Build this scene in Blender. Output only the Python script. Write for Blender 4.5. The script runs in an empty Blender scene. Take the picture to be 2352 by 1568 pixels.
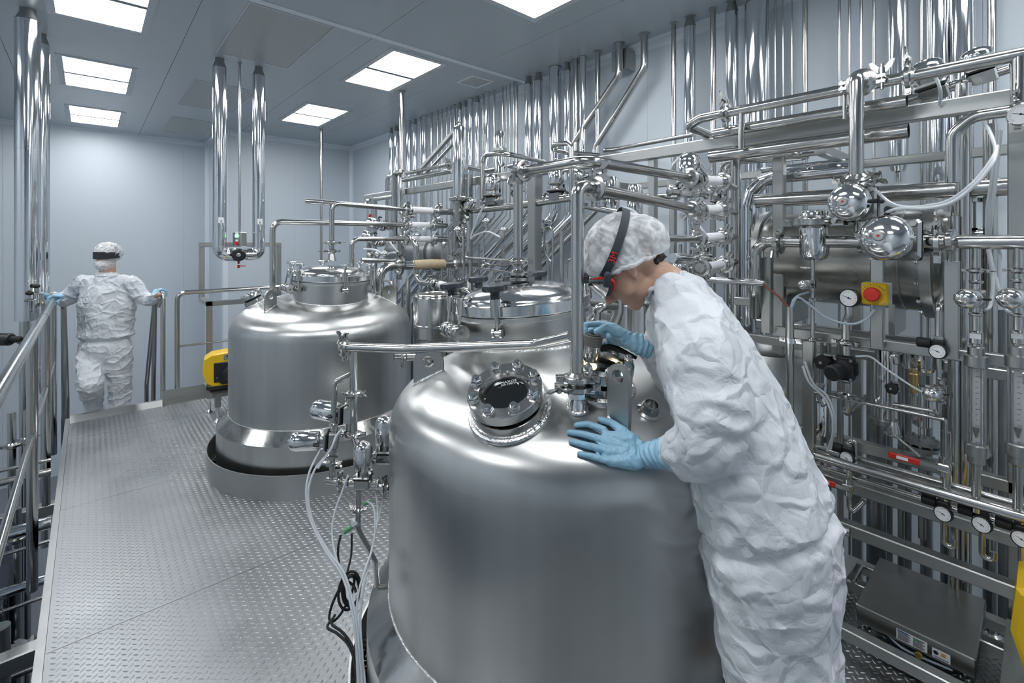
import bpy, math, random
from mathutils import Vector as V, Matrix as Mx, Quaternion, noise
random.seed(7)
S = bpy.context.scene
PI = math.pi
# ---------------------------------------------------------------- camera
FPX = 1091.0; HZ = 552.0; CX = 1176.0; EYE = 1.6; YAW = math.radians(41.7)
cam = bpy.data.cameras.new('camera'); camo = bpy.data.objects.new('camera', cam)
S.collection.objects.link(camo); S.camera = camo
camo.location = (0, 0, EYE); camo.rotation_euler = (PI/2, 0, -YAW)
cam.sensor_width = 36; cam.lens = FPX/2352*36; cam.shift_y = -(784-HZ)/2352
cam.clip_start = 0.05; cam.clip_end = 60
# ---------------------------------------------------------------- world, exposure
w = bpy.data.worlds.new('world'); S.world = w; w.use_nodes = True
w.node_tree.nodes['Background'].inputs[0].default_value = (.55, .65, .8, 1)
w.node_tree.nodes['Background'].inputs[1].default_value = .25
vs = S.view_settings
vs.view_transform = 'Standard'; vs.look = 'None'; vs.gamma = 1; vs.use_curve_mapping = False
vs.exposure = 0.0
LAMP = 16.0            # emission of the ceiling panels
# ---------------------------------------------------------------- pixel -> world on real planes
F2 = V((math.sin(YAW), math.cos(YAW), 0)); R2 = V((math.cos(YAW), -math.sin(YAW), 0))
def ray(x, y): return F2 + R2*((x-CX)/FPX) + V((0, 0, (HZ-y)/FPX))
O = V((0, 0, EYE))
def PX(x, y, X): r = ray(x, y); return O + r*(X/r.x)
def PY(x, y, Y): r = ray(x, y); return O + r*(Y/r.y)
def PZ(x, y, z): r = ray(x, y); return O + r*((z-EYE)/r.z)
def PD(x, y, D): return O + ray(x, y)*D
def dep(p): return p.dot(F2)
def run(p, *mv):
    """path from p: ('Y'|'X',px) go along that axis to pixel column, ('Z',py) to pixel row, ('x'|'y'|'z',v) absolute, Vector = point"""
    P = [V(p)]
    for m in mv:
        p = P[-1].copy()
        if isinstance(m, V): P.append(m); continue
        k, v = m
        if k in 'XY':
            n = R2-F2*((v-CX)/FPX); a = V((1, 0, 0)) if k == 'X' else V((0, 1, 0))
            P.append(p - a*(p.dot(n)/a.dot(n)))
        elif k == 'Z': p.z = EYE-(v-HZ)*dep(p)/FPX; P.append(p)
        else: p['xyz'.index(k)] = v; P.append(p)
    return P
# ---------------------------------------------------------------- materials
MATS = {}
def mat(name, col, rough=.5, metal=0, bump=0, bscale=20, bstretch=(1, 1, 1), rvar=0, trans=0, emit=0, cvar=0, alpha=1, ior=1.45, coat=0, detail=3, coord='Object', spec=None):
    m = bpy.data.materials.new(name); m.use_nodes = True; n = m.node_tree; b = n.nodes['Principled BSDF']
    I = b.inputs
    I['Base Color'].default_value = (*col, 1); I['Roughness'].default_value = rough; I['Metallic'].default_value = metal
    I['IOR'].default_value = ior
    if spec is not None: I['Specular IOR Level'].default_value = spec
    if coat: I['Coat Weight'].default_value = coat
    if trans: I['Transmission Weight'].default_value = trans
    if alpha < 1: I['Alpha'].default_value = alpha
    if emit: I['Emission Color'].default_value = (*col, 1); I['Emission Strength'].default_value = emit
    if bump or rvar or cvar:
        tc = n.nodes.new('ShaderNodeTexCoord'); mp = n.nodes.new('ShaderNodeMapping'); nz = n.nodes.new('ShaderNodeTexNoise')
        mp.inputs['Scale'].default_value = bstretch
        nz.inputs['Scale'].default_value = bscale; nz.inputs['Detail'].default_value = detail
        n.links.new(tc.outputs[coord], mp.inputs[0]); n.links.new(mp.outputs[0], nz.inputs['Vector'])
        if bump:
            bp = n.nodes.new('ShaderNodeBump'); bp.inputs['Strength'].default_value = bump; bp.inputs['Distance'].default_value = .01
            n.links.new(nz.outputs['Fac'], bp.inputs['Height']); n.links.new(bp.outputs[0], I['Normal'])
        if rvar:
            mr = n.nodes.new('ShaderNodeMapRange'); mr.inputs[1].default_value = .3; mr.inputs[2].default_value = .7
            mr.inputs[3].default_value = max(.02, rough-rvar); mr.inputs[4].default_value = rough+rvar
            n.links.new(nz.outputs['Fac'], mr.inputs[0]); n.links.new(mr.outputs[0], I['Roughness'])
        if cvar:
            mr = n.nodes.new('ShaderNodeMapRange'); mr.inputs[1].default_value = .3; mr.inputs[2].default_value = .7
            mr.inputs[3].default_value = 1-cvar; mr.inputs[4].default_value = 1+cvar
            mx = n.nodes.new('ShaderNodeVectorMath'); mx.operation = 'SCALE'; mx.inputs[0].default_value = col
            n.links.new(nz.outputs['Fac'], mr.inputs[0]); n.links.new(mr.outputs[0], mx.inputs['Scale']); n.links.new(mx.outputs[0], I['Base Color'])
    MATS[name] = m; return m
tube_m = mat('brushed_tube', (.53, .53, .515), .18, 1, bump=.02, bscale=60, bstretch=(1, 1, .15), rvar=.05)
pol_m = mat('polished_steel', (.76, .77, .775), .10, 1)
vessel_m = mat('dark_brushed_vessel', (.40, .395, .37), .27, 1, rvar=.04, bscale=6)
scale_m = mat('scale_steel', (.34, .34, .33), .30, 1, cvar=.1, bscale=5)
lid_m = mat('spun_lid_steel', (.72, .73, .735), .15, 1, bump=.02, bscale=4)
clad_m = mat('polished_cladding', (.74, .76, .79), .085, 1, bump=.10, bscale=5, bstretch=(1, 1, .5), detail=1)
satin_m = mat('satin_steel', (.46, .47, .46), .33, 1, bump=.02, bscale=80, bstretch=(1, 1, 8), rvar=.05, cvar=.06)
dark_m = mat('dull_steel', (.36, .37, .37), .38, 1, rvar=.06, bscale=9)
tank_m = mat('brushed_tank_steel', (.585, .59, .58), .31, 1, bscale=4, bstretch=(2.4, 2.4, .12), cvar=.10, detail=1)  # soft vertical reflection bands are varied into the base colour
for m_ in (tank_m,):     # circumferential brushing: anisotropic along the turning direction
    nt = m_.node_tree; tg_ = nt.nodes.new('ShaderNodeTangent'); tg_.direction_type = 'RADIAL'; tg_.axis = 'Z'
    b_ = nt.nodes['Principled BSDF']; b_.inputs['Anisotropic'].default_value = .7; nt.links.new(tg_.outputs[0], b_.inputs['Tangent'])
floor_m = mat('tread_steel', (.335, .35, .36), .44, 1, rvar=.06, bscale=3, cvar=.08)
weld_m = mat('weld_bead', (.72, .72, .72), .22, 1, bump=.5, bscale=90)
wall_m = mat('wall_panel_paint', (.60, .665, .72), .42, bump=.01, bscale=2)
trim_m = mat('cove_trim_paint', (.74, .80, .86), .4)
ceil_m = mat('ceiling_panel_paint', (.46, .51, .55), .26, coat=.1)
hatch_m = mat('hatch_paint', (.43, .455, .45), .35)
lowfl_m = mat('lower_floor_paint', (.18, .20, .23), .35)
lamp_m = mat('lamp_diffuser', (.97, .985, 1.0), .5, emit=LAMP)
frame_m = mat('lamp_frame_paint', (.56, .60, .64), .4)
black_m = mat('black_plastic', (.018, .02, .023), .38)
gasket_m = mat('black_rubber', (.012, .012, .013), .6)
knob_m = mat('charcoal_knob', (.035, .045, .055), .42)
red_m = mat('red_plastic', (.62, .03, .02), .35)
yel_m = mat('yellow_paint', (.80, .52, .01), .32)
green_m = mat('green_sleeve', (.10, .33, .16), .45)
blue_m = mat('blue_fitting', (.03, .12, .4), .4)
teflon_m = mat('white_hose_wall', (.82, .84, .86), .35)
hose_m = mat('translucent_hose', (.78, .83, .87), .25, trans=.35, alpha=1)
cable_m = mat('grey_cable', (.42, .50, .58), .45)
tan_m = mat('tan_hose', (.50, .40, .26), .55, cvar=.1, bscale=30)
brass_m = mat('brass', (.55, .40, .16), .3, 1)
white_m = mat('white_label', (.82, .84, .85), .5)
ink_m = mat('ink', (.03, .03, .04), .5)
glass_m = mat('clear_glass', (1, 1, 1), .02, trans=1, ior=1.45)
sight_m = mat('dark_sight_glass', (.006, .007, .008), .03, coat=1)
brown_m = mat('brown_tube', (.22, .07, .04), .4)
# ---------------------------------------------------------------- mesh builder
COL = S.collection
class G:
    def __init__(s): s.v = []; s.f = []
    def add(s, vs_, fs):
        o = len(s.v); s.v += [tuple(v) for v in vs_]; s.f += [tuple(i+o for i in f) for f in fs]; return s
    def hexa(s, p):   # 8 corners: bottom 4 ccw, top 4
        return s.add(p, [(0, 3, 2, 1), (4, 5, 6, 7), (0, 1, 5, 4), (1, 2, 6, 5), (2, 3, 7, 6), (3, 0, 4, 7)])
    def box(s, a, b, M=None, bev=0):
        x0, y0, z0 = [min(a[i], b[i]) for i in range(3)]; x1, y1, z1 = [max(a[i], b[i]) for i in range(3)]
        if not bev:
            p = [(x0, y0, z0), (x1, y0, z0), (x1, y1, z0), (x0, y1, z0), (x0, y0, z1), (x1, y0, z1), (x1, y1, z1), (x0, y1, z1)]
            if M: p = [M@V(q) for q in p]
            return s.hexa(p)
        e = min(bev, (x1-x0)/2.01, (y1-y0)/2.01, (z1-z0)/2.01)   # chamfered box: rounded in two rings
        def ring(z, i):
            X0, X1, Y0, Y1 = x0+i, x1-i, y0+i, y1-i
            return [(X0+e, Y0, z), (X1-e, Y0, z), (X1, Y0+e, z), (X1, Y1-e, z), (X1-e, Y1, z), (X0+e, Y1, z), (X0, Y1-e, z), (X0, Y0+e, z)]
        P = ring(z0, e*.7)+ring(z0+e, 0)+ring(z1-e, 0)+ring(z1, e*.7)
        if M: P = [M@V(q) for q in P]
        fs = [tuple(range(7, -1, -1)), tuple(range(24, 32))]
        for k in range(3):
            for i in range(8): j = (i+1) % 8; fs.append((k*8+i, k*8+j, k*8+8+j, k*8+8+i))
        return s.add(P, fs)
    def lathe(s, prof, org=(0, 0, 0), ax=(0, 0, 1), seg=24, M=None):
        """profile of (r, h) along axis; endpoints get capped when r>0"""
        ax = V(ax).normalized(); q = ax.to_track_quat('Z', 'Y').to_matrix(); org = V(org)
        P = []; fs = []; n = len(prof)
        for r, h in prof:
            for i in range(seg):
                t = 2*PI*i/seg; P.append(org + q@V((max(r, 1e-5)*math.cos(t), max(r, 1e-5)*math.sin(t), h)))
        for k in range(n-1):
            for i in range(seg): j = (i+1) % seg; fs.append((k*seg+i, k*seg+j, (k+1)*seg+j, (k+1)*seg+i))
        if prof[0][0] > 1e-4: fs.append(tuple(range(seg-1, -1, -1)))
        if prof[-1][0] > 1e-4: fs.append(tuple((n-1)*seg+i for i in range(seg)))
        if M: P = [M@p for p in P]
        return s.add(P, fs)
    def cyl(s, a, b, r, seg=16, r1=None):
        a = V(a); b = V(b); d = b-a
        return s.lathe([(r, 0), (r if r1 is None else r1, d.length)], a, d, seg)
    def ring(s, c, ax, r0, r1, h, seg=32):   # annulus with thickness, from c up h
        ax = V(ax)
        return s.lathe([(r0, 0), (r1, 0), (r1, h), (r0, h), (r0, 0)], c, ax, seg) if r0 > 0 else s.lathe([(r1, 0), (r1, h)], c, ax, seg)
    def torus(s, c, ax, R, r, seg=32, k=8):
        prof = [(R+r*math.cos(2*PI*i/k), r*math.sin(2*PI*i/k)) for i in range(k+1)]
        o = len(s.f); s.lathe(prof, c, ax, seg); del s.f[-2:]; return s
    def tube(s, pts, r, bend=None, seg=16, caps=True, rr=None, sub=5):
        pts = [V(p) for p in pts]; path = fillet(pts, r*2.2 if bend is None else bend, sub)
        if len(path) < 2: return s
        T = []
        for i in range(len(path)):
            a = path[max(i-1, 0)]; b = path[min(i+1, len(path)-1)]; T.append((b-a).normalized())
        up = V((0, 0, 1)) if abs(T[0].z) < .9 else V((1, 0, 0))
        n = (up-T[0]*up.dot(T[0])).normalized(); P = []; fs = []
        for i, p in enumerate(path):
            if i: n = (n-T[i]*n.dot(T[i])).normalized()
            b = T[i].cross(n); R_ = r if rr is None else rr(i/(len(path)-1))
            # mitre compensation is negligible with filleted bends
            for k in range(seg): t = 2*PI*k/seg; P.append(p+(n*math.cos(t)+b*math.sin(t))*R_)
        for i in range(len(path)-1):
            for k in range(seg): j = (k+1) % seg; fs.append((i*seg+k, i*seg+j, (i+1)*seg+j, (i+1)*seg+k))
        if caps: fs += [tuple(range(seg-1, -1, -1)), tuple((len(path)-1)*seg+k for k in range(seg))]
        return s.add(P, fs)
    def ell(s, c, r, M=None, seg=20, rings=12):
        if not hasattr(r, '__len__'): r = (r, r, r)
        P = []; fs = []
        for i in range(rings+1):
            a = PI*i/rings
            for k in range(seg):
                t = 2*PI*k/seg; q = V((r[0]*max(math.sin(a), 1e-4)*math.cos(t), r[1]*max(math.sin(a), 1e-4)*math.sin(t), -r[2]*math.cos(a)))
                if M: q = M@q
                P.append(V(c)+q)
        for i in range(rings):
            for k in range(seg): j = (k+1) % seg; fs.append((i*seg+k, i*seg+j, (i+1)*seg+j, (i+1)*seg+k))
        fs += [tuple(range(seg-1, -1, -1)), tuple(rings*seg+k for k in range(seg))]
        return s.add(P, fs)
    def prism(s, poly, org, u, v, t):   # poly in (u,v), extruded along t (vector)
        org = V(org); u = V(u); v = V(v); t = V(t); n = len(poly)
        a = [org+u*p[0]+v*p[1] for p in poly]; P = a+[q+t for q in a]
        fs = [tuple(range(n-1, -1, -1)), tuple(range(n, 2*n))]+[(i, (i+1) % n, n+(i+1) % n, n+i) for i in range(n)]
        return s.add(P, fs)
    def caps(s, a, b, r0, r1, seg=14):   # tapered capsule
        a = V(a); b = V(b); L = (b-a).length
        prof = [(r0*math.sin(PI/2*i/5), -r0*math.cos(PI/2*i/5)) for i in range(6)]+[(r1*math.cos(PI/2*i/5), L+r1*math.sin(PI/2*i/5)) for i in range(6)]
        return s.lathe(prof, a, b-a, seg)
def fillet(pts, R, sub=5):
    if len(pts) < 3: return pts
    out = [pts[0]]
    for i in range(1, len(pts)-1):
        a, p, b = pts[i-1], pts[i], pts[i+1]; u = (a-p); v = (b-p); lu, lv = u.length, v.length
        if lu < 1e-6 or lv < 1e-6: continue
        u /= lu; v /= lv; c = max(-1, min(1, u.dot(v))); ang = math.acos(c)
        if ang > PI-.02: out.append(p); continue
        d = min(R/math.tan(ang/2) if ang > .02 else R, lu*.49, lv*.49); rr = d*math.tan(ang/2)
        bis = (u+v).normalized(); ctr = p+bis*(rr/math.sin(ang/2)) if rr > 1e-6 else p
        s0 = p+u*d-ctr; s1 = p+v*d-ctr; k = max(2, int(sub*(PI-ang)/(PI/2)+.99)); w_ = s0.angle(s1) if s0.length > 1e-9 else 0
        for j in range(k+1):
            t = j/k
            out.append(ctr + ((s0*math.sin((1-t)*w_)+s1*math.sin(t*w_))/math.sin(w_) if w_ > 1e-3 else s0.lerp(s1, t)))
    out.append(pts[-1]); return out
def mesh(name, g, m, smooth=True, off=None, ang=32):
    me = bpy.data.meshes.new(name)
    if off is not None: me.from_pydata([(a-off[0], b-off[1], c-off[2]) for a, b, c in g.v], [], g.f)
    else: me.from_pydata(g.v, [], g.f)
    me.validate(clean_customdata=False)
    me.materials.append(m)
    if smooth:
        me.polygons.foreach_set('use_smooth', [True]*len(me.polygons)); me.set_sharp_from_angle(angle=math.radians(ang))
    me.update(); return me
W = {}
def link(o, parent=None, loc=(0, 0, 0)):
    COL.objects.link(o); W[o.name] = V(loc)
    if parent is not None: o.parent = parent; o.location = V(loc)-W[parent.name]
    else: o.location = loc
    return o
def tag(o, label, cat, group=None):
    o['label'] = label; o['category'] = cat
    if group: o['group'] = group
    return o
def thing(name, label, cat, loc=(0, 0, 0), group=None):
    return tag(link(bpy.data.objects.new(name, None), None, loc), label, cat, group)
def part(name, g, m, parent, label=None, stuff=False, smooth=True, ang=32):
    off = W[parent.name]; o = link(bpy.data.objects.new(name, mesh(name, g, m, smooth, off, ang)), parent, off)
    if label: o['label'] = label
    if stuff: o['kind'] = 'stuff'
    return o
def solo(name, g, m, label, cat, group=None, smooth=True, ang=32):
    c = V(g.v[0]); zs = min(v[2] for v in g.v); off = V((sum(v[0] for v in g.v)/len(g.v), sum(v[1] for v in g.v)/len(g.v), zs))
    return tag(link(bpy.data.objects.new(name, mesh(name, g, m, smooth, off, ang)), None, off), label, cat, group)
def struct(name, g, m, smooth=False):
    o = link(bpy.data.objects.new(name, mesh(name, g, m, smooth)), None, (0, 0, 0)); o['kind'] = 'structure'; return o
# prototypes: trees (name, mesh, children) placed by matrix, meshes shared
PROTO = {}
def place(key, M, parent=None, label=None, cat=None, group=None, name=None):
    nm, me, kids = PROTO[key]
    def rec(t, par, loc):
        o = bpy.data.objects.new(name if (name and par is parent) else t[0], t[1]); COL.objects.link(o); W[o.name] = V(loc)
        if par is not None: o.parent = par
        for k in t[2]: rec(k, o, loc)
        return o
    loc = M.translation.copy(); o = rec((nm, me, kids), parent, loc)
    if parent is not None: M = Mx.Translation(-W[parent.name])@M
    o.matrix_basis = M
    if label: tag(o, label, cat, group)
    return o
def frame(loc, z, x=None, s=1.0):
    """matrix with local Z along z and local X close to x"""
    z = V(z).normalized()
    if x is None: x = V((0, 0, 1)) if abs(z.z) < .9 else V((1, 0, 0))
    x = V(x); x = (x-z*x.dot(z)).normalized(); y = z.cross(x)
    m = Mx((x, y, z)).transposed().to_4x4()*1.0
    m = m@Mx.Diagonal((s, s, s, 1)); m.translation = V(loc); return m
# ================================================================ room
ZC = 3.5; ZF = -2.3; XL = -3.4; XR = 4.02; YB = 9.42; YB2 = 10.9; YN = -3.2
def panels(nm, backing, axis, a0, a1, step, c, th, z0, z1, m, gap=.002, start=None):
    """backing slab (structure) with proud panels as parts"""
    o = backing; t = a0 if start is None else start; first = True
    while t < a1-1e-6:
        e = min(t+step, a1); g = G()
        if axis == 'x': g.box((t+gap/2, c, z0), (e-gap/2, c+th, z1))
        elif axis == 'y': g.box((c, t+gap/2, z0), (c+th, e-gap/2, z1))
        part('panel', g, m, o, smooth=False); t = e
    return o
seam_m = mat('panel_joint', (.70, .76, .82), .5)
wr = struct('wall_right', G().box((XR+.01, YN, ZF), (XR+.15, YB, ZC)), seam_m)
panels('p', wr, 'y', YN, YB, 1.15, XR+.01, -.01, ZF, ZC, wall_m, start=YN)
wb = struct('wall_back', G().box((1.75, YB+.01, ZF), (XR+.15, YB+.15, ZC)), seam_m)
panels('p', wb, 'x', 1.75, XR, 1.15, YB+.01, -.01, ZF, ZC, wall_m)
struct('wall_return', G().box((1.75, YB+.012, ZF), (1.86, YB2+.15, ZC)), wall_m)
wb2 = struct('wall_back_left', G().box((XL, YB2+.01, ZF), (1.75, YB2+.15, ZC)), seam_m)
panels('p', wb2, 'x', XL, 1.75, 1.18, YB2+.01, -.01, ZF, ZC, wall_m, start=-3.37)
wl = struct('wall_left', G().box((XL-.15, YN, ZF), (XL-.01, YB2+.15, ZC)), seam_m)
panels('p', wl, 'y', YN, YB2, 1.2, XL-.01, .01, ZF, ZC, wall_m)
wn = struct('wall_front', G().box((XL-.15, YN-.15, ZF), (XR+.15, YN-.01, ZC)), seam_m)
panels('p', wn, 'x', XL, XR, 1.2, YN-.01, .01, ZF, ZC, wall_m)
struct('floor', G().box((XL-.15, YN-.15, ZF-.1), (XR+.15, YB2+.15, ZF)), lowfl_m)
cl = struct('ceiling', G().box((XL-.15, YN-.15, ZC+.012), (XR+.15, YB2+.15, ZC+.2)), seam_m)
xs = [XL, -2.0, -.62, .67, 1.99, 3.16, XR]; ys = [YN, -1.6, 1.1, 4.145, 7.0, YB2]
for i in range(len(xs)-1):
    for j in range(len(ys)-1):
        part('panel', G().box((xs[i]+.002, ys[j]+.002, ZC), (xs[i+1]-.002, ys[j+1]-.002, ZC+.012)), ceil_m, cl, smooth=False)
# white strip across the ceiling, coves along the tops of the walls
struct('trim_1', G().box((.95, 4.12, ZC-.006), (XR, 4.19, ZC)), trim_m)
def cove(name, a, b, nrm):
    a = V(a); b = V(b); n = V(nrm); k = .075; g = G()
    poly = [(0, 0), (k, 0), (k*.62, -k*.12), (k*.3, -k*.3), (k*.12, -k*.62), (0, -k)]
    g.prism(poly, a, n, (0, 0, 1), b-a); struct(name, g, trim_m)
cove('trim_2', (XR, YN, ZC), (XR, YB, ZC), (-1, 0, 0)); cove('trim_3', (1.75, YB, ZC), (XR, YB, ZC), (0, -1, 0))
cove('trim_4', (XL, YB2, ZC), (1.75, YB2, ZC), (0, -1, 0)); cove('trim_5', (1.75, YB, ZC), (1.75, YB2, ZC), (-1, 0, 0))
# vertical corner coves
def vc(name, x, y, sx, sy):
    k = .06; g = G(); g.prism([(0, 0), (k, 0), (k*.35, k*.35), (0, k)], (x, y, ZF), (sx, 0, 0), (0, sy, 0), (0, 0, ZC-ZF)); struct(name, g, trim_m)
vc('trim_6', XR, YB, -1, -1); vc('trim_7', 1.75, YB2, -1, -1)
struct('trim_8', G().box((1.728, YB-.012, ZF), (1.80, YB+.12, ZC-.01)), trim_m)
# ceiling lamps: recessed frame, two lit diffusers, dark web between
dark_paint = mat('bar_paint', (.22, .25, .28), .5)
def lamp(x, y, label, L=1.2, Wd=.56):
    t = thing('ceiling_lamp', label, 'light', (x, y, ZC), 'ceiling light panels')
    z = ZC-.005; a = Wd/2; b = L/2; e = .055; g = G()
    g.box((x-a-e, y-b-e, z), (x-a, y+b+e, ZC)); g.box((x+a, y-b-e, z), (x+a+e, y+b+e, ZC))
    g.box((x-a, y-b-e, z), (x+a, y-b, ZC)); g.box((x-a, y+b, z), (x+a, y+b+e, ZC))
    part('frame', g, frame_m, t, smooth=False)
    part('bar', G().box((x-a, y-.028, z-.004), (x+a, y+.028, ZC)), dark_paint, t, smooth=False)
    for s in (-1, 1):
        part('diffuser', G().box((x-a, y+s*.028, z+.002), (x+a, y+s*b, ZC)), lamp_m, t, smooth=False)
c1 = 'over the aisle behind the walking person'
for x, y, l in [(.075, 4.88, 'ceiling light panel cut by the top edge, nearest of the left row'), (.075, 7.33, 'twin ceiling light panel in the middle of the left row'),
                (.075, 9.73, 'twin ceiling light panel farthest in the left row, by the back wall'), (2.56, 4.94, 'large twin ceiling light panel left of the small square hatch'),
                (2.56, 7.42, 'small twin ceiling light panel farthest in the right row'), (2.56, 2.30, 'bright ceiling light panel cut by the top edge above the near vessel'),
                (.075, 2.4, 'ceiling light panel above the camera outside the frame'), (2.56, -.2, 'ceiling light panel over the right hand side outside the frame'),
                (.075, -.1, 'ceiling light panel behind the camera outside the frame'), (-2.3, 4.9, 'ceiling light panel over the lower level left of the frame'),
                (-2.3, 1.2, 'ceiling light panel over the lower level beside the camera'), (2.56, -2.2, 'ceiling light panel at the end wall behind the camera')]:
    lamp(x, y, l)
# hatches in the ceiling
def hatch(x0, x1, y0, y1, label, fr=.035):
    t = thing('ceiling_hatch', label, 'hatch', ((x0+x1)/2, (y0+y1)/2, ZC), 'ceiling hatches'); g = G(); z = ZC-.005
    g.box((x0, y0, z), (x0+fr, y1, ZC)); g.box((x1-fr, y0, z), (x1, y1, ZC)); g.box((x0+fr, y0, z), (x1-fr, y0+fr, ZC)); g.box((x0+fr, y1-fr, z), (x1-fr, y1, ZC))
    part('frame', g, trim_m if fr > .02 else frame_m, t, smooth=False)
    part('cover', G().box((x0+fr+.003, y0+fr+.003, z+.002), (x1-fr-.003, y1-fr-.003, ZC)), hatch_m, t, smooth=False)
hatch(.95, 1.65, 4.21, 5.57, 'large rectangular ceiling hatch beside the white ceiling strip', .018)
hatch(.93, 1.6, 6.68, 8.02, 'faint rectangular ceiling hatch behind the looped cladded pipes', .012)
hatch(.95, 1.6, 8.9, 10.2, 'faint rectangular ceiling hatch farthest back near the wall corner', .012)
hatch(3.29, 3.62, 4.37, 4.72, 'small square white-edged ceiling hatch above the wall pipes', .035)
# ================================================================ platform
XE = -.155; YE = 5.80; TH = .006
pl = link(bpy.data.objects.new('platform', mesh('platform', G().box((XE, YN+.05, -.16), (2.62, YE, -.010)), dark_m, False)), None, (0, 0, 0)); pl['kind'] = 'structure'; pl.name = 'floor_platform'
W['floor_platform'] = V((0, 0, 0))
def treads(x0, x1, y0, y1):
    g = G(); vsq = []; fs = []; px, py = .034, .032
    L = .0125; wd = .0036; h = .0019
    i0 = int(x0/px)-1
    for i in range(i0, int(x1/px)+2):
        for b in (0, 1):
            X = i*px+b*px/2
            if X < x0+.012 or X > x1-.012: continue
            c = .7071; d = (c, -c) if b == 0 else (c, c); n = (-d[1], d[0])
            for j in range(int(y0/py), int(y1/py)+2):
                Y = j*py+b*py/2
                if Y < y0+.010 or Y > y1-.010: continue
                if (X-1.355)**2+(Y-1.226)**2 < .5 or (X-1.37)**2+(Y-3.74)**2 < .55: continue
                o = len(vsq)
                vsq += [(X-d[0]*L, Y-d[1]*L, 0), (X-n[0]*wd-d[0]*L*.35, Y-n[1]*wd-d[1]*L*.35, 0), (X-n[0]*wd+d[0]*L*.35, Y-n[1]*wd+d[1]*L*.35, 0), (X+d[0]*L, Y+d[1]*L, 0),
                        (X+n[0]*wd+d[0]*L*.35, Y+n[1]*wd+d[1]*L*.35, 0), (X+n[0]*wd-d[0]*L*.35, Y+n[1]*wd-d[1]*L*.35, 0), (X-d[0]*L*.45, Y-d[1]*L*.45, h), (X+d[0]*L*.45, Y+d[1]*L*.45, h)]
                fs += [(o, o+1, o+6), (o+1, o+2, o+7, o+6), (o+2, o+3, o+7), (o+3, o+4, o+7), (o+4, o+5, o+6, o+7), (o+5, o, o+6)]
    g.v = vsq; g.f = fs; return g
yy = [YN+.06, -.05, 1.24, 2.572, 3.885, 5.2, YE-.13]
for k in range(len(yy)-1):
    y0, y1 = yy[k], yy[k+1]
    sh = part('plate', G().box((XE+.03, y0+.0015, -.010), (2.6, y1-.0015, 0)), floor_m, pl, smooth=False)
    x1 = 1.9 if y0 > 2 else 2.6
    if y0 > -.2: part('tread', treads(XE+.035, x1, y0, y1), floor_m, sh, stuff=True, ang=15)
part('edge_strip', G().box((XE, YN+.06, -.14), (XE+.028, YE, .012)), dark_m, pl, smooth=False)
# kick plates at the far end; the stair opening has only a sloped nosing
part('nosing', G().prism([(0, -.02), (.13, -.02), (.13, .0), (.03, .035), (0, .035)], (XE+.03, YE, 0), (0, -1, 0), (0, 0, 1), (.66, 0, 0)), satin_m, pl, smooth=False)
part('kick_plate', G().box((.53, YE-.012, -.15), (2.6, YE, .115)), satin_m, pl, smooth=False)
part('kick_plate', G().box((.53, YE-.13, 0), (.535, YE-.012, .115)), satin_m, pl, smooth=False)
# ================================================================ vessels
TR = .647
def cf(L, D, z=0): return R2*L+F2*D+V((0, 0, z))
def zdome(r):
    u = min(1, (r/TR))**2.6; return .93+.27*math.sqrt(max(0, 1-u))
def dnormal(dx, dy):
    r = math.hypot(dx, dy); u = (r/TR)**2.6; s = .135/math.sqrt(max(.02, 1-u))*2.6*u/max(r, 1e-3)
    return V((dx/r*s, dy/r*s, 1)).normalized() if r > 1e-3 else V((0, 0, 1))
T1 = cf(.197, 1.817); T2 = cf(-1.459, 3.70)
def hit(px, py, T):
    for k in range(12):
        try: return hit_(px, py+3*k, T)
        except ValueError: pass
def hit_(px, py, T):
    r = ray(px, py); t = .4
    while t < 6:
        p = O+r*t; d = math.hypot(p.x-T.x, p.y-T.y)
        if d < TR and p.z < zdome(d): return p, dnormal(p.x-T.x, p.y-T.y)
        t += .002
    raise ValueError('no hit %s %s' % (px, py))
def star_tree(key, mt, lobes, r, h):
    g = G(); n = lobes*8; P = []; lay = [(.78, 0), (.97, .18), (1, .5), (.95, .85), (.7, 1.0)]
    for sc, hh in lay:
        for i in range(n):
            t = 2*PI*i/n; q = r*sc*(1-.17*(.5-.5*math.cos(lobes*t))**1.3*(1.6 if lobes < 6 else 1)); P.append((q*math.cos(t), q*math.sin(t), hh*h))
    fs = [(k*n+i, k*n+(i+1) % n, (k+1)*n+(i+1) % n, (k+1)*n+i) for k in range(4) for i in range(n)]+[tuple(range(n-1, -1, -1)), tuple(4*n+i for i in range(n))]
    g.add(P, fs); g.cyl((0, 0, -h*1.1), (0, 0, .001), r*.38, 14)
    PROTO[key] = ('star_knob', mesh('star_knob', g, mt), [])
star_tree('knob_black', knob_m, 6, .048, .028); star_tree('knob_steel', pol_m, 4, .038, .018)
# swing bolt seen from outside: local Z up, local X outward
g = G().cyl((.012, 0, -.012), (.012, 0, .048), .0175, 20).cyl((.012, 0, -.06), (.012, 0, -.01), .0065, 12)
g.cyl((.012, -.009, -.066), (.012, .009, -.066), .010, 16)
for s in (-1, 1): g.cyl((.010, s*.009, -.066), (.010, s*.016, -.066), .017, 20); g.box((-.02, s*.009, -.078), (.006, s*.016, -.054))
PROTO['swing_bolt'] = ('swing_bolt', mesh('swing_bolt', g, tube_m), [])
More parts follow.
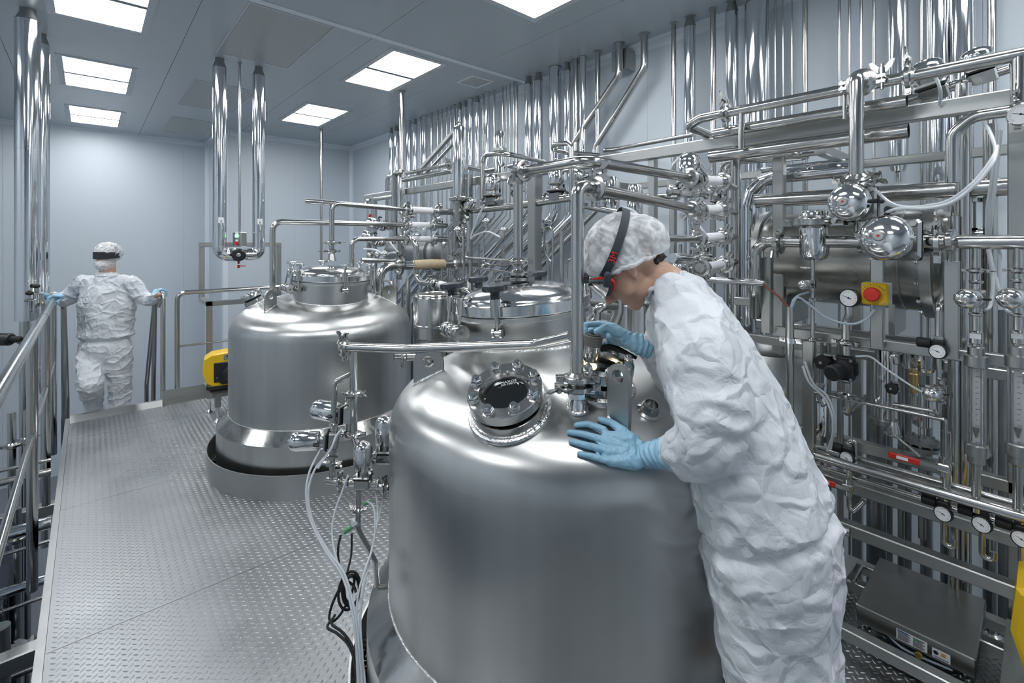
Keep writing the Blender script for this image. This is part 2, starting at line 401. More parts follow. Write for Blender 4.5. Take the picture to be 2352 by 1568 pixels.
# hex bolt with washer and stud end
g = G().lathe([(.0125, 0), (.0125, .002)], seg=20).lathe([(.0105, .002), (.0113, .003), (.0113, .010), (.0095, .0125)], seg=6).cyl((0, 0, .012), (0, 0, .0165), .0062, 12)
PROTO['hex_bolt'] = ('bolt', mesh('bolt', g, pol_m), [])
def plate_hole(g, poly, hc, hr, org, u, v, t, n=40):
    org = V(org); u = V(u); v = V(v); t = V(t); out = []
    for i in range(n):
        a = 2*PI*i/n; d = (math.cos(a), math.sin(a)); best = 9
        for k in range(len(poly)):
            p, q = poly[k], poly[(k+1) % len(poly)]; e = (q[0]-p[0], q[1]-p[1]); den = d[0]*e[1]-d[1]*e[0]
            if abs(den) < 1e-9: continue
            w_ = (p[0]-hc[0], p[1]-hc[1]); s_ = (w_[0]*e[1]-w_[1]*e[0])/den; m_ = (w_[0]*d[1]-w_[1]*d[0])/den
            if s_ > 0 and -1e-6 <= m_ <= 1+1e-6: best = min(best, s_)
        out.append((hc[0]+d[0]*best, hc[1]+d[1]*best))
    inn = [(hc[0]+hr*math.cos(2*PI*i/n), hc[1]+hr*math.sin(2*PI*i/n)) for i in range(n)]
    P = [org+u*a+v*b for a, b in out]+[org+u*a+v*b for a, b in inn]; P += [p+t for p in P]; fs = []
    for i in range(n):
        j = (i+1) % n; fs += [(i, j, n+j, n+i), (2*n+i, 3*n+i, 3*n+j, 2*n+j), (i, 2*n+i, 2*n+j, j), (n+i, n+j, 3*n+j, 3*n+i)]
    return g.add(P, fs)
def lug(tank, T, A, B, h, hr=.018, th=.012, lab=None, bow=.35):
    """lifting lug between dome points A and B"""
    A = V(A); B = V(B); u = B-A; u.z = 0; Lh = u.length; u.normalize(); n = V((-u.y, u.x, 0)); w_ = Lh
    zb = B.z-A.z; r = w_/2; top = max(0, zb)+h
    poly = [(0, -.03), (w_, zb-.03)]+[(w_/2+r*math.cos(a), top-r+r*math.sin(a)) for a in [PI*i/12 for i in range(13)]]
    g = G(); plate_hole(g, poly, (w_/2, top-r*.95), hr, A-n*th/2, u, (0, 0, 1), n*th)
    o = part('lifting_lug', g, satin_m, tank, lab, ang=30)
    part('weld', G().tube([A+V((0, 0, .0)), B+V((0, 0, .0))], .005+th/2, seg=10), weld_m, o)
def sight(tank, T, c, nrm, R, up, glass=True, lab=None, rot=.2, hgt=.075, bolts=8):
    """flanged sight glass on the head: welded pad, gasket gap, top flange with bolts and dished rim"""
    n = V(nrm); F = frame(c, n, F2)
    g = G().lathe([(R*1.0, -.05), (R*1.0, .004), (R*.99, hgt*.40), (R*.96, hgt*.42), (R*.75, hgt*.42), (R*.72, -.05)], seg=64, M=F)
    s = part('sight_glass', g, tube_m, tank, lab)
    bead = []
    part('weld', G().torus(F.translation-n*.006, n, R*1.045, .009, 64, 8), weld_m, s)
    g = G().lathe([(R*.80, hgt*.40), (R*.80, hgt*.62)], seg=48, M=F); part('gasket', g, gasket_m, s)
    g = G().lathe([(R*.60, hgt*.60), (R*.985, hgt*.60), (R, hgt*.62), (R, hgt*.97), (R*.985, hgt), (R*.70, hgt), (R*.68, hgt*1.0), (R*.60, hgt*.74), (R*.60, hgt*.60)], seg=64, M=F)
    part('flange', g, tube_m, s)
    if glass:
        g = G().lathe([(R*.62, hgt*.60), (R*.62, hgt*.72)], seg=48, M=F); part('glass', g, sight_m, s)
        part('gasket_ring', G().lathe([(R*.57, hgt*.715), (R*.61, hgt*.715), (R*.61, hgt*.735), (R*.57, hgt*.735), (R*.57, hgt*.715)], seg=48, M=F), gasket_m, s)
    for i in range(bolts):
        a = 2*PI*(i+rot)/bolts; place('hex_bolt', F@Mx.Translation((R*.84*math.cos(a), R*.84*math.sin(a), hgt))@Mx.Rotation(a*3, 4, 'Z')@Mx.Diagonal((1.3*R/.1, 1.3*R/.1, 1.3*R/.1, 1)), s)
    return s, F
def closed_bead(pts, r, seg=8):
    return G().tube(pts+[pts[0], pts[1]], r, bend=.001, seg=seg, caps=False)
def tank(T, label, mo, tilt, mz, nr, clamps, knob, band, trad=.72, bring=False):
    t = thing('process_vessel', label, 'tank', (T.x, T.y, 0)); org = (T.x, T.y, 0)
    zs = .375
    prof = [(TR, zs-.02), (TR, .5), (TR, .7), (TR, .86), (TR, .93)]+[(TR*math.sin(a), zdome(TR*math.sin(a))) for a in [PI/2*(1-k/26)**1.0 for k in range(1, 27)]]
    g = G().lathe([(p[0], p[1]) for p in prof], org, seg=128); part('shell', g, tank_m, t, ang=60)
    zo = zs-.075
    g = G().lathe([(TR, zs), (trad, zo)], org, seg=128); part('skirt_cone', g, pol_m if False else tube_m, t)
    g = G().lathe([(trad, zo), (trad, -.008)], org, seg=128); part('skirt', g, tank_m, t)
    part('weld', G().torus((T.x, T.y, zs), (0, 0, 1), TR+.001, .0032, 128, 6), weld_m, t)
    # manway
    ax = (V((0, 0, 1))+V(tilt)).normalized(); c = V((T.x, T.y, 0))+V(mo); c.z = mz; F = frame(c, ax, R2)
    g = G().lathe([(nr, -.30), (nr, 0), (nr+.016, .002), (nr+.018, .004), (nr+.018, .020), (nr+.016, .022), (nr-.02, .022)], seg=96, M=F)
    mw = part('manway_neck', g, tank_m, t)
    bead = []
    for i in range(72):
        a = 2*PI*i/72; p0 = F@V((nr*math.cos(a), nr*math.sin(a), -.3)); lo, hi = 0., 1.
        for _ in range(18):
            m_ = (lo+hi)/2; q = p0+ax*(m_*.3)
            if q.z < zdome(math.hypot(q.x-T.x, q.y-T.y)): lo = m_
            else: hi = m_
        bead.append(p0+ax*(lo*.3))
    part('weld', closed_bead(bead, .005), weld_m, mw)
    h = .068
    g = G().lathe([(nr-.02, .024), (nr+.019, .025), (nr+.022, .028), (nr+.022, h-.003), (nr+.019, h), (nr-.012, h)]+
                  [((nr-.012)*math.cos(a*PI/2/12)**.8, h+.062*math.sin(a*PI/2/12)**1.15) for a in range(13)], seg=96, M=F)
    part('lid', g, lid_m, mw, 'polished domed lid', ang=35)
    for a in clamps:
        a = math.radians(a); M = F@Mx.Rotation(a, 4, 'Z')@Mx.Translation((nr+.014, 0, .045))
        place('swing_bolt', M@Mx.Diagonal((1.2, 1.2, 1.1, 1)), mw); place(knob, M@Mx.Translation((.012, 0, .078 if knob == 'knob_black' else .088)), mw)
        if knob == 'knob_steel': part('stem', G().cyl(M@V((.012, 0, .04)), M@V((.012, 0, .09)), .009, 12), pol_m, mw)
    return t, mw, F
# near vessel: manway offset (-.15 lateral, +.18 depth)
tk1, mw1, MF1 = tank(T1, 'large near stainless vessel the bending woman leans on, black star knobs on its lid', cf(-.152, .183), -R2*.075, 1.297, .262, (-110, -172, 132, 12, 72), 'knob_black', None)
tk2, mw2, MF2 = tank(T2, 'smaller looking far stainless vessel standing in a round floor kerb, steel cross knobs', cf(.11, -.148), R2*.03, 1.285, .262, (-117, -52, 0, 65, 125, 187), 'knob_steel', None)
# kerb ring round the far vessel
solo('floor_kerb', G().lathe([(.775, 0), (.78, 0), (.78, .15), (.772, .15), (.772, .004), (.775, .0)], (T2.x, T2.y, 0), seg=128), satin_m, 'low round steel kerb standing on the tread floor around the far vessel', 'kerb')
solo('floor_kerb', G().lathe([(.775, 0), (.78, 0), (.78, .15), (.772, .15), (.772, .004), (.775, .0)], (T1.x, T1.y, 0), seg=96), satin_m, 'low round steel kerb around the near vessel below the frame', 'kerb')
# hinge of the manway (axis roughly along the picture), sleeves, arms
def hinge(mw, F, a, s=1.4):
    M = F@Mx.Rotation(math.radians(a), 4, 'Z')@Mx.Translation((.262+.032, 0, 0))@Mx.Diagonal((s, s, s, 1)); p = lambda x, y, z: M@V((x, y, z))
    g = G()
    for y0, y1, r in ((-.062, -.030, .0225), (-.027, .004, .0215), (.008, .056, .0235)): g.lathe([(r*.93*s, 0), (r*s, .004), (r*s, (y1-y0)*s-.004), (r*.93*s, (y1-y0)*s)], p(.012, y0, -.022), M.to_3x3()@V((0, 1, 0)), 28)
    g.cyl(p(.012, -.066, -.022), p(.012, .068, -.022), .007, 12)
    hb = part('hinge', g, tube_m, mw)
    g = G().tube([p(.012, -.05, -.02), p(-.005, -.05, .07), p(-.03, -.05, .07)], .006, bend=.01, seg=8)
    g.tube([p(.012, .03, -.02), p(-.005, .03, .068), p(-.03, .03, .068)], .007, bend=.01, seg=8); g.cyl(p(-.01, -.07, .066), p(-.01, .045, .068), .005, 10); g.ell(p(-.01, .05, .068), .010)
    part('hinge_arm', g, tube_m, mw)
hinge(mw1, MF1, 209); hinge(mw2, MF2, 222)
# two lugs on each head
a, _ = hit(951, 885, T1); b, _ = hit(1019, 852, T1); lug(tk1, T1, a, b, .085, hr=.020, lab='left lifting lug half hidden by the crossing pipe')
a, _ = hit(1398, 958, T1); b, _ = hit(1447, 1010, T1)
lug(tk1, T1, a, b, .155, hr=.019, th=.014, lab='tall lifting lug beside the resting hand')
a, _ = hit(608, 719, T2); b, _ = hit(634, 700, T2); lug(tk2, T2, a, b, .11, hr=.019)
a, _ = hit(878, 683, T2); b, _ = hit(911, 701, T2); lug(tk2, T2, a, b, .10, hr=.017)
# sight glasses
c, n = hit(1170, 945, T1)
c, n = hit(1170, 938, T1); SG1, SF1 = sight(tk1, T1, c, n, .108, None, rot=.30, lab='bolted sight glass with dark window')
c, n = hit(1378, 880, T1); SG2, SF2 = sight(tk1, T1, c, n, .095, None, rot=.1, lab='bolted sight glass lit by the inspection lamp', glass=True)
# printed marks on the dark window
def text(s, M, size, m, parent, name='lettering', ext=.0004):
    c = bpy.data.curves.new(name, 'FONT'); c.body = s; c.size = size; c.extrude = ext; c.align_x = 'CENTER'; c.align_y = 'CENTER'; c.resolution_u = 2
    o = bpy.data.objects.new(name, c); COL.objects.link(o); dg = bpy.context.evaluated_depsgraph_get(); me = bpy.data.meshes.new_from_object(o.evaluated_get(dg)); bpy.data.objects.remove(o)
    me.materials.clear(); me.materials.append(m); me.name = name
    o = bpy.data.objects.new(name, me); COL.objects.link(o); o.parent = parent; o.matrix_basis = Mx.Translation(-W[parent.name])@M; W[o.name] = V((0, 0, 0)); return o
Tm = SF1@Mx.Rotation(0, 4, 'Z')
def upright(F, x, y, z):   # text frame on F whose top faces away from the camera
    zax = (F.to_3x3()@V((0, 0, 1))).normalized(); yv = (F2-zax*F2.dot(zax)).normalized(); xv = yv.cross(zax)
    m = Mx((xv, yv, zax)).transposed().to_4x4(); m.translation = F.translation+xv*x+yv*y+zax*z; return m
mark_m = mat('window_print', (.75, .78, .8), .4)
text('MAXOS', upright(SF1, .012, .046, .0565), .014, mark_m, SG1); text('DIN 7080 24', upright(SF1, .012, .036, .0565), .0085, mark_m, SG1)
# small nozzle boss near the woman's chest
c, n = hit(1490, 945, T1); Fm = frame(c, n)
part('nozzle_boss', G().lathe([(.034, -.03), (.034, .002), (.026, .006), (.022, .03), (.018, .03), (.018, .0)], seg=32, M=Fm), tube_m, tk1)
# left sight glass of the far vessel (seen edge on, nuts standing up)
c, n = hit(607, 695, T2)
for px, py in ((602, 692),):
    q, nn = hit(588, 694, T2)
    dirv = (q-V((T2.x, T2.y, q.z))).normalized(); n2 = (nn+dirv*.05).normalized(); sight(tk2, T2, q+nn*.005, n2, .072, None, rot=.4, lab='bolted sight glass at the left shoulder')
# ---- proud seam where the shell meets the head
for T_, t_ in ((T1, tk1), (T2, tk2)): pass
# ================================================================ shared fittings
# tri-clamp for a pipe of radius 1: Z along the pipe, X towards the wing nut
g = G().lathe([(1.02, -.75), (1.45, -.35), (1.45, .35), (1.02, .75)], seg=24)
g.lathe([(1.35, -.42), (1.95, -.26), (1.95, .26), (1.35, .42)], seg=24)
for sx in (-1, 1):
    for sy in (-1, 1): g.box((sx*1.75, sy*.16, -.36), (sx*2.75, sy*.62, .36))
g.cyl((-2.35, -.85, 0), (-2.35, .85, 0), .26, 10); g.cyl((2.35, -1.5, 0), (2.35, 2.1, 0), .22, 10)
wn_ = G().cyl((2.35, .62, 0), (2.35, 1.5, 0), .42, 10)
for s_ in (-1, 1): wn_.prism([(.2, 0), (1.15, .75), (1.5, 1.75), (1.05, 1.85), (.2, .8)], (2.35, .7, -.11), (0, 0, s_) if False else (s_, 0, 0), (0, 1, 0), (0, 0, .22))
PROTO['clamp'] = ('clamp', mesh('clamp', g, tube_m), [('wing_nut', mesh('wing_nut', wn_, tube_m), [])])
# diaphragm valve, slim upright actuator: X pipe direction, Z actuator
def valve_tree(key, R, H, dome, bodyr, button=True, block=True):
    b = G().cyl((-R*1.55, 0, 0), (R*1.55, 0, 0), bodyr, 16); b.box((-R*.85, -R*.62, -R*.5), (R*.85, R*.62, R*.55), bev=R*.12)
    for s_ in (-1, 1): b.lathe([(bodyr*1.02, 0), (bodyr*1.5, bodyr*.3), (bodyr*1.5, bodyr*.8), (bodyr*1.02, bodyr)], (s_*R*1.5, 0, 0), (s_, 0, 0), 18)
    gk = G().box((-R*.9, -R*.9, R*.55), (R*.9, R*.9, R*.68), bev=R*.1)
    pl_ = G().box((-R*.92, -R*.92, R*.68), (R*.92, R*.92, R*.95), bev=R*.14)
    for sx in (-1, 1):
        for sy in (-1, 1): pl_.lathe([(R*.15, 0), (R*.15, R*.16)], (sx*R*.7, sy*R*.7, R*.95), (0, 0, 1), 6)
    pl_.lathe([(R*.55, R*.9), (R*.5, R*1.3), (R*.62, R*1.45)], seg=20)
    z0 = R*1.4
    pr = [(R*.70, z0), (R*.96, z0+R*.12), (R, z0+R*.2), (R, z0+H), (R*.985, z0+H+R*.03), (R*.985, z0+H+R*.05)]
    pr += [(R*.985*math.cos(a*PI/20)**.85, z0+H+R*.05+dome*math.sin(a*PI/20)) for a in range(1, 9)]+[(R*.24, z0+H+R*.05+dome*.985)]
    a_ = G().lathe(pr, seg=36); zt = z0+H+R*.05+dome*.975
    kids = []
    if button:
        kids = [('position_button', mesh('position_button', G().lathe([(R*.25, zt-R*.1), (R*.25, zt+R*.02), (R*.20, zt+R*.07), (R*.06, zt+R*.075)], seg=20), satin_m), []),
                ('red_dot', mesh('red_dot', G().lathe([(R*.062, zt), (R*.062, zt+R*.085)], seg=12), red_m), [])]
    ft = G().cyl((0, -R*.9, z0+R*.35), (0, -R*1.3, z0+R*.35), R*.12, 10).cyl((0, -R*1.3, z0+R*.35), (0, -R*1.3, z0-R*.15), R*.12, 10)
    PROTO[key] = (key.rstrip('_0123456789'), None, [('valve_body', mesh('valve_body', b, tube_m), []), ('diaphragm_gasket', mesh('diaphragm_gasket', gk, gasket_m), []),
        ('bonnet_plate', mesh('bonnet_plate', pl_, satin_m), []), ('actuator', mesh('actuator', a_, pol_m), kids), ('air_fitting', mesh('air_fitting', ft, black_m), [])])
    W_ = None
valve_tree('valve_1', .026, .058, .022, .010, button=True)
valve_tree('valve_2', .075, .034, .040, .026)
valve_tree('valve_3', .050, .070, .042, .020, button=False)
for k in ('valve_1', 'valve_2', 'valve_3'): PROTO[k] = ('diaphragm_valve',)+PROTO[k][1:]
# dial gauge radius 1 facing Z, up Y
g = G().lathe([(.55, -.75), (.98, -.7), (1.06, -.6), (1.06, .02), (.95, .1), (.93, .0), (.5, .0)], seg=36)
dial = G().lathe([(.94, -.02), (.94, .01)], seg=36)
tk = G()
for i in range(19):
    a = math.radians(-135+i*15); l = .16 if i % 3 == 0 else .09; c_, s_ = math.sin(a), math.cos(a); tk.hexa([(c_*.8-s_*.015, s_*.8+c_*.015, .012), (c_*.8+s_*.015, s_*.8-c_*.015, .012), (c_*(.8-l)+s_*.015, s_*(.8-l)-c_*.015, .012), (c_*(.8-l)-s_*.015, s_*(.8-l)+c_*.015, .012)]+[(c_*.8-s_*.015, s_*.8+c_*.015, .02), (c_*.8+s_*.015, s_*.8-c_*.015, .02), (c_*(.8-l)+s_*.015, s_*(.8-l)-c_*.015, .02), (c_*(.8-l)-s_*.015, s_*(.8-l)+c_*.015, .02)])
nd = G().prism([(-.3, -.05), (-.3, .05), (.62, .012), (.62, -.012)], (0, 0, .03), (-.94, .34, 0), (.34, .94, 0), (0, 0, .02)).cyl((0, 0, .02), (0, 0, .06), .1, 12)
def gauge_tree(key, mt):
    PROTO[key] = ('gauge', mesh('gauge', g, mt), [('dial', mesh('dial', dial, white_m), []), ('scale_marks', mesh('scale_marks', tk, ink_m), []), ('needle', mesh('needle', nd, ink_m), [])])
gauge_tree('gauge_black', black_m); gauge_tree('gauge_steel', pol_m)
# ================================================================ pipes
NP = [0]
def clamp_on(par, p, d, r, wing=None): return place('clamp', frame(p, d, wing, r*1.13), par)
def pipe(label, path, r, m=None, bend=None, clamps=(), cat='pipe', group=None, name='pipe', seg=16, bands=(), flange=None, sub=5):
    """one pipe run; clamps = (segment, fraction[, wing direction]); bands = lap joints of cladding"""
    m = m or tube_m; o = solo(name, G().tube(path, r, bend, seg, sub=sub), m, label, cat, group); NP[0] += 1
    for c in clamps:
        a, b = V(path[c[0]]), V(path[c[0]+1]); clamp_on(o, a.lerp(b, c[1]), b-a, r, c[2] if len(c) > 2 else None)
    for c in bands:
        a, b = V(path[c[0]]), V(path[c[0]+1]); d = (b-a).normalized(); p = a.lerp(b, c[1])
        part('band', G().lathe([(r*1.0, -.004), (r*1.035, -.003), (r*1.035, .003), (r*1.0, .004)], p, d, 24), pol_m, o)
    if flange:
        p, d = V(path[0]), (V(path[1])-V(path[0])).normalized()
        part('ceiling_flange', G().lathe([(r*1.6, 0), (r*1.6, .006), (r*1.02, .010)], p, d, 28), flange, o)
    return o
def beam(g, a, b, s, up=(0, 0, 1), s2=None):
    """square tube from a to b (centre line)"""
    a = V(a); b = V(b); d = (b-a).normalized(); up = V(up); x = d.cross(up).normalized(); y = x.cross(d); s2 = s2 or s
    e = min(s, s2)*.08; c = []
    poly = [(-s/2+e, -s2/2), (s/2-e, -s2/2), (s/2, -s2/2+e), (s/2, s2/2-e), (s/2-e, s2/2), (-s/2+e, s2/2), (-s/2, s2/2-e), (-s/2, -s2/2+e)]
    return g.prism(poly, a, x, y, b-a)
def Pt(*a): return V(a)
UP = V((0, 0, 1)); XM = V((-1, 0, 0)); YP = V((0, 1, 0)); YM = V((0, -1, 0)); XP = V((1, 0, 0)); TC = -F2   # TC: horizontally towards the camera
# valve placement: pipe direction d, actuator direction z
def valve(key, loc, z, d, label, s=1.0, group='diaphragm valves'): return place(key, frame(loc, z, d, s), None, label, 'valve', group)
def valves_hose(): pass
def hose(label, pts, r=.0035, m=None, bend=.06, group=None, name='hose', seg=8, cat='hose'):
    return solo(name, G().tube(smooth_path(pts), r, .001, seg), m or hose_m, label, cat, group)
def smooth_path(pts, n=8):
    pts = [V(p) for p in pts]; P = [pts[0]*2-pts[1]]+pts+[pts[-1]*2-pts[-2]]; out = []
    for i in range(1, len(P)-2):
        p0, p1, p2, p3 = P[i-1:i+3]
        for k in range(n):
            t = k/n; out.append(.5*((2*p1)+(p2-p0)*t+(2*p0-5*p1+4*p2-p3)*t*t+(3*p1-p0-3*p2+p3)*t*t*t))
    out.append(pts[-1]); return out
# ================================================================ pipes rising along the right wall
XW = 3.82
def ordinal(i): return ['first', 'second', 'third', 'fourth', 'fifth', 'sixth', 'seventh', 'eighth', 'ninth', 'tenth', 'eleventh', 'twelfth', 'thirteenth'][i]
rows = [  # (x0, x1 in the photograph, row where measured, cladding?, bottom)
 ('of the far cluster by the back corner', 310, [(894, 904, 1), (905, 918, 1), (933, 946, 1), (949, 959, 1), (965, 968, 0), (969, 982, 1)], 'v'),
 ('of the thin row after the far cluster', 310, [(989, 994, 0), (1004, 1008, 0), (1014, 1017, 0), (1025, 1028, 0), (1034, 1037, 0), (1042, 1047, 0)], 'v'),
 ('of the cluster behind the tall filter column', 310, [(1050, 1062, 1), (1063, 1074, 1), (1075, 1088, 1), (1091, 1103, 1), (1108, 1112, 0), (1113, 1126, 1), (1133, 1138, 0)], 'd'),
 ('of the thin group left of the big pair', 310, [(1153, 1157, 0), (1162, 1164, 0), (1170, 1173, 0), (1179, 1182, 0), (1184, 1190, 0)], 'd'),
 ('of the group left of the slanting pipes', 180, [(1205, 1224, 1), (1227, 1247, 1), (1262, 1289, 1), (1296, 1312, 1), (1316, 1329, 0), (1331, 1348, 1), (1367, 1379, 0)], 'd'),
 ('of the group right of the slanting pipes', 180, [(1542, 1553, 0), (1571, 1598, 1), (1631, 1644, 0), (1667, 1695, 1), (1713, 1768, 1)], 'v'),
 ('of the thin group right of the widest riser', 75, [(1779, 1783, 0), (1797, 1801, 0), (1817, 1821, 0), (1844, 1855, 0)], 'v'),
 ('of the four thin risers behind the elbow pipe', 75, [(1925, 1931, 0), (1949, 1954, 0), (1975, 1981, 0), (2004, 2010, 0)], 'v'),
 ('of the group at the upper right corner', 75, [(2043, 2081, 1), (2114, 2120, 0), (2129, 2137, 0), (2139, 2175, 1), (2178, 2185, 0), (2188, 2233, 1), (2271, 2287, 0)], 'r')]
for gname, row, L, kind in rows:
    for i, (x0, x1, cl_) in enumerate(L):
        p = PX((x0+x1)/2, row, XW); r = (x1-x0)/2*dep(p)/FPX; y = p.y
        top = ZC-.001; cone = cl_ and (i % 3 != 2)
        if kind == 'd':
            zb = 1.95-(.04*i % .2); ye = y+1.55; path = [Pt(XW, y, top), Pt(XW, y, zb), Pt(XW-.2, ye, zb-1.3), Pt(XW-.2, ye, -1.9)]
        elif kind == 'r' and cl_:
            zb = 1.6-((375 if i == 0 else 415)-HZ)*dep(p)/FPX; path = [Pt(XW, y, top), Pt(XW, y, zb)]
        else: path = [Pt(XW, y, top), Pt(XW, y, -1.9)]
        if cl_: path[0].z = top-.09 if cone else top-.012
        lab = ('%s riser %s' % (ordinal(i)+(' (cladded)' if cl_ else ' (bare)'), gname))
        o = pipe(lab, path, r, clad_m if cl_ else tube_m, bend=r*2.5, group='wall risers', seg=24 if cl_ else 14, name='cladded_pipe' if cl_ else 'pipe',
                 bands=[(0, .16+.07*((i*7) % 5)/2), (0, .62)] if cl_ else (), flange=None if cl_ else satin_m, sub=4)
        if cl_:
            gg = G()
            if cone: gg.lathe([(r*1.0, 0), (r*.98, .012), (r*.62, .075), (r*.62, .09)], (XW, y, top-.09), (0, 0, 1), 24)
            else: gg.cyl((XW, y, top-.014), (XW, y, top), r*.85, 24)
            part('end_cone', gg, pol_m if not cone else dark_m, o)
            part('ceiling_flange', G().cyl((XW, y, top-.006), (XW, y, top), r*(.95 if cone else 1.06), 28), satin_m, o)
            if kind == 'r': part('end_cap', G().lathe([(r, 0), (r*.75, .05), (r*.35, .06), (r*.35, .12)], path[-1], (0, 0, -1), 24), pol_m, o)
# two slanting pipes
for (x, yt, yb, x2, y2, x3, y3), l in (((1422, 100, 172, 1318, 330, 1306, 345), 'left of two thick pipes slanting down from the ceiling'), ((1480, 78, 155, 1368, 338, 1362, 352), 'right of two thick pipes slanting down from the ceiling')):
    p = PZ(x, yt, ZC-.001); p = Pt(XW, p.y, ZC-.001); q = run(p, ('Z', yb))[-1]; b = PX(x2, y2, XW)
    pipe(l, [p, q, b, b+V((0, 0, -.45))], .034, bend=.09, flange=satin_m, group='slanting pipes')
p = PX(1438, 143, XR-.05); t = thing('wall_bracket', 'small folded steel bracket on the wall between the slanting pipes', 'bracket', p)
part('plate', G().box(p+V((-.10, -.07, -.10)), p+V((-.095, .10, .10))), satin_m, t); part('flange_plate', G().box(p+V((-.1, -.075, -.1)), p+V((.045, -.07, .1))), satin_m, t)
# slanting strut behind the tall filter
g = G(); beam(g, PX(1052, 292, 3.3), PX(958, 398, 3.3), .05); solo('strut', g, satin_m, 'flat slanting steel strut behind the tall filter column', 'strut', smooth=False)
pipe('thin pipe running under the slanting steel strut', [PX(1052, 318, 3.3), PX(972, 405, 3.3), PX(972, 405, 3.3)+V((0, 0, -.5))], .02)
# rods hanging from the ceiling
p = PZ(738, 297, ZC-.001); pipe('slim rod dropping from the ceiling behind the far vessel lid', run(p, ('z', 1.0)), .024, flange=satin_m)
p = PZ(923, 210, ZC-.001); pipe('bright rod dropping from the ceiling in front of the far riser cluster', run(p, ('z', 2.05)), .032, flange=satin_m)
# ================================================================ looped cladded pipes and control box
YL = 5.73; pa = Pt(1.02, YL, ZC); pb = Pt(1.39, YL, ZC); zl = 1.6-(584-HZ)*dep(PY(567, 585, YL))/FPX
def elbow_clad(a, b, c, r, n=5):   # segmented cladding elbow with lobster-back joints
    P = fillet([V(a), V(b), V(c)], .14, n); return P
rc = .066
Lp = [Pt(pa.x, YL, ZC-.10), Pt(pa.x, YL, zl), Pt(pa.x+.165, YL, zl)]
Rp = [Pt(pb.x, YL, ZC-.10), Pt(pb.x, YL, zl), Pt(pb.x-.12, YL, zl)]
for P_, l, r_ in ((Lp, 'left leg of the cladded U loop with its white tag', rc), (Rp, 'right leg of the cladded U loop beside the control box', rc*.96)):
    path = fillet(P_, .17, 4)
    o = solo('cladded_pipe', G().tube(path, r_, .001, 28), clad_m, l, 'pipe', 'cladded U loop')
    for i in range(1, len(path)-1):
        d = (path[i+1]-path[i-1]).normalized(); part('band', G().lathe([(r_, -.004), (r_*1.045, -.003), (r_*1.045, .003), (r_, .004)], path[i], d, 28), pol_m, o)
    part('band', G().lathe([(r_, -.004), (r_*1.04, -.003), (r_*1.04, .003), (r_, .004)], (P_[0].x, YL, 2.27 if P_ is Lp else 2.25), (0, 0, 1), 28), pol_m, o)
    part('end_cone', G().lathe([(r_, 0), (r_*.62, .07), (r_*.62, .10)], P_[0], (0, 0, 1), 28), dark_m, o)
    lp = V((P_[0].x+.012, YL, 1.6+(552-(506 if P_ is Lp else 509))*dep(V((P_[0].x, YL, 0)))/FPX)); n = (O-lp); n.z = 0; n.normalize(); Fm = frame(lp+n*(r_+.001), n, UP); 
    tg = part('tag', G().box((-.030, -.024, 0), (.030, .024, .003), M=Fm), white_m, o, 'small white tag with an arrow')
    part('arrow', G().prism([(-.004, .012), (.004, .012), (.004, .0), (.010, .0), (0, -.012), (-.010, 0), (-.004, 0)] if False else [(-.012, -.003), (-.012, .003), (.002, .003), (.002, .008), (.012, 0), (.002, -.008), (.002, -.003)], Fm@V((-.012, 0, .0035)), Fm.to_3x3()@V((-1 if P_ is Rp else 1, 0, 0)), Fm.to_3x3()@V((0, 1, 0)), n*.001), ink_m, tg)
# motor valve between the legs
vp = Pt((pa.x+pb.x)/2, YL, zl); t = thing('motor_valve', 'black round valve actuator at the bottom of the cladded U loop', 'valve', vp)
part('valve_body', G().cyl(vp+V((-.055, 0, 0)), vp+V((.10, 0, 0)), .055, 24), tube_m, t)
d = (TC*.9+R2*.45).normalized(); part('actuator', G().lathe([(.045, 0), (.06, .02), (.06, .10), (.066, .105), (.066, .155), (.05, .17)], vp, d, 28), black_m, t)
part('clamp_ring', G().lathe([(.055, 0), (.075, .004), (.075, .016), (.055, .02)], vp+V((-.06, 0, 0)), (1, 0, 0), 28), white_m, t)
part('cap', G().lathe([(.02, 0), (.02, .02), (.011, .022), (.011, .035)], vp+d*.168, d, 16), satin_m, t)
part('drain_cock', G().cyl(vp+V((-.01, 0, -.05)), vp+V((-.01, 0, -.10)), .011, 10).cyl(vp+V((-.01, 0, -.11)), vp+V((-.01, 0, -.145)), .013, 10).box(vp+V((-.02, -.006, -.128)), vp+V((.055, .006, -.12))), red_m, t)
p = PZ(550, 143, ZC-.001); bx = V((1.205, YL, 1.6-(533-HZ)*dep(V((1.205, YL, 0)))/FPX))
pipe('thin conduit rod hanging from the ceiling to the control box', [Pt(1.205, YL, ZC-.001), bx], .012, m=tube_m, flange=satin_m)
n = d; Fm = frame(bx+V((0, 0, -.075)), (TC+R2*-.25).normalized(), UP); t = thing('control_box', 'small steel control box hanging between the pipe legs, green and red buttons', 'control box', bx)
part('housing', G().box((-.082, -.055, -.04), (.075, .055, .04), M=Fm, bev=.006), satin_m, t)
gr_m = mat('green_lamp', (.25, 1.0, .40), .3, emit=2.2)
part('green_button', G().cyl(Fm@V((.035, -.004, .04)), Fm@V((.035, -.004, .05)), .019, 20), gr_m, t); part('red_button', G().cyl(Fm@V((-.045, -.004, .04)), Fm@V((-.045, -.004, .055)), .018, 20), red_m, t)
for z_ in (.066, -.014): part('button_label', G().box((z_-.009, -.022, .0402), (z_+.011, .016, .043), M=Fm), white_m, t)
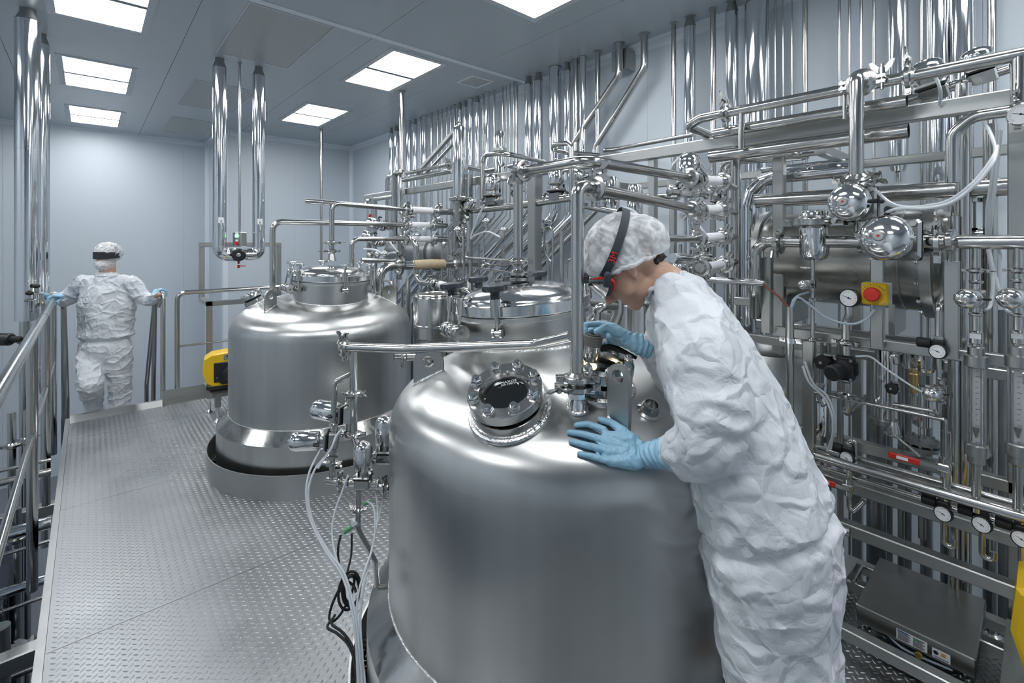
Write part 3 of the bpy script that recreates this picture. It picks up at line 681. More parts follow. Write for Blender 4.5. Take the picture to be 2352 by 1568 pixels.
# ================================================================ thick cladded pipes at the left edge
for (xa, xb, yb_, Y, l, rr) in ((42, 86, 735, 5.56, 'thick cladded pillar pipe at the left edge of the picture', .079), (84, 103, 900, 6.15, 'narrower cladded pipe half behind the thick left pillar', .062)):
    c = PY((xa+xb)/2, 60 if rr > .07 else 120, Y); c.z = ZC; zb = 1.6-(yb_-HZ)*dep(c)/FPX; r_ = (xb-xa)/2*dep(c)/FPX
    o = pipe(l, [Pt(c.x, Y, ZC-.10), Pt(c.x, Y, zb)], rr, clad_m, seg=36, name='cladded_pipe', bands=[(0, .43)] if rr > .07 else [(0, .45)])
    part('end_cone', G().lathe([(rr, 0), (rr*.64, .07), (rr*.64, .10)], (c.x, Y, ZC-.10), (0, 0, 1), 28), dark_m, o)
    if rr > .07: part('band', G().lathe([(rr, -.004), (rr*1.03, -.003), (rr*1.03, .003), (rr, .004)], (c.x, Y, 1.6-(645-HZ)*dep(c)/FPX), (0, 0, 1), 28), pol_m, o)
c = PY(102, 188, 7.6); pipe('slim steel riser behind the left pillar pipes', [Pt(c.x, 7.6, ZC), Pt(c.x, 7.6, -1.9)], .032, flange=satin_m)
# ================================================================ guard rails
def rail(label, runs, parent_loc, r=.021):
    t = thing('guard_rail', label, 'railing', parent_loc)
    for nm, P, rr in runs: part(nm, G().tube(P, rr, .07, 16), tube_m, t)
    return t
XLr = -.235; zt = 1.07
# far left rail from the stair opening back to the joint, then a second piece towards the camera
yA, yB, yC = 5.86, 1.93, -1.2
rail('left guard rail running to the stair opening, gripped by the walking person', [
    ('top_rail', [Pt(XLr, yA, -.3), Pt(XLr, yA, zt), Pt(XLr, yB, zt), Pt(XLr, yB, -.2)], .0245),
    ('mid_rail', [Pt(XLr, yA-.02, .52), Pt(XLr, yB+.02, .52)], .0155), ('post', [Pt(XLr, 3.75, zt), Pt(XLr, 3.75, -.35)], .0245), ('post', [Pt(XLr, 4.9, zt), Pt(XLr, 4.9, -.35)], .0245),
    ('joint_sleeve', [Pt(XLr, 4.62, zt), Pt(XLr, 4.66, zt)], .0262), ('joint_sleeve', [Pt(XLr, yB+.11, zt), Pt(XLr, yB+.14, zt)], .0262)], (XLr, yA, 0))
rail('near left guard rail cut by the left edge of the picture', [
    ('top_rail', [Pt(XLr, yB-.10, -.2), Pt(XLr, yB-.10, zt), Pt(XLr, yC, zt), Pt(XLr, yC, -.2)], .027),
    ('mid_rail', [Pt(XLr, yB-.12, .52), Pt(XLr, yC+.02, .52)], .0175)], (XLr, yB-.1, 0), .0235)
# stair hand rails descending
xs_ = .55
for x, l in ((XLr+.06, 'left stair handrail sloping down beyond the platform edge'), (xs_-.045, 'right stair handrail sloping down beyond the platform edge')):
    t = thing('stair_handrail', l, 'railing', (x, 5.95, 0), 'stair handrails')
    part('hand_rail', G().tube([Pt(x, 5.9, zt-.05), Pt(x, 6.02, zt-.05), Pt(x, 7.0, zt-1.15), Pt(x, 7.0, -1.6)], .021, .1, 16), dark_m, t)
    part('stringer', G().prism([(0, 0), (.0, -.22), (1.9, -2.25), (1.9, -2.0)], (x-.01, 5.83, .02), (0, 1, 0), (0, 0, 1), (.02, 0, 0)), dark_m, t, smooth=False)
    part('post', G().tube([Pt(x, 6.06, zt-.1), Pt(x, 6.3, -.6)], .02, .05, 12), dark_m, t)
rail('short guard rail post loop on the right of the stair opening', [
    ('post', [Pt(xs_, 5.83, -.15), Pt(xs_, 5.83, zt+.01), Pt(xs_, 5.99, zt+.01), Pt(xs_-.02, 6.05, zt-.15)], .0215)], (xs_, 5.83, 0))
g0 = .665
rail('far guard rail along the platform end behind the far vessel', [
    ('top_rail', [Pt(g0, 5.82, -.15), Pt(g0, 5.82, zt), Pt(2.5, 5.82, zt), Pt(2.5, 5.82, -.15)], .0215),
    ('mid_rail', [Pt(g0+.02, 5.82, .53), Pt(2.48, 5.82, .53)], .0105), ('post', [Pt(1.6, 5.82, zt), Pt(1.6, 5.82, -.15)], .0215)], (g0, 5.82, 0))
# stair treads below the opening
t = thing('stair', 'steel stair descending beyond the platform edge', 'stair', (.2, 6.0, -.2))
for k in range(9): part('stair_tread', G().box((XLr+.08, 5.84+k*.21, -.20*(k+1)), (xs_-.06, 6.06+k*.21, -.20*(k+1)+.03)), satin_m, t, smooth=False)
# ================================================================ square tube frame behind the U loop
def sq(g, pts, s, up=(0, 0, 1)):
    for a, b in zip(pts[:-1], pts[1:]):
        d = (V(b)-V(a)).normalized(); e_ = -s/2 if abs(d.z) > .5 else s/2; beam(g, V(a)-d*e_, V(b)+d*e_, s, up=(0, 1, 0) if abs(d.z) > .5 else up)
    return g
Yf = 6.35; za = PY(480, 560, Yf); a = PY(463, 562, Yf); b = PY(640, 566, Yf); s_ = .052
t = thing('support_rack', 'square tube frame standing behind the cladded U loop', 'frame', (a.x, Yf, 0)); zf = a.z; zl_ = PY(463, 688, Yf).z
part('frame_post', sq(G(), [Pt(a.x, Yf, zf), Pt(a.x, Yf, zl_)], s_), satin_m, t, smooth=False)
part('frame_rail', sq(G(), [Pt(a.x, Yf, zf), Pt(b.x, Yf, zf)], s_), satin_m, t, smooth=False)
part('frame_post', sq(G(), [Pt(b.x, Yf, zf), Pt(b.x, Yf, -.8)], s_), satin_m, t, smooth=False)
part('frame_rail', sq(G(), [Pt(a.x, Yf, zl_), Pt(a.x, Yf-.45, zl_)], s_), satin_m, t, smooth=False)
part('frame_rail', sq(G(), [Pt(a.x, Yf-.45, zl_), Pt(b.x+.5, Yf-.45, zl_)], s_), satin_m, t, smooth=False)
part('frame_post', sq(G(), [Pt(a.x, Yf-.45, zl_), Pt(a.x, Yf-.45, -.8)], s_), satin_m, t, smooth=False)
# ================================================================ yellow pump on its stand
def pump(key_loc, label, yaw=0, s=1.0):
    F_ = Mx.Translation(key_loc)@Mx.Rotation(yaw, 4, 'Z')@Mx.Diagonal((s, s, s, 1)); t = thing('peristaltic_pump', label, 'pump', key_loc)
    P = lambda x, y, z: F_@V((x, y, z)); u = F_.to_3x3()
    # housing profile in (x forward, z up), extruded along y
    prof = [(-.02, .03), (.02, .0), (.25, .0), (.25, .26), (.20, .275), (.01, .255), (-.035, .225), (-.045, .12)]
    g = G(); n = len(prof); W2 = .085
    lay = [(-W2, .93), (-W2+.012, 1.0), (W2-.012, 1.0), (W2, .93)]; PP = []
    for y, k in lay: PP += [P(.1+(x-.1)*k, y, .13+(z-.13)*k) for x, z in prof]
    fs = [tuple(range(n)), tuple(3*n+n-1-i for i in range(n))]+[(k*n+i, (k+1)*n+i, (k+1)*n+(i+1) % n, k*n+(i+1) % n) for k in range(3) for i in range(n)]
    g.add(PP, fs); part('housing', g, yel_m, t, ang=25)
    part('base', G().box((-.02, -W2*.9, -.03), (.25, W2*.9, .012), M=F_, bev=.01), black_m, t)
    f = G().box((.03, -W2-.004, .03), (.245, -W2+.01, .19), M=F_, bev=.006); part('front_cover', f, black_m, t)
    part('pump_head', G().lathe([(.075, 0), (.075, .05), (.055, .06), (.04, .10), (.03, .105)], P(.16, -W2, .10), u@V((0, -1, 0)), 24), black_m, t)
    part('head_bracket', G().prism([(.06, .03), (.12, .13), (.2, .15), (.2, .01), (.09, -.0)], P(0, -W2, .02), u@V((1, 0, 0)), u@V((0, 0, 1)), u@V((0, -.035, 0))), gasket_m, t)
    pn = part('panel', G().box((.10, -W2-.005, .205), (.23, -W2+.01, .248), M=F_), satin_m, t)
    part('display', G().box((.12, -W2-.007, .228), (.18, -W2, .244), M=F_), gasket_m, pn); part('keypad', G().box((.12, -W2-.007, .210), (.135, -W2, .222), M=F_), green_m, pn)
    part('keypad', G().box((.142, -W2-.007, .210), (.172, -W2, .223), M=F_), white_m, pn)
    part('screw', G().cyl(P(.055, -W2-.006, .07), P(.055, -W2, .07), .006, 10), satin_m, t)
    return t
sp = PY(518, 886, 5.0); sp = V((sp.x, 5.0, sp.z))
pump(sp+V((-.125, 0, .035)), 'yellow and black pump on the low stand left of the far vessel', yaw=math.radians(-12), s=1.12)
t = thing('pump_stand', 'low steel stand on levelling feet carrying the yellow pump', 'stand', (sp.x, 5.0, 0))
g = G().box((sp.x-.135, 4.80, sp.z-.035), (sp.x+.35, 5.25, sp.z-.005)); part('stand_top', g, satin_m, t, smooth=False)
for x, y in ((sp.x-.09, 4.84), (sp.x-.10, 5.16), (sp.x+.3, 4.84), (sp.x+.3, 5.16)):
    part('leg', G().box((x-.022, y-.022, sp.z-.13), (x+.022, y+.022, sp.z-.03)), satin_m, t, smooth=False)
    part('levelling_foot', G().lathe([(.048, 0), (.045, .012), (.016, .03), (.012, .035), (.012, sp.z-.12)], (x, y, 0), seg=24), pol_m, t)
# ================================================================ pipework of the lower level seen past the rail
Xl = -.30
for k, (py_, r_, m_) in enumerate(((1215, .040, clad_m), (1258, .011, tube_m), (1345, .032, clad_m), (1385, .011, tube_m), (1068, .011, tube_m), (1095, .022, tube_m), (1500, .03, dark_m), (1540, .022, tube_m))):
    p = PX(60, py_, Xl); y = p.y
    pipe('%s horizontal pipe below the near guard rail, %s' % ('cladded' if m_ is clad_m else 'bare', ['second thick one from top', 'with flanges above the lower thick pipe', 'lower thick one', 'with flanges lowest', 'thin upper one', 'thin one under the upper one', 'dark one near the floor corner', 'lowest of all'][k]),
         [Pt(-1.9, y, p.z), Pt(-.185, y, p.z)], r_, m_, group='lower level pipes', clamps=[(0, .80), (0, .87)] if k in (1, 3) else (), bands=[(0, .75), (0, .88)] if m_ is clad_m else ())
for k, (px_, Y, z0, z1, r_) in enumerate(((92, 6.3, -2.2, 1.0, .04), (70, 5.2, -2.2, .3, .025), (84, 4.6, -2.2, -.2, .03), (60, 3.6, -2.2, -.4, .045), (100, 5.6, -2.2, .2, .02))):
    p = PY(px_, 900, Y); pipe('upright pipe of the lower level %s' % ['under the left pillar pipe', 'behind the rail post', 'right of the rail post', 'nearest below the rail', 'tight by the platform edge'][k], [Pt(p.x-.1, Y, z0), Pt(p.x-.1, Y, z1)], r_, m=tube_m, group='lower level uprights', clamps=[(0, .9)])
for k, Y in enumerate((3.3, 5.0)):
    solo('floor_beam', beam(G(), Pt(-2.4, Y, -.42), Pt(-.17, Y, -.42), .08), satin_m, 'grey cross beam of the lower level, %s one' % ['nearer', 'farther'][k], 'beam', 'lower level beams', smooth=False)
for k, (x, y, z) in enumerate(((-.85, 2.3, -1.5), (-.7, 3.4, -1.4), (-.95, 4.4, -1.3))):
    t = thing('transfer_pump', 'blue motor pump on the lower level, %s' % ['nearest', 'middle', 'farthest'][k], 'pump', (x, y, z-.8), 'blue pumps')
    part('motor', G().lathe([(.09, 0), (.11, .02), (.11, .28), (.08, .3)], (x, y, z), (0, 1, 0), 24), blue_m, t); part('pump_casing', G().lathe([(.05, 0), (.14, .01), (.14, .07), (.05, .08)], (x, y-.1, z), (0, 1, 0), 24), tube_m, t)
    part('base_plate', G().box((x-.12, y-.1, z-.8), (x+.12, y+.3, z-.11)), dark_m, t)
filler_m = mat('dark_blue_filler', (.035, .05, .075), .45)  # ribbed dark boxes added to darken the view below the left rail
for k, (y0, y1) in enumerate(((1.2, 2.5), (2.6, 3.7), (3.85, 5.4))):
    t = thing('dark_filler', 'added dark blue cabinet on the lower level, %s' % ['nearest', 'middle', 'farthest'][k], 'filler', (-1.3, (y0+y1)/2, ZF))
    part('filler_core', G().box((-2.2, y0, ZF+.05), (-.41, y1, -.72)), filler_m, t, smooth=False)
    n_ = 5
    for i in range(n_): part('filler_rib', G().box((-.412, y0+(y1-y0)*i/n_+.012, ZF+.1), (-.40, y0+(y1-y0)*(i+1)/n_-.012, -.76)), filler_m, t, smooth=False)
# black motor poking in at the left edge, small knobs by the pillar
p = PD(0, 779, 2.9); t = thing('motor_actuator', 'black cylindrical actuator poking in at the left edge above the rail', 'actuator', p)
part('casing', G().lathe([(.03, 0), (.038, .01), (.038, .16), (.03, .17)], p-R2*.1, R2, 24), black_m, t); part('neck', G().lathe([(.02, 0), (.02, .05), (.012, .06)], p+R2*.07, R2, 16), gasket_m, t)
part('bracket', G().tube([p-R2*.1+V((0, 0, -.03)), p-R2*.1+V((0, 0, -1.2))], .02, seg=10), tube_m, t)
for px_, py_, l in ((68, 673, 'black ball knob valve at the foot of the left pillar, lower'), (83, 657, 'black ball knob valve at the foot of the left pillar, upper')):
    p = PY(px_, py_, 5.45); t = thing('ball_knob_valve', l, 'valve', p); part('ball_knob', G().ell(p, (.026, .026, .018)), gasket_m, t)
    part('valve_stem', G().cyl(p+V((0, 0, 0)), p+V((.0, 0, -.06)), .006, 10).cyl(p+V((-.03, 0, -.06)), p+V((.04, 0, -.06)), .008, 10).cyl(p+V((.03, 0, -.06)), p+V((.03, 0, -.16)), .014, 12).cyl(p+V((.03, 0, -.14)), p+V((.03, .14, -.14)), .012, 10), tube_m, t)
# ================================================================ right hand skid: frame
Xf = 2.7; ZT = 2.155
t = frm = thing('skid_frame', 'square tube skid frame along the right wall carrying pipes and gauges', 'frame', (2.7, 2, 0))
def fb(a, b, s=.06, nm='frame_beam', lab=None, s2=None, m=None):
    g = G(); d = (V(b)-V(a)).normalized(); beam(g, a, b, s, up=(0, 1, 0) if abs(d.z) > .5 else (0, 0, 1), s2=s2); return part(nm, g, m or satin_m, frm, lab, smooth=False)
fb(Pt(Xf, 5.88, ZT), Pt(Xf, -1.2, ZT), .06, s2=.068)
fb(Pt(Xf+.75, 3.0, ZT-.1), Pt(Xf+.75, -1.2, ZT-.1), .05)
for y in (2.35, .75): fb(Pt(Xf+.03, y, ZT-.1), Pt(Xf+.72, y, ZT-.1), .05)
def post(px, X, py0=None, z0=-1.6, z1=None, s=.055, lab=None):
    p = PX(px, 560, X); return fb(Pt(X, p.y, z0), Pt(X, p.y, ZT-.035 if z1 is None else z1), s, 'frame_post', lab)
post(848, Xf+.02); post(1046, Xf+.02); post(1500, Xf+.02, s=.045); post(1228, 2.62, s=.085, lab='wide frame post right behind the near lid pipe'); post(1546, Xf-.05, z1=1.85, s=.035)
post(1790, Xf+.1); post(2335, Xf+.05, s=.05)
for X in (Xf+.75,):
    for y in (2.35, .75, -.6): fb(Pt(X, y, -1.6), Pt(X, y, ZT-.13), .05, 'frame_post')
# lower front beams
def yb(px, X): return PX(px, 560, X).y
fb(Pt(2.55, yb(1784, 2.55), 1.152), Pt(2.55, -.3, 1.152), .045, lab='rail carrying the three short posts')
fb(Pt(2.75, 2.2, 1.06), Pt(2.75, -.3, 1.06), .045); fb(Pt(3.25, 2.2, 1.06), Pt(3.25, -.3, 1.06), .06)
fb(Pt(2.60, 1.1, .478), Pt(2.60, -.5, .478), .05); fb(Pt(2.75, 1.3, .62), Pt(2.75, -.5, .62), .05)
fb(Pt(2.47, 1.1, .35), Pt(2.47, -.4, .35), .055, s2=.052)
fb(Pt(2.62, 1.3, .02), Pt(2.62, -.4, .02), .05)
# shelf with the balance
fb(Pt(2.175, .62, .095), Pt(2.175, -.5, .095), .045, 'shelf_rail'); fb(Pt(2.66, .62, .095), Pt(2.66, -.5, .095), .045, 'shelf_rail')
fb(Pt(2.2, .60, .095), Pt(2.64, .60, .095), .045, 'shelf_rail')
part('shelf_plate', G().box((2.15, .10, .118), (2.68, -.5, .124)), satin_m, frm, smooth=False)
# three short posts with rods up to the main header
for x0, x1, ytop, ybt, l in ((1753, 1771, 591, 763, 'left'), (2005, 2027, 595, 798, 'middle'), (2174, 2198, 600, 821, 'right')):
    X = 2.5; a = PX((x0+x1)/2, ytop, X); zb = PX((x0+x1)/2, ybt, X).z
    fb(Pt(X, a.y, zb), Pt(X, a.y, a.z), .045, 'support_post', l+' short support post'); part('rod', G().cyl((2.44, a.y, a.z), (2.44, a.y, 1.575), .008, 10), tube_m, frm)
    part('end_cap', G().box((X-.024, a.y-.024, a.z), (X+.024, a.y+.024, a.z+.003)), pol_m, frm)
# ================================================================ headers and tall pipes at the right
XA = 2.44
a = PX(1735, 740, XA); h = 1.594
yl = PX(1735, 600, XA).y
pm = pipe('long horizontal header at eye level with elbow at its left end', [Pt(XA+.05, yl+.02, 1.22), Pt(XA, yl, 1.34), Pt(XA, yl, h), Pt(XA, -1.2, h)], .0262, bend=.075, cat='pipe',
     clamps=[(2, (yl-yb(1792, XA))/(yl+1.2), XM), (2, (yl-yb(2154, XA))/(yl+1.2), UP)])
for px in (1759, 2181, 2008):
    y = yb(px, XA); part('collar', G().lathe([(.0262, 0), (.029, .001), (.029, .022), (.0262, .023)], (XA, y-.011, h), (0, 1, 0), 24), tube_m, pm)
# filter housing on the header
y = yb(1870, XA); t = thing('filter_housing', 'polished cup shaped strainer on the eye level header', 'filter', (XA, y, h-.1))
zt_, zb_ = 1.6-(482-HZ)*dep(Pt(XA, y, 0))/FPX, 1.6-(598-HZ)*dep(Pt(XA, y, 0))/FPX; r_ = .058
part('housing', G().lathe([(.01, 0), (.03, .002), (.05, .012), (r_, .03), (r_, zt_-zb_-.055), (r_*.98, zt_-zb_-.05)], (XA, y, zb_), seg=40), pol_m, t)
part('cap', G().lathe([(r_, 0), (r_, .03), (r_*.93, .046), (r_*.7, .052), (.01, .053)], (XA, y, zt_-.053), seg=40), pol_m, t)
cl_ = place('clamp', frame((XA, y, zt_-.055), UP, V((-.2, -1, 0)), r_*.83), t)
yv = y; XD = XA-.02
p1 = pipe('thin drain tube under the polished strainer', [Pt(XD, y, zb_+.01), Pt(XD, y, zb_-.36)], .0085, clamps=[(0, .50), (0, .98)], name='tube')
part('side_nipple', G().cyl((XD, y, zb_-.032), (XD, y+.05, zb_-.032), .005, 10).cyl((XD, y+.02, zb_-.032), (XD, y+.035, zb_-.032), .008, 10), tube_m, p1)
valve('valve_1', (XD, y, 1.6-(652-HZ)*dep(Pt(XD, y, 0))/FPX), V((-1, .25, 0)), UP, 'small diaphragm valve on the thin drain tube', .78)
# T branch and tall elbow pipe with the upper dome valve
y = yb(1978, XA); XT = 2.5; zt2 = 2.268
tp = pipe('long top header crossing the upper right corner with a looped left end', [PX(1648, 318, 2.82), PX(1600, 290, 2.55) if False else Pt(XT, yb(1578, XT), zt2-.03), Pt(XT, yb(1590, XT)-.05, zt2), Pt(XT, -1.0, zt2)], .0245, bend=.05,
     clamps=[(2, .06, UP), (2, (yb(1590, XT)-.05-yb(2087, XT))/(yb(1590, XT)+.95), UP)])
tp2 = pipe('tall elbow pipe dropping from the top header to the eye level header', [Pt(XT, y, zt2), Pt(XT-.10, y, zt2), Pt(XA, y, zt2) if False else Pt(XT-.135, y, zt2), Pt(XT-.135, y, 1.86), Pt(XA, y, 1.72), Pt(XA, y, h)], .0265, bend=.05, clamps=[(3, .02, YM)])
clamp_on(tp2, Pt(XT-.055, y, zt2), XM, .026, YM)
for px, zz in ((1703, None), (2340, None)):
    y = yb(px, XT); pipe('short drop from the top header, %s' % ('left one' if px < 2000 else 'right one at the picture edge'), [Pt(XT, y, zt2), Pt(XT, y, zt2-.2)], .016 if px < 2000 else .022, group='header drops')
y = yb(1940, XT); pipe('thin stub with collar under the top header', [Pt(XT, y, zt2), Pt(XT, y, zt2-.13)], .009, group='header drops')
# half pipe covers below
X = 2.56
for (x0, y0), (x1, y1), r_, l in (((1640, 309), (2083, 229), .028, 'upper open ended cover pipe under the top header'), ((1632, 357), (2087, 304), .033, 'lower open ended cover pipe under the frame beam')):
    a = PX(x0, y0, X); b = PX(x1, y1, X); b.z = a.z = (a.z+b.z)/2
    g = G().lathe([(r_, 0), (r_, (b-a).length), (r_*.93, (b-a).length), (r_*.93, 0), (r_, 0)], a, b-a, 28); solo('cover_pipe', g, tube_m, l, 'pipe')
# clip rods under it
# polished insulated elbow pipe (right middle)
X = 2.92; a = PX(1720, 700, X); b = PX(1750, 408, X); c = PX(1958, 396, X); c.z = b.z
P_ = fillet([Pt(X, a.y, .9), Pt(X, a.y, b.z), Pt(X, c.y, b.z)], .16, 3); r_ = .040
o = solo('cladded_pipe', G().tube(P_, r_, .001, 28), clad_m, 'cladded elbow pipe behind the eye level header, turning right', 'pipe')
for i in range(1, len(P_)-1): part('band', G().lathe([(r_, -.004), (r_*1.05, -.003), (r_*1.05, .003), (r_, .004)], P_[i], P_[i+1]-P_[i-1], 28), pol_m, o)
pipe('thin bright pipe above the cladded elbow pipe', [PX(1750, 391, 3.05), Pt(3.05, yb(1975, 3.05), PX(1750, 391, 3.05).z)], .018, m=pol_m)
# pipe at y~462..440
X = 2.8; a = PX(1738, 462, X); pipe('stout horizontal header above the round vessel', [Pt(X, a.y, a.z), Pt(X, -1.2, a.z)], .0385, clamps=[], seg=20)
X = 2.9; a = PX(1690, 600, X); pipe('olive toned riser left of the cladded elbow pipe', [Pt(X, PX(1690, 600, 2.69).y, .8), Pt(X, PX(1690, 600, 2.69).y, 2.1)], .026) if False else None
# manifold: vertical risers that take the white hoses
ym = 1.10; XM1 = 2.695; ymn = PX(1690, 560, XM1).y
mf = pipe('manifold riser behind the white hose couplings', [Pt(XM1, ymn, .9), Pt(XM1, ymn, 2.12)], .026)
ymb = PX(1668, 560, 2.8).y; pipe('thinner riser left of the hose manifold', [Pt(2.8, ymb, .9), Pt(2.8, ymb, 2.05), Pt(2.8, ymb-.5, 2.05)], .013, bend=.05)
# loop pipe over the manifold
a = PX(1655, 388, 2.75); pipe('looped thin pipe above the hose manifold', [Pt(2.75, a.y, a.z-.15), Pt(2.75, a.y, PX(1665, 372, 2.75).z), Pt(2.75, yb(1830, 2.75), PX(1665, 372, 2.75).z), Pt(2.95, yb(1830, 2.75)-.0, PX(1665, 372, 2.75).z-.0), Pt(2.95, yb(1700, 2.95), PX(1665, 372, 2.75).z+.02)], .0125, bend=.05)
# ================================================================ round vessel (heat exchanger) behind the header
XV = 3.0; zv = 1.505; rv = .243; y1v, y0v = yb(1790, XV)+.03, yb(2133, XV)
t = thing('round_vessel', 'large horizontal brushed vessel behind the eye level header', 'tank', (XV, y0v, zv-rv))
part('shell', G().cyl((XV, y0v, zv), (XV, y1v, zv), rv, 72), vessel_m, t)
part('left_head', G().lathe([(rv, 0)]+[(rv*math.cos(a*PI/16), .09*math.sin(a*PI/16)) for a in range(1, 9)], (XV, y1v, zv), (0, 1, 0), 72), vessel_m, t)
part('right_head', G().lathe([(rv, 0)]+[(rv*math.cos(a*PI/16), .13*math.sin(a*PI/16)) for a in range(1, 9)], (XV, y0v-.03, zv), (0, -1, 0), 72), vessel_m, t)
for y in (y1v-.01, y0v+.075): part('body_seam', G().lathe([(rv, 0), (rv+.003, .002), (rv+.003, .008), (rv, .01)], (XV, y, zv), (0, 1, 0), 72), satin_m, t)
fl = part('right_flange', G().lathe([(rv, -.03), (rv+.03, -.028), (rv+.03, .012), (rv, .014)], (XV, y0v-.01, zv), (0, 1, 0), 72), satin_m, t)
fl2 = part('left_flange', G().lathe([(rv, 0), (rv+.022, .002), (rv+.022, .03), (rv, .032)], (XV, y1v, zv), (0, 1, 0), 72), satin_m, t)
for i in range(16):
    a = 2*PI*i/16; place('hex_bolt', frame((XV+(rv+.014)*math.cos(a), y0v+.004, zv+(rv+.014)*math.sin(a)), YP), fl); place('hex_bolt', frame((XV+(rv+.01)*math.cos(a), y1v+.032, zv+(rv+.01)*math.sin(a)), YP), fl2)
part('end_elbow', G().tube([Pt(XV-.06, y0v-.15, zv+.10), Pt(XV-.06, y0v-.22, zv+.10), Pt(XV-.06, y0v-.22, zv-.2)], .05, .06, 20), pol_m, t)
part('top_nozzle', G().cyl((XV-.08, y0v-.13, zv+.15), (XV-.08, y0v-.13, zv+.30), .045, 24).lathe([(.045, 0), (.062, .004), (.062, .02), (.045, .024)], (XV-.08, y0v-.13, zv+.26), seg=24), pol_m, t)
for y in (y1v-.12, y0v+.12): part('saddle', G().box((XV-.12, y-.012, zv-rv-.12), (XV+.16, y+.012, zv-rv+.05)), satin_m, t)
# small vessel behind the woman (shoulder of a tank below the left short post)
t = thing('small_vessel', 'stainless vessel shoulder half hidden behind the bending woman', 'tank', PX(1775, 900, 2.9))
c = PX(1770, 780, 2.95); part('shell', G().lathe([(.26, -2.6), (.26, -.10), (.235, -.05), (.16, -.01), (.0, 0)], c, seg=56), tank_m, t)
# ================================================================ dome valves
valve('valve_2', PX(1985, 470, XA-.01), V((-1, .18, .03)), UP, 'dome valve on the tall elbow pipe above the header', 1.0)
valve('valve_2', PX(2078, 556, XA), V((-1, .22, .12)), YP, 'largest dome valve on the eye level header', 1.16)
valve('valve_2', PX(2146, 212, 2.9), V((-.45, .2, .9)), YP, 'dome valve half hidden behind the top header', .85)
valve('valve_2', PX(2258, 178, 3.0), V((-.25, .2, 1)), YP, 'dome valve rising behind the top header near the right edge', .75)
fms = []
for k, px in enumerate((2242, 2338)):
    X = XA; y = yb(px, X); P0 = Pt(X, y, h); side = 'left' if k == 0 else 'right'
    zz = lambda py: 1.6-(py-HZ)*dep(Pt(X, y, 0))/FPX
    dp = pipe('%s drop from the header to a flow meter' % side, [P0, Pt(X, y, zz(820))], .0125, group='flow meter drops', clamps=[(0, (h-zz(621))/(h-zz(820)), YM)])
    valve('valve_1', Pt(X-.005, y, zz(684)), V((-1, .12, .05)), UP, '%s red dotted valve above its flow meter' % side, 1.35)
    # union above meter
    part('union', G().lathe([(.0125, 0), (.019, .004), (.019, .045), (.0125, .05)], (X, y, zz(790)), seg=20), tube_m, dp); part('label', G().box((X-.021, y-.014, zz(776)), (X-.019, y+.016, zz(765))), white_m, dp)
    t = thing('flow_meter', '%s glass tube flow meter hanging by the right edge' % ('left of the two' if k == 0 else 'right of the two'), 'flow meter', (X, y, zz(1055)), 'glass flow meters'); R_ = .034
    part('top_cap', G().lathe([(.018, .045), (.024, .04), (.024, .012), (R_, .008), (R_, -.030), (.028, -.034)][::-1], (X, y, zz(822)), seg=32), satin_m, t)
    part('bottom_cap', G().lathe([(.028, .03), (R_, .026), (R_, -.012), (.024, -.016), (.024, -.04), (.014, -.05)][::-1], (X, y, zz(1037)), seg=32), satin_m, t)
    part('glass_tube', G().lathe([(.021, 0), (.021, zz(838)-zz(1028)), (.017, zz(838)-zz(1028)), (.017, 0), (.021, 0)], (X, y, zz(1028)), seg=28), glass_m, t)
    part('scale_plate', G().box((X+.004, y-.011, zz(1020)), (X+.008, y+.011, zz(846))), white_m, t)
    sc = G()
    for j in range(14): z_ = zz(1015)+(zz(852)-zz(1015))*j/13; sc.box((X+.003, y-(.010 if j % 3 == 0 else .005), z_-.0007), (X+.0045, y+.002, z_+.0007))
    part('scale_marks', sc, ink_m, t); part('float', G().lathe([(.002, -.03), (.009, 0), (.009, .006)], (X-.004, y, zz(985)), seg=16), dark_m, t)
    for sx, sy in ((-.6, .75), (.6, -.75), (.6, .75), (-.6, -.75)): part('tie_rod', G().cyl((X+sx*R_*.9, y+sy*R_*.9, zz(1035)), (X+sx*R_*.9, y+sy*R_*.9, zz(830)), .0035, 8), satin_m, t)
    pipe('%s outlet tube under its flow meter' % side, [Pt(X, y, zz(1050)), Pt(X, y, zz(1175)), ], .0135, group='flow meter outlets')
# ================================================================ emergency stop and gauges
def gauge(px, py, X, r, label, key='gauge_black', parent=None, z=(-1, .25, .05)): return place(key, frame(PX(px, py, X), V(z), None, r)@Mx.Rotation(math.radians(-90), 4, 'Z'), parent, label, 'gauge', 'dial gauges')
c = PX(2013, 674, 2.47); t = thing('emergency_stop', 'yellow emergency stop box with red mushroom button on the middle post', 'switch', c); Fm = frame(c, (-1, .12, .02), UP)@Mx.Rotation(math.radians(-90), 4, 'Z') if False else frame(c, (-1, .10, .0), UP)
# frame X=up, Y = z cross x
w2 = .046
part('cover', G().box((-w2, -w2, 0), (w2, w2, .032), M=Fm, bev=.006), yel_m, t); part('back_box', G().box((-w2*1.02, -w2*1.02, -.03), (w2*1.02, w2*1.02, 0), M=Fm, bev=.004), cable_m, t)
part('mushroom_button', G().lathe([(.018, .03), (.018, .044), (.029, .046), (.030, .054), (.025, .061), (.01, .064), (.001, .064)], M=Fm, seg=32), red_m, t)
part('collar', G().lathe([(.0, .031), (.036, .0315), (.036, .034), (.02, .036)], M=Fm, seg=32), yel_m, t)
for sx, sy in ((1, 1), (-1, -1)): part('screw', G().lathe([(.005, .0315), (.005, .0335)], (0, 0, 0), M=Fm@Mx.Translation((sx*.037, sy*.037, 0)), seg=12), dark_m, t)
part('cable_gland', G().cyl(Fm@V((-.046, 0, -.012)), Fm@V((-.066, 0, -.012)), .016, 16), cable_m, t)
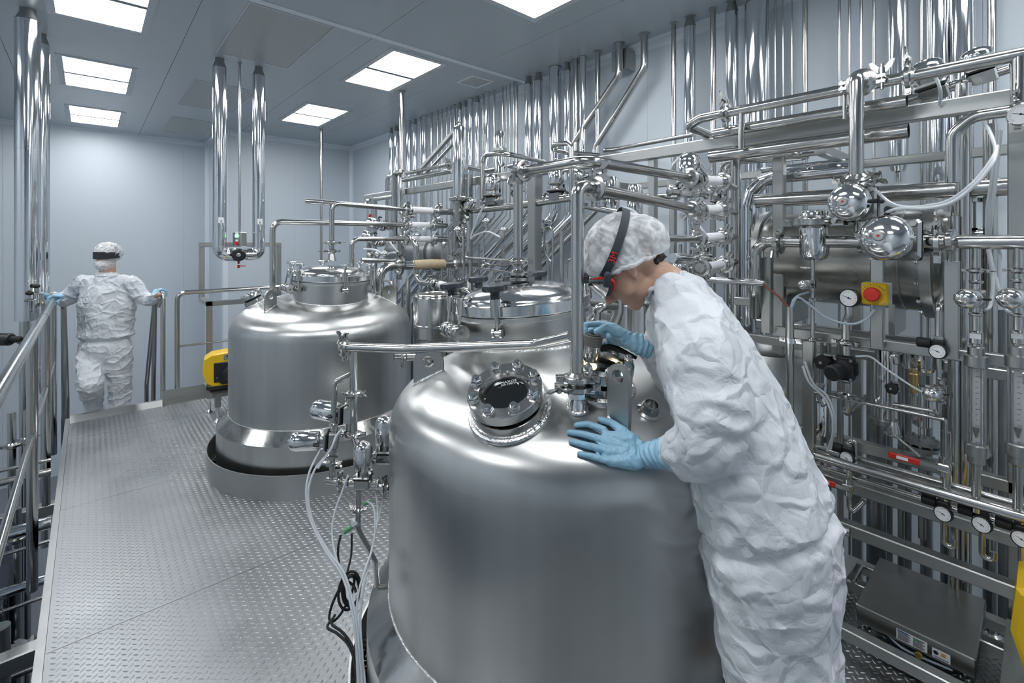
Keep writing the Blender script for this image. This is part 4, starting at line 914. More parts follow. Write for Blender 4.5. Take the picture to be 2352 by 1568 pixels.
Ft = Fm@Mx.Rotation(math.radians(-90), 4, 'Z')   # text X to the right, Y up
for i, ch in enumerate('EMERGENCY'):
    a = math.radians(62-i*15.5); text(ch, Ft@Mx.Translation((-.0405*math.sin(a), .0405*math.cos(a)*.93, .033))@Mx.Rotation(a, 4, 'Z'), .0085, ink_m, t, 'letter')
for i, ch in enumerate('STOP'):
    a = math.radians(-22+i*15); text(ch, Ft@Mx.Translation((.0415*math.sin(a), -.0385*math.cos(a), .033))@Mx.Rotation(a, 4, 'Z'), .0085, ink_m, t, 'letter')
gauge(1949, 684, 2.42, .037, 'large dial gauge left of the emergency stop')
Xg = 2.45; a = PX(1950, 704, Xg)
pipe('gauge stem pipe bending down through the rail', [Pt(Xg, a.y, a.z), PX(1951, 722, Xg), PX(1943, 742, Xg), Pt(Xg, PX(1943, 742, Xg).y, PX(1943, 815, Xg).z)], .0165, bend=.03, clamps=[(2, .60, YM)])
gauge(2345, 262, 2.35, .036, 'dial gauge at the right picture edge below the top header', 'gauge_steel')
pipe('curved pipe leading to the right edge gauge', [PX(2187, 420, 2.5), PX(2187, 308, 2.5), Pt(2.5, yb(2232, 2.5), PX(2187, 292, 2.5).z+.03), Pt(2.5, -.6, PX(2187, 292, 2.5).z+.04)], .022, bend=.06, clamps=[(2, .15, UP)])
def regulator(px, py, X, label, r=.0265, knob=True, key='gauge_black'):
    c = PX(px, py, X); t = thing('pressure_regulator', label, 'regulator', c, 'pressure regulators')
    place(key, frame(c, (-1, .25, .12), None, r)@Mx.Rotation(math.radians(-90), 4, 'Z'), t)
    b = c+V((.035, .0, .022)); part('regulator_body', G().box(b-V((.022, .02, .03)), b+V((.022, .02, .02)), bev=.006).cyl(b, c+V((.012, 0, 0)), .012, 14), black_m, t)
    part('knob', G().lathe([(.012, 0), (.012, .022), (.019, .024), (.020, .062), (.016, .066)], b, (0, 1, .02), 20), gasket_m, t)
    part('bracket_nut', G().lathe([(.016, .01), (.016, .034)], b, (0, 0, 1), 6).lathe([(.014, 0), (.014, .02)], b-V((0, 0, .05)), (0, 0, 1), 6), tube_m, t)
    return c
r1 = regulator(2153, 807, 2.43, 'black regulator with dial on the rail right of the emergency stop')
r2 = regulator(2165, 1180, 2.42, 'left of three regulator dials on the lower beam')
r3 = regulator(2254, 1205, 2.42, 'middle of three regulator dials on the lower beam')
r4 = regulator(2346, 1238, 2.42, 'right of three regulator dials, cut by the picture edge')
r5 = regulator(1944, 1052, 2.43, 'black regulator dial just behind the woman at hip height')
for c, l in ((r2, 'left'), (r3, 'middle'), (r4, 'right')):
    pipe('bent drain tube below the %s lower regulator' % l, [c+V((.035, 0, -.02)), c+V((.035, 0, -.13)), c+V((.035, -.03, -.13)), c+V((.035, -.03, -.10))], .0095, bend=.014, group='regulator drain tubes', name='tube')
pipe('tube from the rail regulator up to the vessel bracket', [r1+V((.035, 0, .04)), r1+V((.035, 0, .17)), r1+V((.15, 0, .20))], .012, bend=.03, name='tube')
pipe('tube from the rail regulator down to the red dotted valve', [r1+V((.035, 0, -.02)), r1+V((.035, 0, -.26)), PX(2150, 945, 2.46), PX(2053, 928, 2.46)], .0085, bend=.035, name='tube')
valve('valve_1', PX(2162, 897, 2.455), V((-1, .2, .0)), UP, 'red dotted valve below the rail regulator', 1.0)
# black diaphragm valve and hand wheels
c = PX(1940, 845, 2.45); t = thing('black_valve', 'black plastic valve body on the gauge stem pipe', 'valve', c)
part('body', G().box(c-V((.02, .035, .05)), c+V((.03, .035, .05)), bev=.006).box(c-V((-.0, .045, .03)), c+V((.03, .045, .03)), bev=.006), gasket_m, t)
part('knob', G().lathe([(.042, .0), (.042, .02), (.030, .024), (.030, .062), (.034, .066), (.034, .085), (.026, .09)], c+V((-.015, 0, 0)), (-1, .30, -.12), 28), black_m, t)
gg = G()
for sy in (-1, 1):
    for sz in (-1, 1): gg.cyl(c+V((-.02, sy*.028, sz*.04)), c+V((-.03, sy*.028, sz*.04)), .006, 8)
part('bolt', gg, dark_m, t)
yq = yb(1943, 2.45); zq = lambda py: 1.6-(py-HZ)*dep(Pt(2.45, yq, 0))/FPX
pipe('elbow pipe under the black plastic valve', [Pt(2.45, yq, zq(878)), Pt(2.45, yq, zq(950)), Pt(2.45, yq, zq(955)) if False else Pt(2.78, yq, zq(952))], .0175, bend=.04, clamps=[(0, .42, YM)])
def handwheel(px, py, X, r, label):
    c = PX(px, py, X); t = thing('hand_wheel_valve', label, 'valve', c, 'black hand wheel valves'); Fm = frame(c, (-1, .2, .0), UP)
    n = 5; P = []; lay = [(.5, -.3), (.95, -.25), (1, .0), (.9, .25), (.4, .3)]; N = 40
    for s_, z_ in lay:
        for i in range(N): a = 2*PI*i/N; q = r*s_*(1-.13*(.5-.5*math.cos(n*a))); P.append(Fm@V((q*math.cos(a), q*math.sin(a), z_*r)))
    g = G(); g.add(P, [(k*N+i, k*N+(i+1) % N, (k+1)*N+(i+1) % N, (k+1)*N+i) for k in range(4) for i in range(N)]+[tuple(range(N-1, -1, -1)), tuple(4*N+i for i in range(N))])
    part('hand_wheel', g, gasket_m, t); part('hub', G().cyl(Fm@V((0, 0, .2*r)), Fm@V((0, 0, .42*r)), r*.2, 12), satin_m, t)
    part('valve_body', G().cyl(c, Fm@V((0, 0, -1.6*r)), r*.35, 12).box(Fm@V((0, 0, -1.6*r))-V((r*.4, r*.5, r*.8)), Fm@V((0, 0, -1.6*r))+V((r*.4, r*.5, r*.8)), bev=.004), tube_m, t)
handwheel(1888, 832, 2.40, .034, 'black hand wheel left of the black plastic valve'); handwheel(2048, 892, 2.43, .025, 'small black hand wheel on the hooked tube')
# hooked tube with reducer and lever clamp
X = 2.46; pipe('hooked tube with a small hand wheel ending in a cone', [PX(2058, 835, X), PX(2055, 818, X), PX(2047, 818, X), PX(2048, 850, X), Pt(X, yb(2050, X), PX(2050, 1000, X).z)], .0095, bend=.02, clamps=[(3, .985, V((-.5, -1, -.3)))], name='tube')
c = PX(2053, 985, X); part_t = thing('reducer', 'cone shaped reducer at the foot of the hooked tube', 'fitting', c); part('cone', G().lathe([(.021, -.03), (.021, 0), (.011, .03)], c, seg=20), tube_m, part_t); part('lever', G().tube([c+V((-.02, -.01, -.02)), c+V((-.03, -.05, -.045)), c+V((-.03, -.085, -.075))], .005, seg=8), satin_m, part_t)
# long thin tube across
X = 2.44; a = PX(1842, 895, X); b = PX(2172, 968, X); b.z = a.z; pipe('long thin tube crossing the lower rack and turning down', [a, b, b+V((0, 0, -.02)), Pt(X, b.y, PX(2172, 1150, X).z)], .0075, bend=.03, name='tube')
pipe('short tube riser below the thin crossing tube', [Pt(2.46, b.y, PX(2172, 990, 2.46).z), Pt(2.46, b.y, PX(2172, 1145, 2.46).z)], .0135)
# ball valves with red levers
def lever_valve(px, py, X, l, label):
    c = PX(px, py, X); t = thing('lever_valve', label, 'valve', c); part('valve_body', G().cyl(c-V((0, 0, .035)), c+V((0, 0, .035)), .016, 14).box(c-V((.018, .02, .014)), c+V((.018, .02, .014)), bev=.004).lathe([(.010, 0), (.010, .02)], c, (-1, 0, 0), 12), tube_m, t)
    part('lever_arm', G().box(c+V((-.024, -.008, -.007)), c+V((-.020, l*.45, .007))), satin_m, t)
    part('red_grip', G().box(c+V((-.028, l*.4, -.012)), c+V((-.017, l, .012)), bev=.004), red_m, t); part('grip_label', G().box(c+V((-.0292, l*.62, -.006)), c+V((-.028, l*.84, .006))), white_m, t)
lever_valve(2168, 1072, 2.44, .165, 'ball valve with long red lever handle on the lower rack'); lever_valve(1948, 1118, 2.43, .10, 'ball valve with red lever beside the woman')
a = PX(1950, 1070, 2.45); pipe('hooked drain tube with ball valve behind the woman', [Pt(2.45, a.y, a.z), Pt(2.45, a.y, PX(1950, 1165, 2.45).z), PX(1958, 1175, 2.45), PX(1970, 1165, 2.45), PX(1985, 1150, 2.45)], .010, bend=.02, name='tube')
a = PX(1958, 1040, 2.47); pipe('short hooked tube over the hip height regulator', [PX(1948, 1030, 2.47), PX(1950, 1012, 2.47), PX(1964, 1012, 2.47), Pt(2.47, yb(1965, 2.47), PX(1964, 1080, 2.47).z)], .008, bend=.02, name='tube')
# lower headers
for X, (px, py), r_, l in ((2.43, (1957, 1070), .0215, 'bright lower header running to the right edge'), (2.47, (1957, 1095), .012, 'thin dark pipe tucked under the lower header'), (2.53, (1940, 1045), .014, 'thin pipe behind the lower header')):
    a = PX(px, py, X); pipe(l, [Pt(X, a.y+.22, a.z), Pt(X, -.8, a.z)], r_)
a = PX(1940, 1216, 2.4); pipe('capped stub pipe beside the woman at thigh height', [Pt(2.4, a.y+.08, a.z), Pt(2.4, a.y-.02, a.z)], .022)
# big upright posts/pipes of the rack
for px, X, r_, z0, z1, l in ((2212, 2.72, .026, -1.8, 2.25, 'tall upright pipe passing in front of the top beam at the right'), (1870, 2.62, .0095, .5, 1.2, 'slim upright behind the strainer drain'), (1888, 2.7, .008, -1.0, 1.12, 'second slim upright behind the strainer drain'), (1904, 2.65, .01, -1.0, 1.12, 'slim upright left of the black plastic valve'),
        (1930, 2.62, .013, -1.5, 1.15, 'dark upright directly left of the black plastic valve'), (2012, 2.9, .03, -1.6, 1.15, 'broad dark upright in the middle of the lower rack'), (2030, 2.85, .012, -1.6, 1.12, 'thin upright right of the broad dark one'),
        (2070, 2.8, .013, -1.6, 1.1, 'dark upright behind the hooked tube'), (2190, 2.66, .018, -1.6, 1.7, 'upright pipe left of the flow meters'), (2000, 3.2, .02, -1.9, 1.0, 'dark upright low behind the balance, first'), (2084, 3.3, .019, -1.9, 1.0, 'dark upright low behind the balance, third'),
        (2041, 3.3, .019, -1.9, 1.0, 'dark upright low behind the balance, second'), (2131, 3.3, .021, -1.9, 1.0, 'dark upright low behind the balance, fourth'), (2182, 3.1, .035, -1.9, 1.0, 'broad dark upright low behind the balance'), (2300, 2.95, .03, -1.9, 1.5, 'upright between the two flow meters'), (2275, 2.9, .024, -1.9, 2.1, 'upright left of the right flow meter')):
    y = yb(px, X); pipe(l, [Pt(X, y, z0), Pt(X, y, z1)], r_, m=dark_m if z1 < 1.6 else tube_m, group='rack uprights', clamps=[(0, .45, YM)] if X > 2.8 and r_ < .03 else ())  # low uprights take duller steel: shade of the lower rack put into the colour
# rack: hanging filter and bodies seen between the posts
c = PX(2118, 820, 2.75); t = thing('rack_filter', 'polished filter bowl hanging between rail regulator and flow meter', 'filter', c)
part('bowl', G().lathe([(.02, -.055), (.075, -.05), (.08, -.035), (.08, .05), (.02, .055)], c, seg=40), pol_m, t); part('stem', G().lathe([(.03, -.06), (.03, -.075), (.012, -.08), (.012, -.12)], c, seg=20), satin_m, t)
part('cylinder', G().lathe([(.02, -.12), (.034, -.125), (.034, -.30), (.014, -.31), (.014, -.36)], c, seg=28), pol_m, t)
fg = part('flange_pair', G().lathe([(.02, -.36), (.06, -.362), (.06, -.378), (.03, -.38), (.03, -.386), (.06, -.388), (.06, -.404), (.02, -.406)], c, seg=36), dark_m, t)
for i in range(8): a = PI*i/4; part('flange_bolt', G().cyl(c+V((.048*math.cos(a), .048*math.sin(a), -.35)), c+V((.048*math.cos(a), .048*math.sin(a), -.415)), .006, 8), satin_m, fg)
part('outlet', G().cyl(c+V((0, 0, -.40)), c+V((0, 0, -.8)), .014, 14), dark_m, t)
c = PX(1878, 945, 2.62); t = thing('rack_filter', 'dark glossy canister low on the rack behind the woman', 'filter', c)
part('canister', G().lathe([(.02, -.11), (.05, -.10), (.052, -.08), (.052, .05), (.044, .065), (.02, .07)], c, seg=36), pol_m, t); part('stem', G().lathe([(.012, .06), (.012, .12), (.03, .125), (.03, .135), (.01, .14), (.01, .25)], c, seg=20), satin_m, t)
c = PX(2099, 875, 2.6); t = thing('safety_valve', 'small brass relief valve between the rack tubes', 'valve', c); part('brass_body', G().lathe([(.010, -.05), (.014, -.045), (.014, -.01), (.017, -.008), (.017, .03), (.014, .034), (.014, .05)], c, seg=20), brass_m, t); part('outlet_tube', G().cyl(c+V((0, 0, -.05)), c+V((0, 0, -.16)), .0095, 12), tube_m, t)
c = PX(2022, 760, 2.68); t = thing('tall_canister', 'slim polished canister standing left of the middle rack', 'filter', PX(2028, 960, 2.7)); cc = PX(2028, 960, 2.7)
part('shell', G().lathe([(.02, 0), (.034, .004), (.034, .34), (.02, .36)], cc, seg=28), pol_m, t); part('base_flange', G().lathe([(.055, -.02), (.055, 0), (.03, .004)], cc, seg=28), dark_m, t)
# conduit with pipe clip and cables at the woman's back
X = 2.36; a = PX(1814, 704, X); t = pipe('upright conduit with open top behind the woman', [a, Pt(X, a.y, -.2)], .0175, m=tube_m); c = PX(1816, 781, X)
part('pipe_clip', G().lathe([(.018, -.012), (.023, -.011), (.023, .011), (.018, .012)], c, seg=20).box(c-V((.004, .045, .010)), c+V((.004, .045, .010))), pol_m, t)
for s_ in (-1, 1): part('clip_bolt', G().cyl(c+V((-.012, s_*.036, 0)), c+V((.012, s_*.036, 0)), .008, 6), pol_m, t)
fb(Pt(X+.06, a.y-.06, -.5), Pt(X+.06, a.y-.06, 1.15), .045, 'frame_post')
hose('brown tube running into the open conduit', [PX(1752, 652, 2.38), PX(1785, 678, 2.37), PX(1812, 706, X)], .0055, brown_m)
hose('grey cable from the small valve down into the conduit', [PX(1858, 671, 2.4), PX(1835, 678, 2.38), PX(1822, 690, 2.37), PX(1816, 710, X)], .005, cable_m)
hose('grey blue cable sagging from the conduit to the emergency stop', [PX(1818, 708, X), PX(1832, 683, 2.36), PX(1860, 700, 2.38), PX(1900, 730, 2.38), PX(1950, 744, 2.38), PX(1985, 735, 2.40), PX(2008, 712, 2.44)], .0052, cable_m)
X = 2.42; a = PX(1600, 657, X); a.z = PX(1757, 650, X).z; pipe('short bright pipe ending at the left short post', [Pt(X, a.y, a.z), Pt(X, yb(1757, X), a.z)], .0165, m=pol_m)
fb(PX(1690, 690, 2.55), Pt(2.55, yb(1760, 2.55), PX(1690, 690, 2.55).z), .04)
# translucent air hoses
HR = .0058
hose('long translucent hose sweeping from the upper dome valve to the right', [PX(1992, 425, 2.36), PX(2010, 436, 2.34), PX(2040, 462, 2.3), PX(2070, 474, 2.3), PX(2120, 474, 2.28), PX(2180, 460, 2.26), PX(2235, 420, 2.26), PX(2275, 370, 2.3), PX(2286, 340, 2.35), PX(2272, 300, 2.42), PX(2262, 285, 2.5)], HR)
hose('second translucent hose joining from the largest dome valve', [PX(2012, 530, 2.36), PX(2014, 508, 2.34), PX(2035, 488, 2.3), PX(2072, 478, 2.29), PX(2125, 478, 2.27), PX(2185, 465, 2.25), PX(2240, 424, 2.25), PX(2282, 370, 2.3), PX(2292, 335, 2.36)], HR)
hose('translucent hose hanging behind the header at the right', [PX(2290, 300, 2.5), PX(2280, 400, 2.5), PX(2268, 480, 2.55), PX(2268, 560, 2.6), PX(2280, 640, 2.55), PX(2275, 700, 2.5), PX(2262, 712, 2.46)], HR)
hose('second translucent hose hanging behind the header at the right', [PX(2298, 300, 2.5), PX(2288, 400, 2.5), PX(2277, 500, 2.55), PX(2272, 570, 2.6), PX(2290, 650, 2.55), PX(2310, 710, 2.5), PX(2338, 722, 2.46)], HR)
hose('thin translucent hose from the black valve down right', [PX(1965, 818, 2.4), PX(2000, 820, 2.42), PX(2040, 850, 2.42), PX(2100, 890, 2.42), PX(2150, 915, 2.42)], .004)
hose('translucent hose looping beside the woman at the rack', [PX(1843, 840, 2.36), PX(1860, 880, 2.36), PX(1895, 915, 2.38), PX(1912, 960, 2.38), PX(1912, 1000, 2.4), PX(1900, 1035, 2.42)], .005)
hose('second translucent hose looping beside the woman at the rack', [PX(1848, 830, 2.37), PX(1868, 880, 2.37), PX(1900, 910, 2.39), PX(1916, 960, 2.39), PX(1908, 1030, 2.42)], .005)
hose('translucent hose from the strainer valve behind the top beam', [PX(2130, 165, 2.6), PX(2150, 180, 2.6), PX(2160, 210, 2.6), PX(2158, 240, 2.65)], .006)
# ================================================================ balance platform
c0 = PX(1965, 1385, 2.25); zt3 = c0.z; ya = c0.y; yb_ = PX(2242, 1515, 2.25).y; xb = 2.66; zb3 = zt3-.068
t = thing('floor_scale', 'low steel platform scale with two white stickers on the shelf', 'scale', (2.45, .3, zb3-.03))
g = G(); e = .004
g.box((2.25, yb_, zb3), (xb, ya, zt3), bev=e); part('weighing_plate', g, scale_m, t, ang=20)
part('under_frame', G().box((2.30, yb_+.03, zb3-.006), (xb-.05, ya-.03, zb3+.01)), dark_m, t, smooth=False)
for x, y in ((2.28, ya-.03), (2.28, yb_+.03), (xb-.03, ya-.03), (xb-.03, yb_+.03)): part('scale_foot', G().lathe([(.016, 0), (.014, .006), (.005, .008), (.005, .03)], (x, y, zb3-.03), seg=16), pol_m, t)
part('bubble_level', G().lathe([(.011, 0), (.011, .014), (.008, .016)], (2.262, (ya+yb_)/2-.02, zb3-.018), (-1, 0, .4), 16), brass_m, t)
part('scale_cable', G().tube(smooth_path([V((2.262, ya-.09, zb3+.004)), V((2.255, ya-.14, zb3-.018)), V((2.258, ya-.2, zb3-.02)), V((2.26, yb_+.06, zb3-.012))]), .004, .001, 8), cable_m, t)
def sticker(y0, y1, z0, z1, lab, kind):
    s_ = part('sticker', G().box((2.2488, y0, z0), (2.25, y1, z1)), white_m, t, lab, smooth=False); g = G(); X_ = 2.2482
    if kind == 0:
        n = 8
        for j in range(n):
            z_ = z1-.005-(z1-z0-.010)*j/(n-1); g.box((X_, y1-.004, z_-.0010), (X_+.0008, y1-.004-abs(y1-y0)*(.35 if j % 2 else .42), z_+.0010)); g.box((X_, (y0+y1)/2-.004, z_-.0010), (X_+.0008, y0+.006+.004*(j % 3), z_+.0010))
        part('print', g, ink_m, s_); part('green_patch', G().box((X_-.0002, (y0+y1)/2-.008, z1-.014), (X_+.0006, (y0+y1)/2-.024, z1-.004)), green_m, s_); part('blue_line', G().box((X_-.0002, y1-.003, z1-.005), (X_+.0005, (y0+y1)/2+.01, z1-.001)), blue_m, s_)
    else:
        g.lathe([(.007, 0), (.007, .0005)], (X_, y1-.010, (z0+z1)/2+.003), (-1, 0, 0), 16); g.box((X_, y1-.004, z0+.004), (X_+.0008, y0+.005, z0+.006)); part('print', g, ink_m, s_)
        part('orange_mark', G().box((X_, (y0+y1)/2, (z0+z1)/2-.002), (X_+.0006, y0+.012, z1-.005)), mat('orange_print', (.75, .35, .1), .5), s_)
yp = lambda px: PX(px, 1450, 2.25).y
sticker(yp(2130), yp(2059), zb3+.010, zb3+.048, 'wide white data plate sticker', 0); sticker(yp(2183), yp(2141), zb3+.010, zb3+.042, 'small white sticker with a round mark', 1)
part('carry_handle', G().tube([V((2.60, ya, zb3+.03)), V((2.60, ya+.05, zb3+.03)), V((2.44, ya+.05, zb3+.03)), V((2.44, ya, zb3+.03))], .0065, .02, 10), tube_m, t)
# second yellow pump at the right edge
pump(Pt(2.35, .015, .165), 'yellow pump cut by the lower right corner of the picture', yaw=math.radians(-90), s=1.35)
# ================================================================ pipes of the near vessel
lc = V((T1.x, T1.y, 0))+cf(-.152, .183); la = PD(1190, 657, dep(lc))
z1 = 1.888; q0 = PZ(1345, 368, z1)
top = Pt(lc.x, lc.y, z1)
p = pipe('lid pipe of the near vessel rising and running to the topmost white hose', [PD(1190, 660, dep(lc)), Pt(la.x, la.y, z1), Pt(q0.x, q0.y, z1), PZ(1588, 409, z1)], .0205, bend=.06,
         clamps=[(0, .22, R2*-1), (1, .10, R2*-1), (2, .985, V((0, -1, 1)))])
part('reducer', G().lathe([(.030, -.02), (.030, .05), (.022, .07), (.0175, .09)], PD(1190, 660, dep(lc)), UP, 24), tube_m, p); clamp_on(p, PD(1190, 628, dep(lc)), UP, .019, R2)
clamp_on(p, PD(1190, 640, dep(lc)), UP, .022, R2*-1)
# nozzle and the tall pole pipe in front
c, n = hit(1326, 938, T1); D_ = dep(c); zq = lambda py: EYE-(py-HZ)*D_/FPX
pb = pipe('thick bright pole pipe standing on the near vessel in front of its lid', [Pt(c.x, c.y, zq(862)), Pt(c.x, c.y, zq(436)), Pt(c.x, c.y, zq(436)+.012)+XP*.03, PZ(1590, 480, 1.735)], .0178, bend=.035, clamps=[(2, .06, UP), (2, .985, V((0, -1, 1)))], seg=24)
part('nozzle', G().lathe([(.024, -.05), (.024, zq(925)-c.z), (.019, zq(915)-c.z), (.0175, zq(905)-c.z), (.0175, zq(860)-c.z)], c, seg=28), pol_m, pb)
part('weld', G().torus(c+n*.004, n, .026, .0055, 32, 8), weld_m, pb)
clamp_on(pb, Pt(c.x, c.y, zq(888)), UP, .0205, R2*-1); clamp_on(pb, Pt(c.x, c.y, zq(868)), UP, .0195, R2)
part('valve_block', G().lathe([(.022, 0), (.027, .004), (.027, .022), (.022, .026)], (c.x, c.y, zq(915)), seg=8), pol_m, pb)
for dz in (872, 894): part('t_bolt', G().cyl(Pt(c.x, c.y, zq(dz))-R2*.04-F2*.02, Pt(c.x, c.y, zq(dz))+R2*.045-F2*.025, .0055, 10), pol_m, pb)
# crossing pipe in front of the lid
L0 = PD(787, 796, 1.75); L1 = PD(930, 801, 1.70); L2 = PD(1232, 790, 1.56); L3 = PD(1312, 771, 1.42)
cx = pipe('long nearly level pipe crossing in front of the near lid to the pole', [L0, L1, L2, L3], .0163, bend=.06, seg=20, clamps=[(0, .03, V((-.3, .3, 1)))])
# sample line left of the near vessel
Ds = 1.75; A = lambda px, py, d=0: PD(px, py, Ds+d)
vx = Pt(A(812, 800).x, A(812, 800).y, 0); zz = lambda py: EYE-(py-HZ)*Ds/FPX
sl = pipe('vertical sample line left of the near vessel', [A(797, 796), A(812, 800)+V((0, 0, .01)), Pt(vx.x, vx.y, zz(1000)), A(824, 1032, -.02), A(833, 1052, -.03)], .0140, bend=.03, clamps=[(1, .53, R2), (1, .985, R2*-1)])
sb = pipe('thinner parallel branch of the sample line with two bends', [A(812, 857), A(769, 878, -.02), A(766, 950, -.02), A(762, 1108, -.02)], .0108, bend=.02, clamps=[(2, .72, R2)])
valve('valve_1', A(805, 952), -R2*.95+F2*.25+V((0, 0, .05)), UP, 'round headed valve on the vertical sample line', 1.4)
valve('valve_1', A(766, 1010, -.02), -R2*.97-F2*.22+V((0, 0, .05)), UP, 'round headed valve on the thinner branch, lower left', 1.3)
hp = pipe('short horizontal manifold at the foot of the sample line', [A(752, 1103, -.02), A(768, 1105, -.03), A(893, 1119, -.06)], .0120, clamps=[(1, .12), (1, .93)])
valve('valve_1', A(834, 1108, -.05), UP, R2-F2*.05, 'upright valve on the manifold below the sample line', 1.25)
valve('valve_1', A(884, 1050, .05), UP, R2-F2*.05, 'upright valve half hidden behind the near vessel side', 1.35)
pipe('short rear tube joining the half hidden upright valve', [A(842, 1040, .03), A(900, 1052, .05)], .010, clamps=[(0, .35)])
dt = pipe('drain tube under the manifold bending away to the floor', [A(824, 1125, -.05), A(822, 1215, -.05), A(862, 1290, -.03), A(866, 1345, .0)], .0098, bend=.03, clamps=[(0, .5, R2*-1)])
part('sensor_block', G().box((0, 0, 0), (.03, .03, .02), M=Mx.Translation(A(815, 1212, -.06))), white_m, dt)
part('sensor', G().cyl(A(812, 1208, -.06), A(790, 1222, -.07), .0075, 12), green_m, dt); part('sensor', G().cyl(A(852, 1150, -.04), A(835, 1158, -.05), .006, 12), green_m, dt)
part('sensor_plug', G().cyl(A(812, 1208, -.06), A(824, 1200, -.06), .009, 12), pol_m, dt)
# air hoses and cables
Hh = lambda L, d=0: [PD(x, y, dd) for x, y, dd in L]
hose('translucent hose from the lower left valve, outer', Hh([(737, 1030, 1.7), (712, 1080, 1.66), (703, 1130, 1.63), (712, 1190, 1.6), (745, 1260, 1.55), (785, 1320, 1.5), (808, 1400, 1.45), (818, 1480, 1.42), (826, 1568, 1.4)]), .0036)
hose('translucent hose from the lower left valve, inner', Hh([(745, 1050, 1.7), (722, 1080, 1.66), (708, 1130, 1.63), (718, 1195, 1.6), (752, 1262, 1.55), (790, 1315, 1.5), (814, 1400, 1.45), (824, 1480, 1.42), (832, 1568, 1.4)]), .0036)
hose('translucent hose from the manifold middle dropping left', Hh([(800, 1090, 1.68), (785, 1130, 1.66), (768, 1180, 1.63), (763, 1230, 1.6), (775, 1290, 1.55), (800, 1350, 1.5), (818, 1430, 1.45), (830, 1568, 1.4)]), .0034)
hose('translucent hose from below the manifold curving right', Hh([(842, 1150, 1.68), (858, 1165, 1.66), (862, 1210, 1.63), (855, 1260, 1.6), (838, 1310, 1.55), (822, 1370, 1.5), (818, 1450, 1.45), (822, 1568, 1.4)]), .0036)
hose('translucent hose from behind the vessel side, left strand', Hh([(858, 1110, 1.72), (866, 1150, 1.7), (866, 1200, 1.66), (852, 1270, 1.6), (836, 1330, 1.55), (828, 1420, 1.48), (832, 1500, 1.43), (838, 1568, 1.4)]), .0034)
hose('translucent hose from behind the vessel side, right strand', Hh([(880, 1145, 1.72), (870, 1190, 1.68), (858, 1240, 1.63), (846, 1300, 1.58), (834, 1360, 1.52), (824, 1460, 1.46), (828, 1568, 1.4)]), .0034)
hose('blue tipped hose at the round headed valve', Hh([(785, 985, 1.72), (772, 1002, 1.70), (760, 1030, 1.68), (730, 1075, 1.66)]), .004)
hose('black cable from the green sensor', Hh([(783, 1228, 1.64), (777, 1255, 1.62), (778, 1290, 1.6), (790, 1325, 1.58), (812, 1345, 1.56), (818, 1360, 1.55)]), .0042, gasket_m, name='cable', cat='cable')
hose('black cable dropping beside the drain tube', Hh([(808, 1225, 1.66), (807, 1270, 1.64), (800, 1305, 1.6), (794, 1330, 1.58), (782, 1360, 1.56)]), .0036, gasket_m, name='cable', cat='cable')
for k, (cx_, cy_, rx, ry, an, l) in enumerate(((806, 1352, 20, 40, .15, 'upper bundle of looped black cable'), (802, 1356, 24, 44, .35, 'second loop of the black cable bundle'), (785, 1375, 16, 55, .75, 'lower bundle of looped black cable'), (808, 1356, 17, 36, .0, 'inner loop of the black cable bundle'))):
    L = [PD(cx_+rx*math.cos(a)*math.cos(an)-ry*math.sin(a)*math.sin(an)*.7, cy_+ry*math.sin(a)*math.cos(an*.5)+rx*math.cos(a)*math.sin(an), 1.56+.01*math.sin(a*2+k)) for a in [2*PI*i/14 for i in range(15)]]
    hose(l, L, .0042, gasket_m, name='cable', cat='cable')
hose('black cable hanging down from the cable knot', Hh([(764, 1420, 1.55), (752, 1440, 1.53), (775, 1455, 1.5), (800, 1480, 1.48), (815, 1520, 1.45), (820, 1568, 1.42)]), .0042, gasket_m, name='cable', cat='cable')
hose('second black cable hanging down from the cable knot', Hh([(770, 1410, 1.55), (762, 1432, 1.53), (785, 1450, 1.5), (806, 1478, 1.48), (822, 1520, 1.44), (828, 1568, 1.41)]), .0042, gasket_m, name='cable', cat='cable')
# ================================================================ white hose couplings at the manifold
def coupling(px0, py0, px1, py1, D0, D1, label, d0=None, valve_=True):
    a = PD(px0, py0, D0); b = PD(px1, py1, D1); d = (b-a).normalized(); t = thing('hose_coupling', label, 'hose', a, 'white hose couplings')
    part('hose_sleeve', G().cyl(a, b, .0225, 24), teflon_m, t)
    for p_, s_ in ((a, -1), (b, 1)): part('collar', G().lathe([(.0235, -.012), (.027, -.010), (.027, .012), (.0235, .014), (.028, .018), (.028, .030), (.018, .034)], p_, d*s_, 24), pol_m, t)
    clamp_on(t, a-d*.040, d, .020, V((0, -.4, -1))); clamp_on(t, b+d*.042, d, .020, V((0, .5, -1)))
    return t, a, b, d
DM = dep(Pt(XM1, ymn, 0))
for k, (x0, y0, x1, y1, l) in enumerate(((1613, 413, 1652, 416, 'topmost white hose sleeve at the manifold riser'), (1614, 482, 1652, 480, 'second white hose sleeve from the top at the manifold'), (1612, 547, 1655, 543, 'third white hose sleeve, level with the woman\'s cap'), (1620, 613, 1658, 607, 'lowest white hose sleeve at the manifold'))):
    D0 = 2.22+.03*(k > 1); t, a, b, d = coupling(x0, y0, x1, y1, D0, D0+.12, l)
    e = Pt(XM1, ymn, b.z); pipe('short branch from the manifold riser, %s' % ['topmost', 'second', 'third', 'lowest'][k], [b+d*.03, e], .0175, group='manifold branches')
pipe('level pipe feeding the third white hose behind the cap', [PD(1440, 547, 1.95), PD(1602, 548, 2.22)], .0175)
pipe('polished short pipe feeding the lowest white hose', [PD(1545, 592, 2.15), PD(1625, 598, 2.3)], .023, m=pol_m)
valve('valve_3', PD(1580, 440, 2.55), V((.1, .0, 1)), R2, 'dome valve behind the topmost white hose', 1.15)
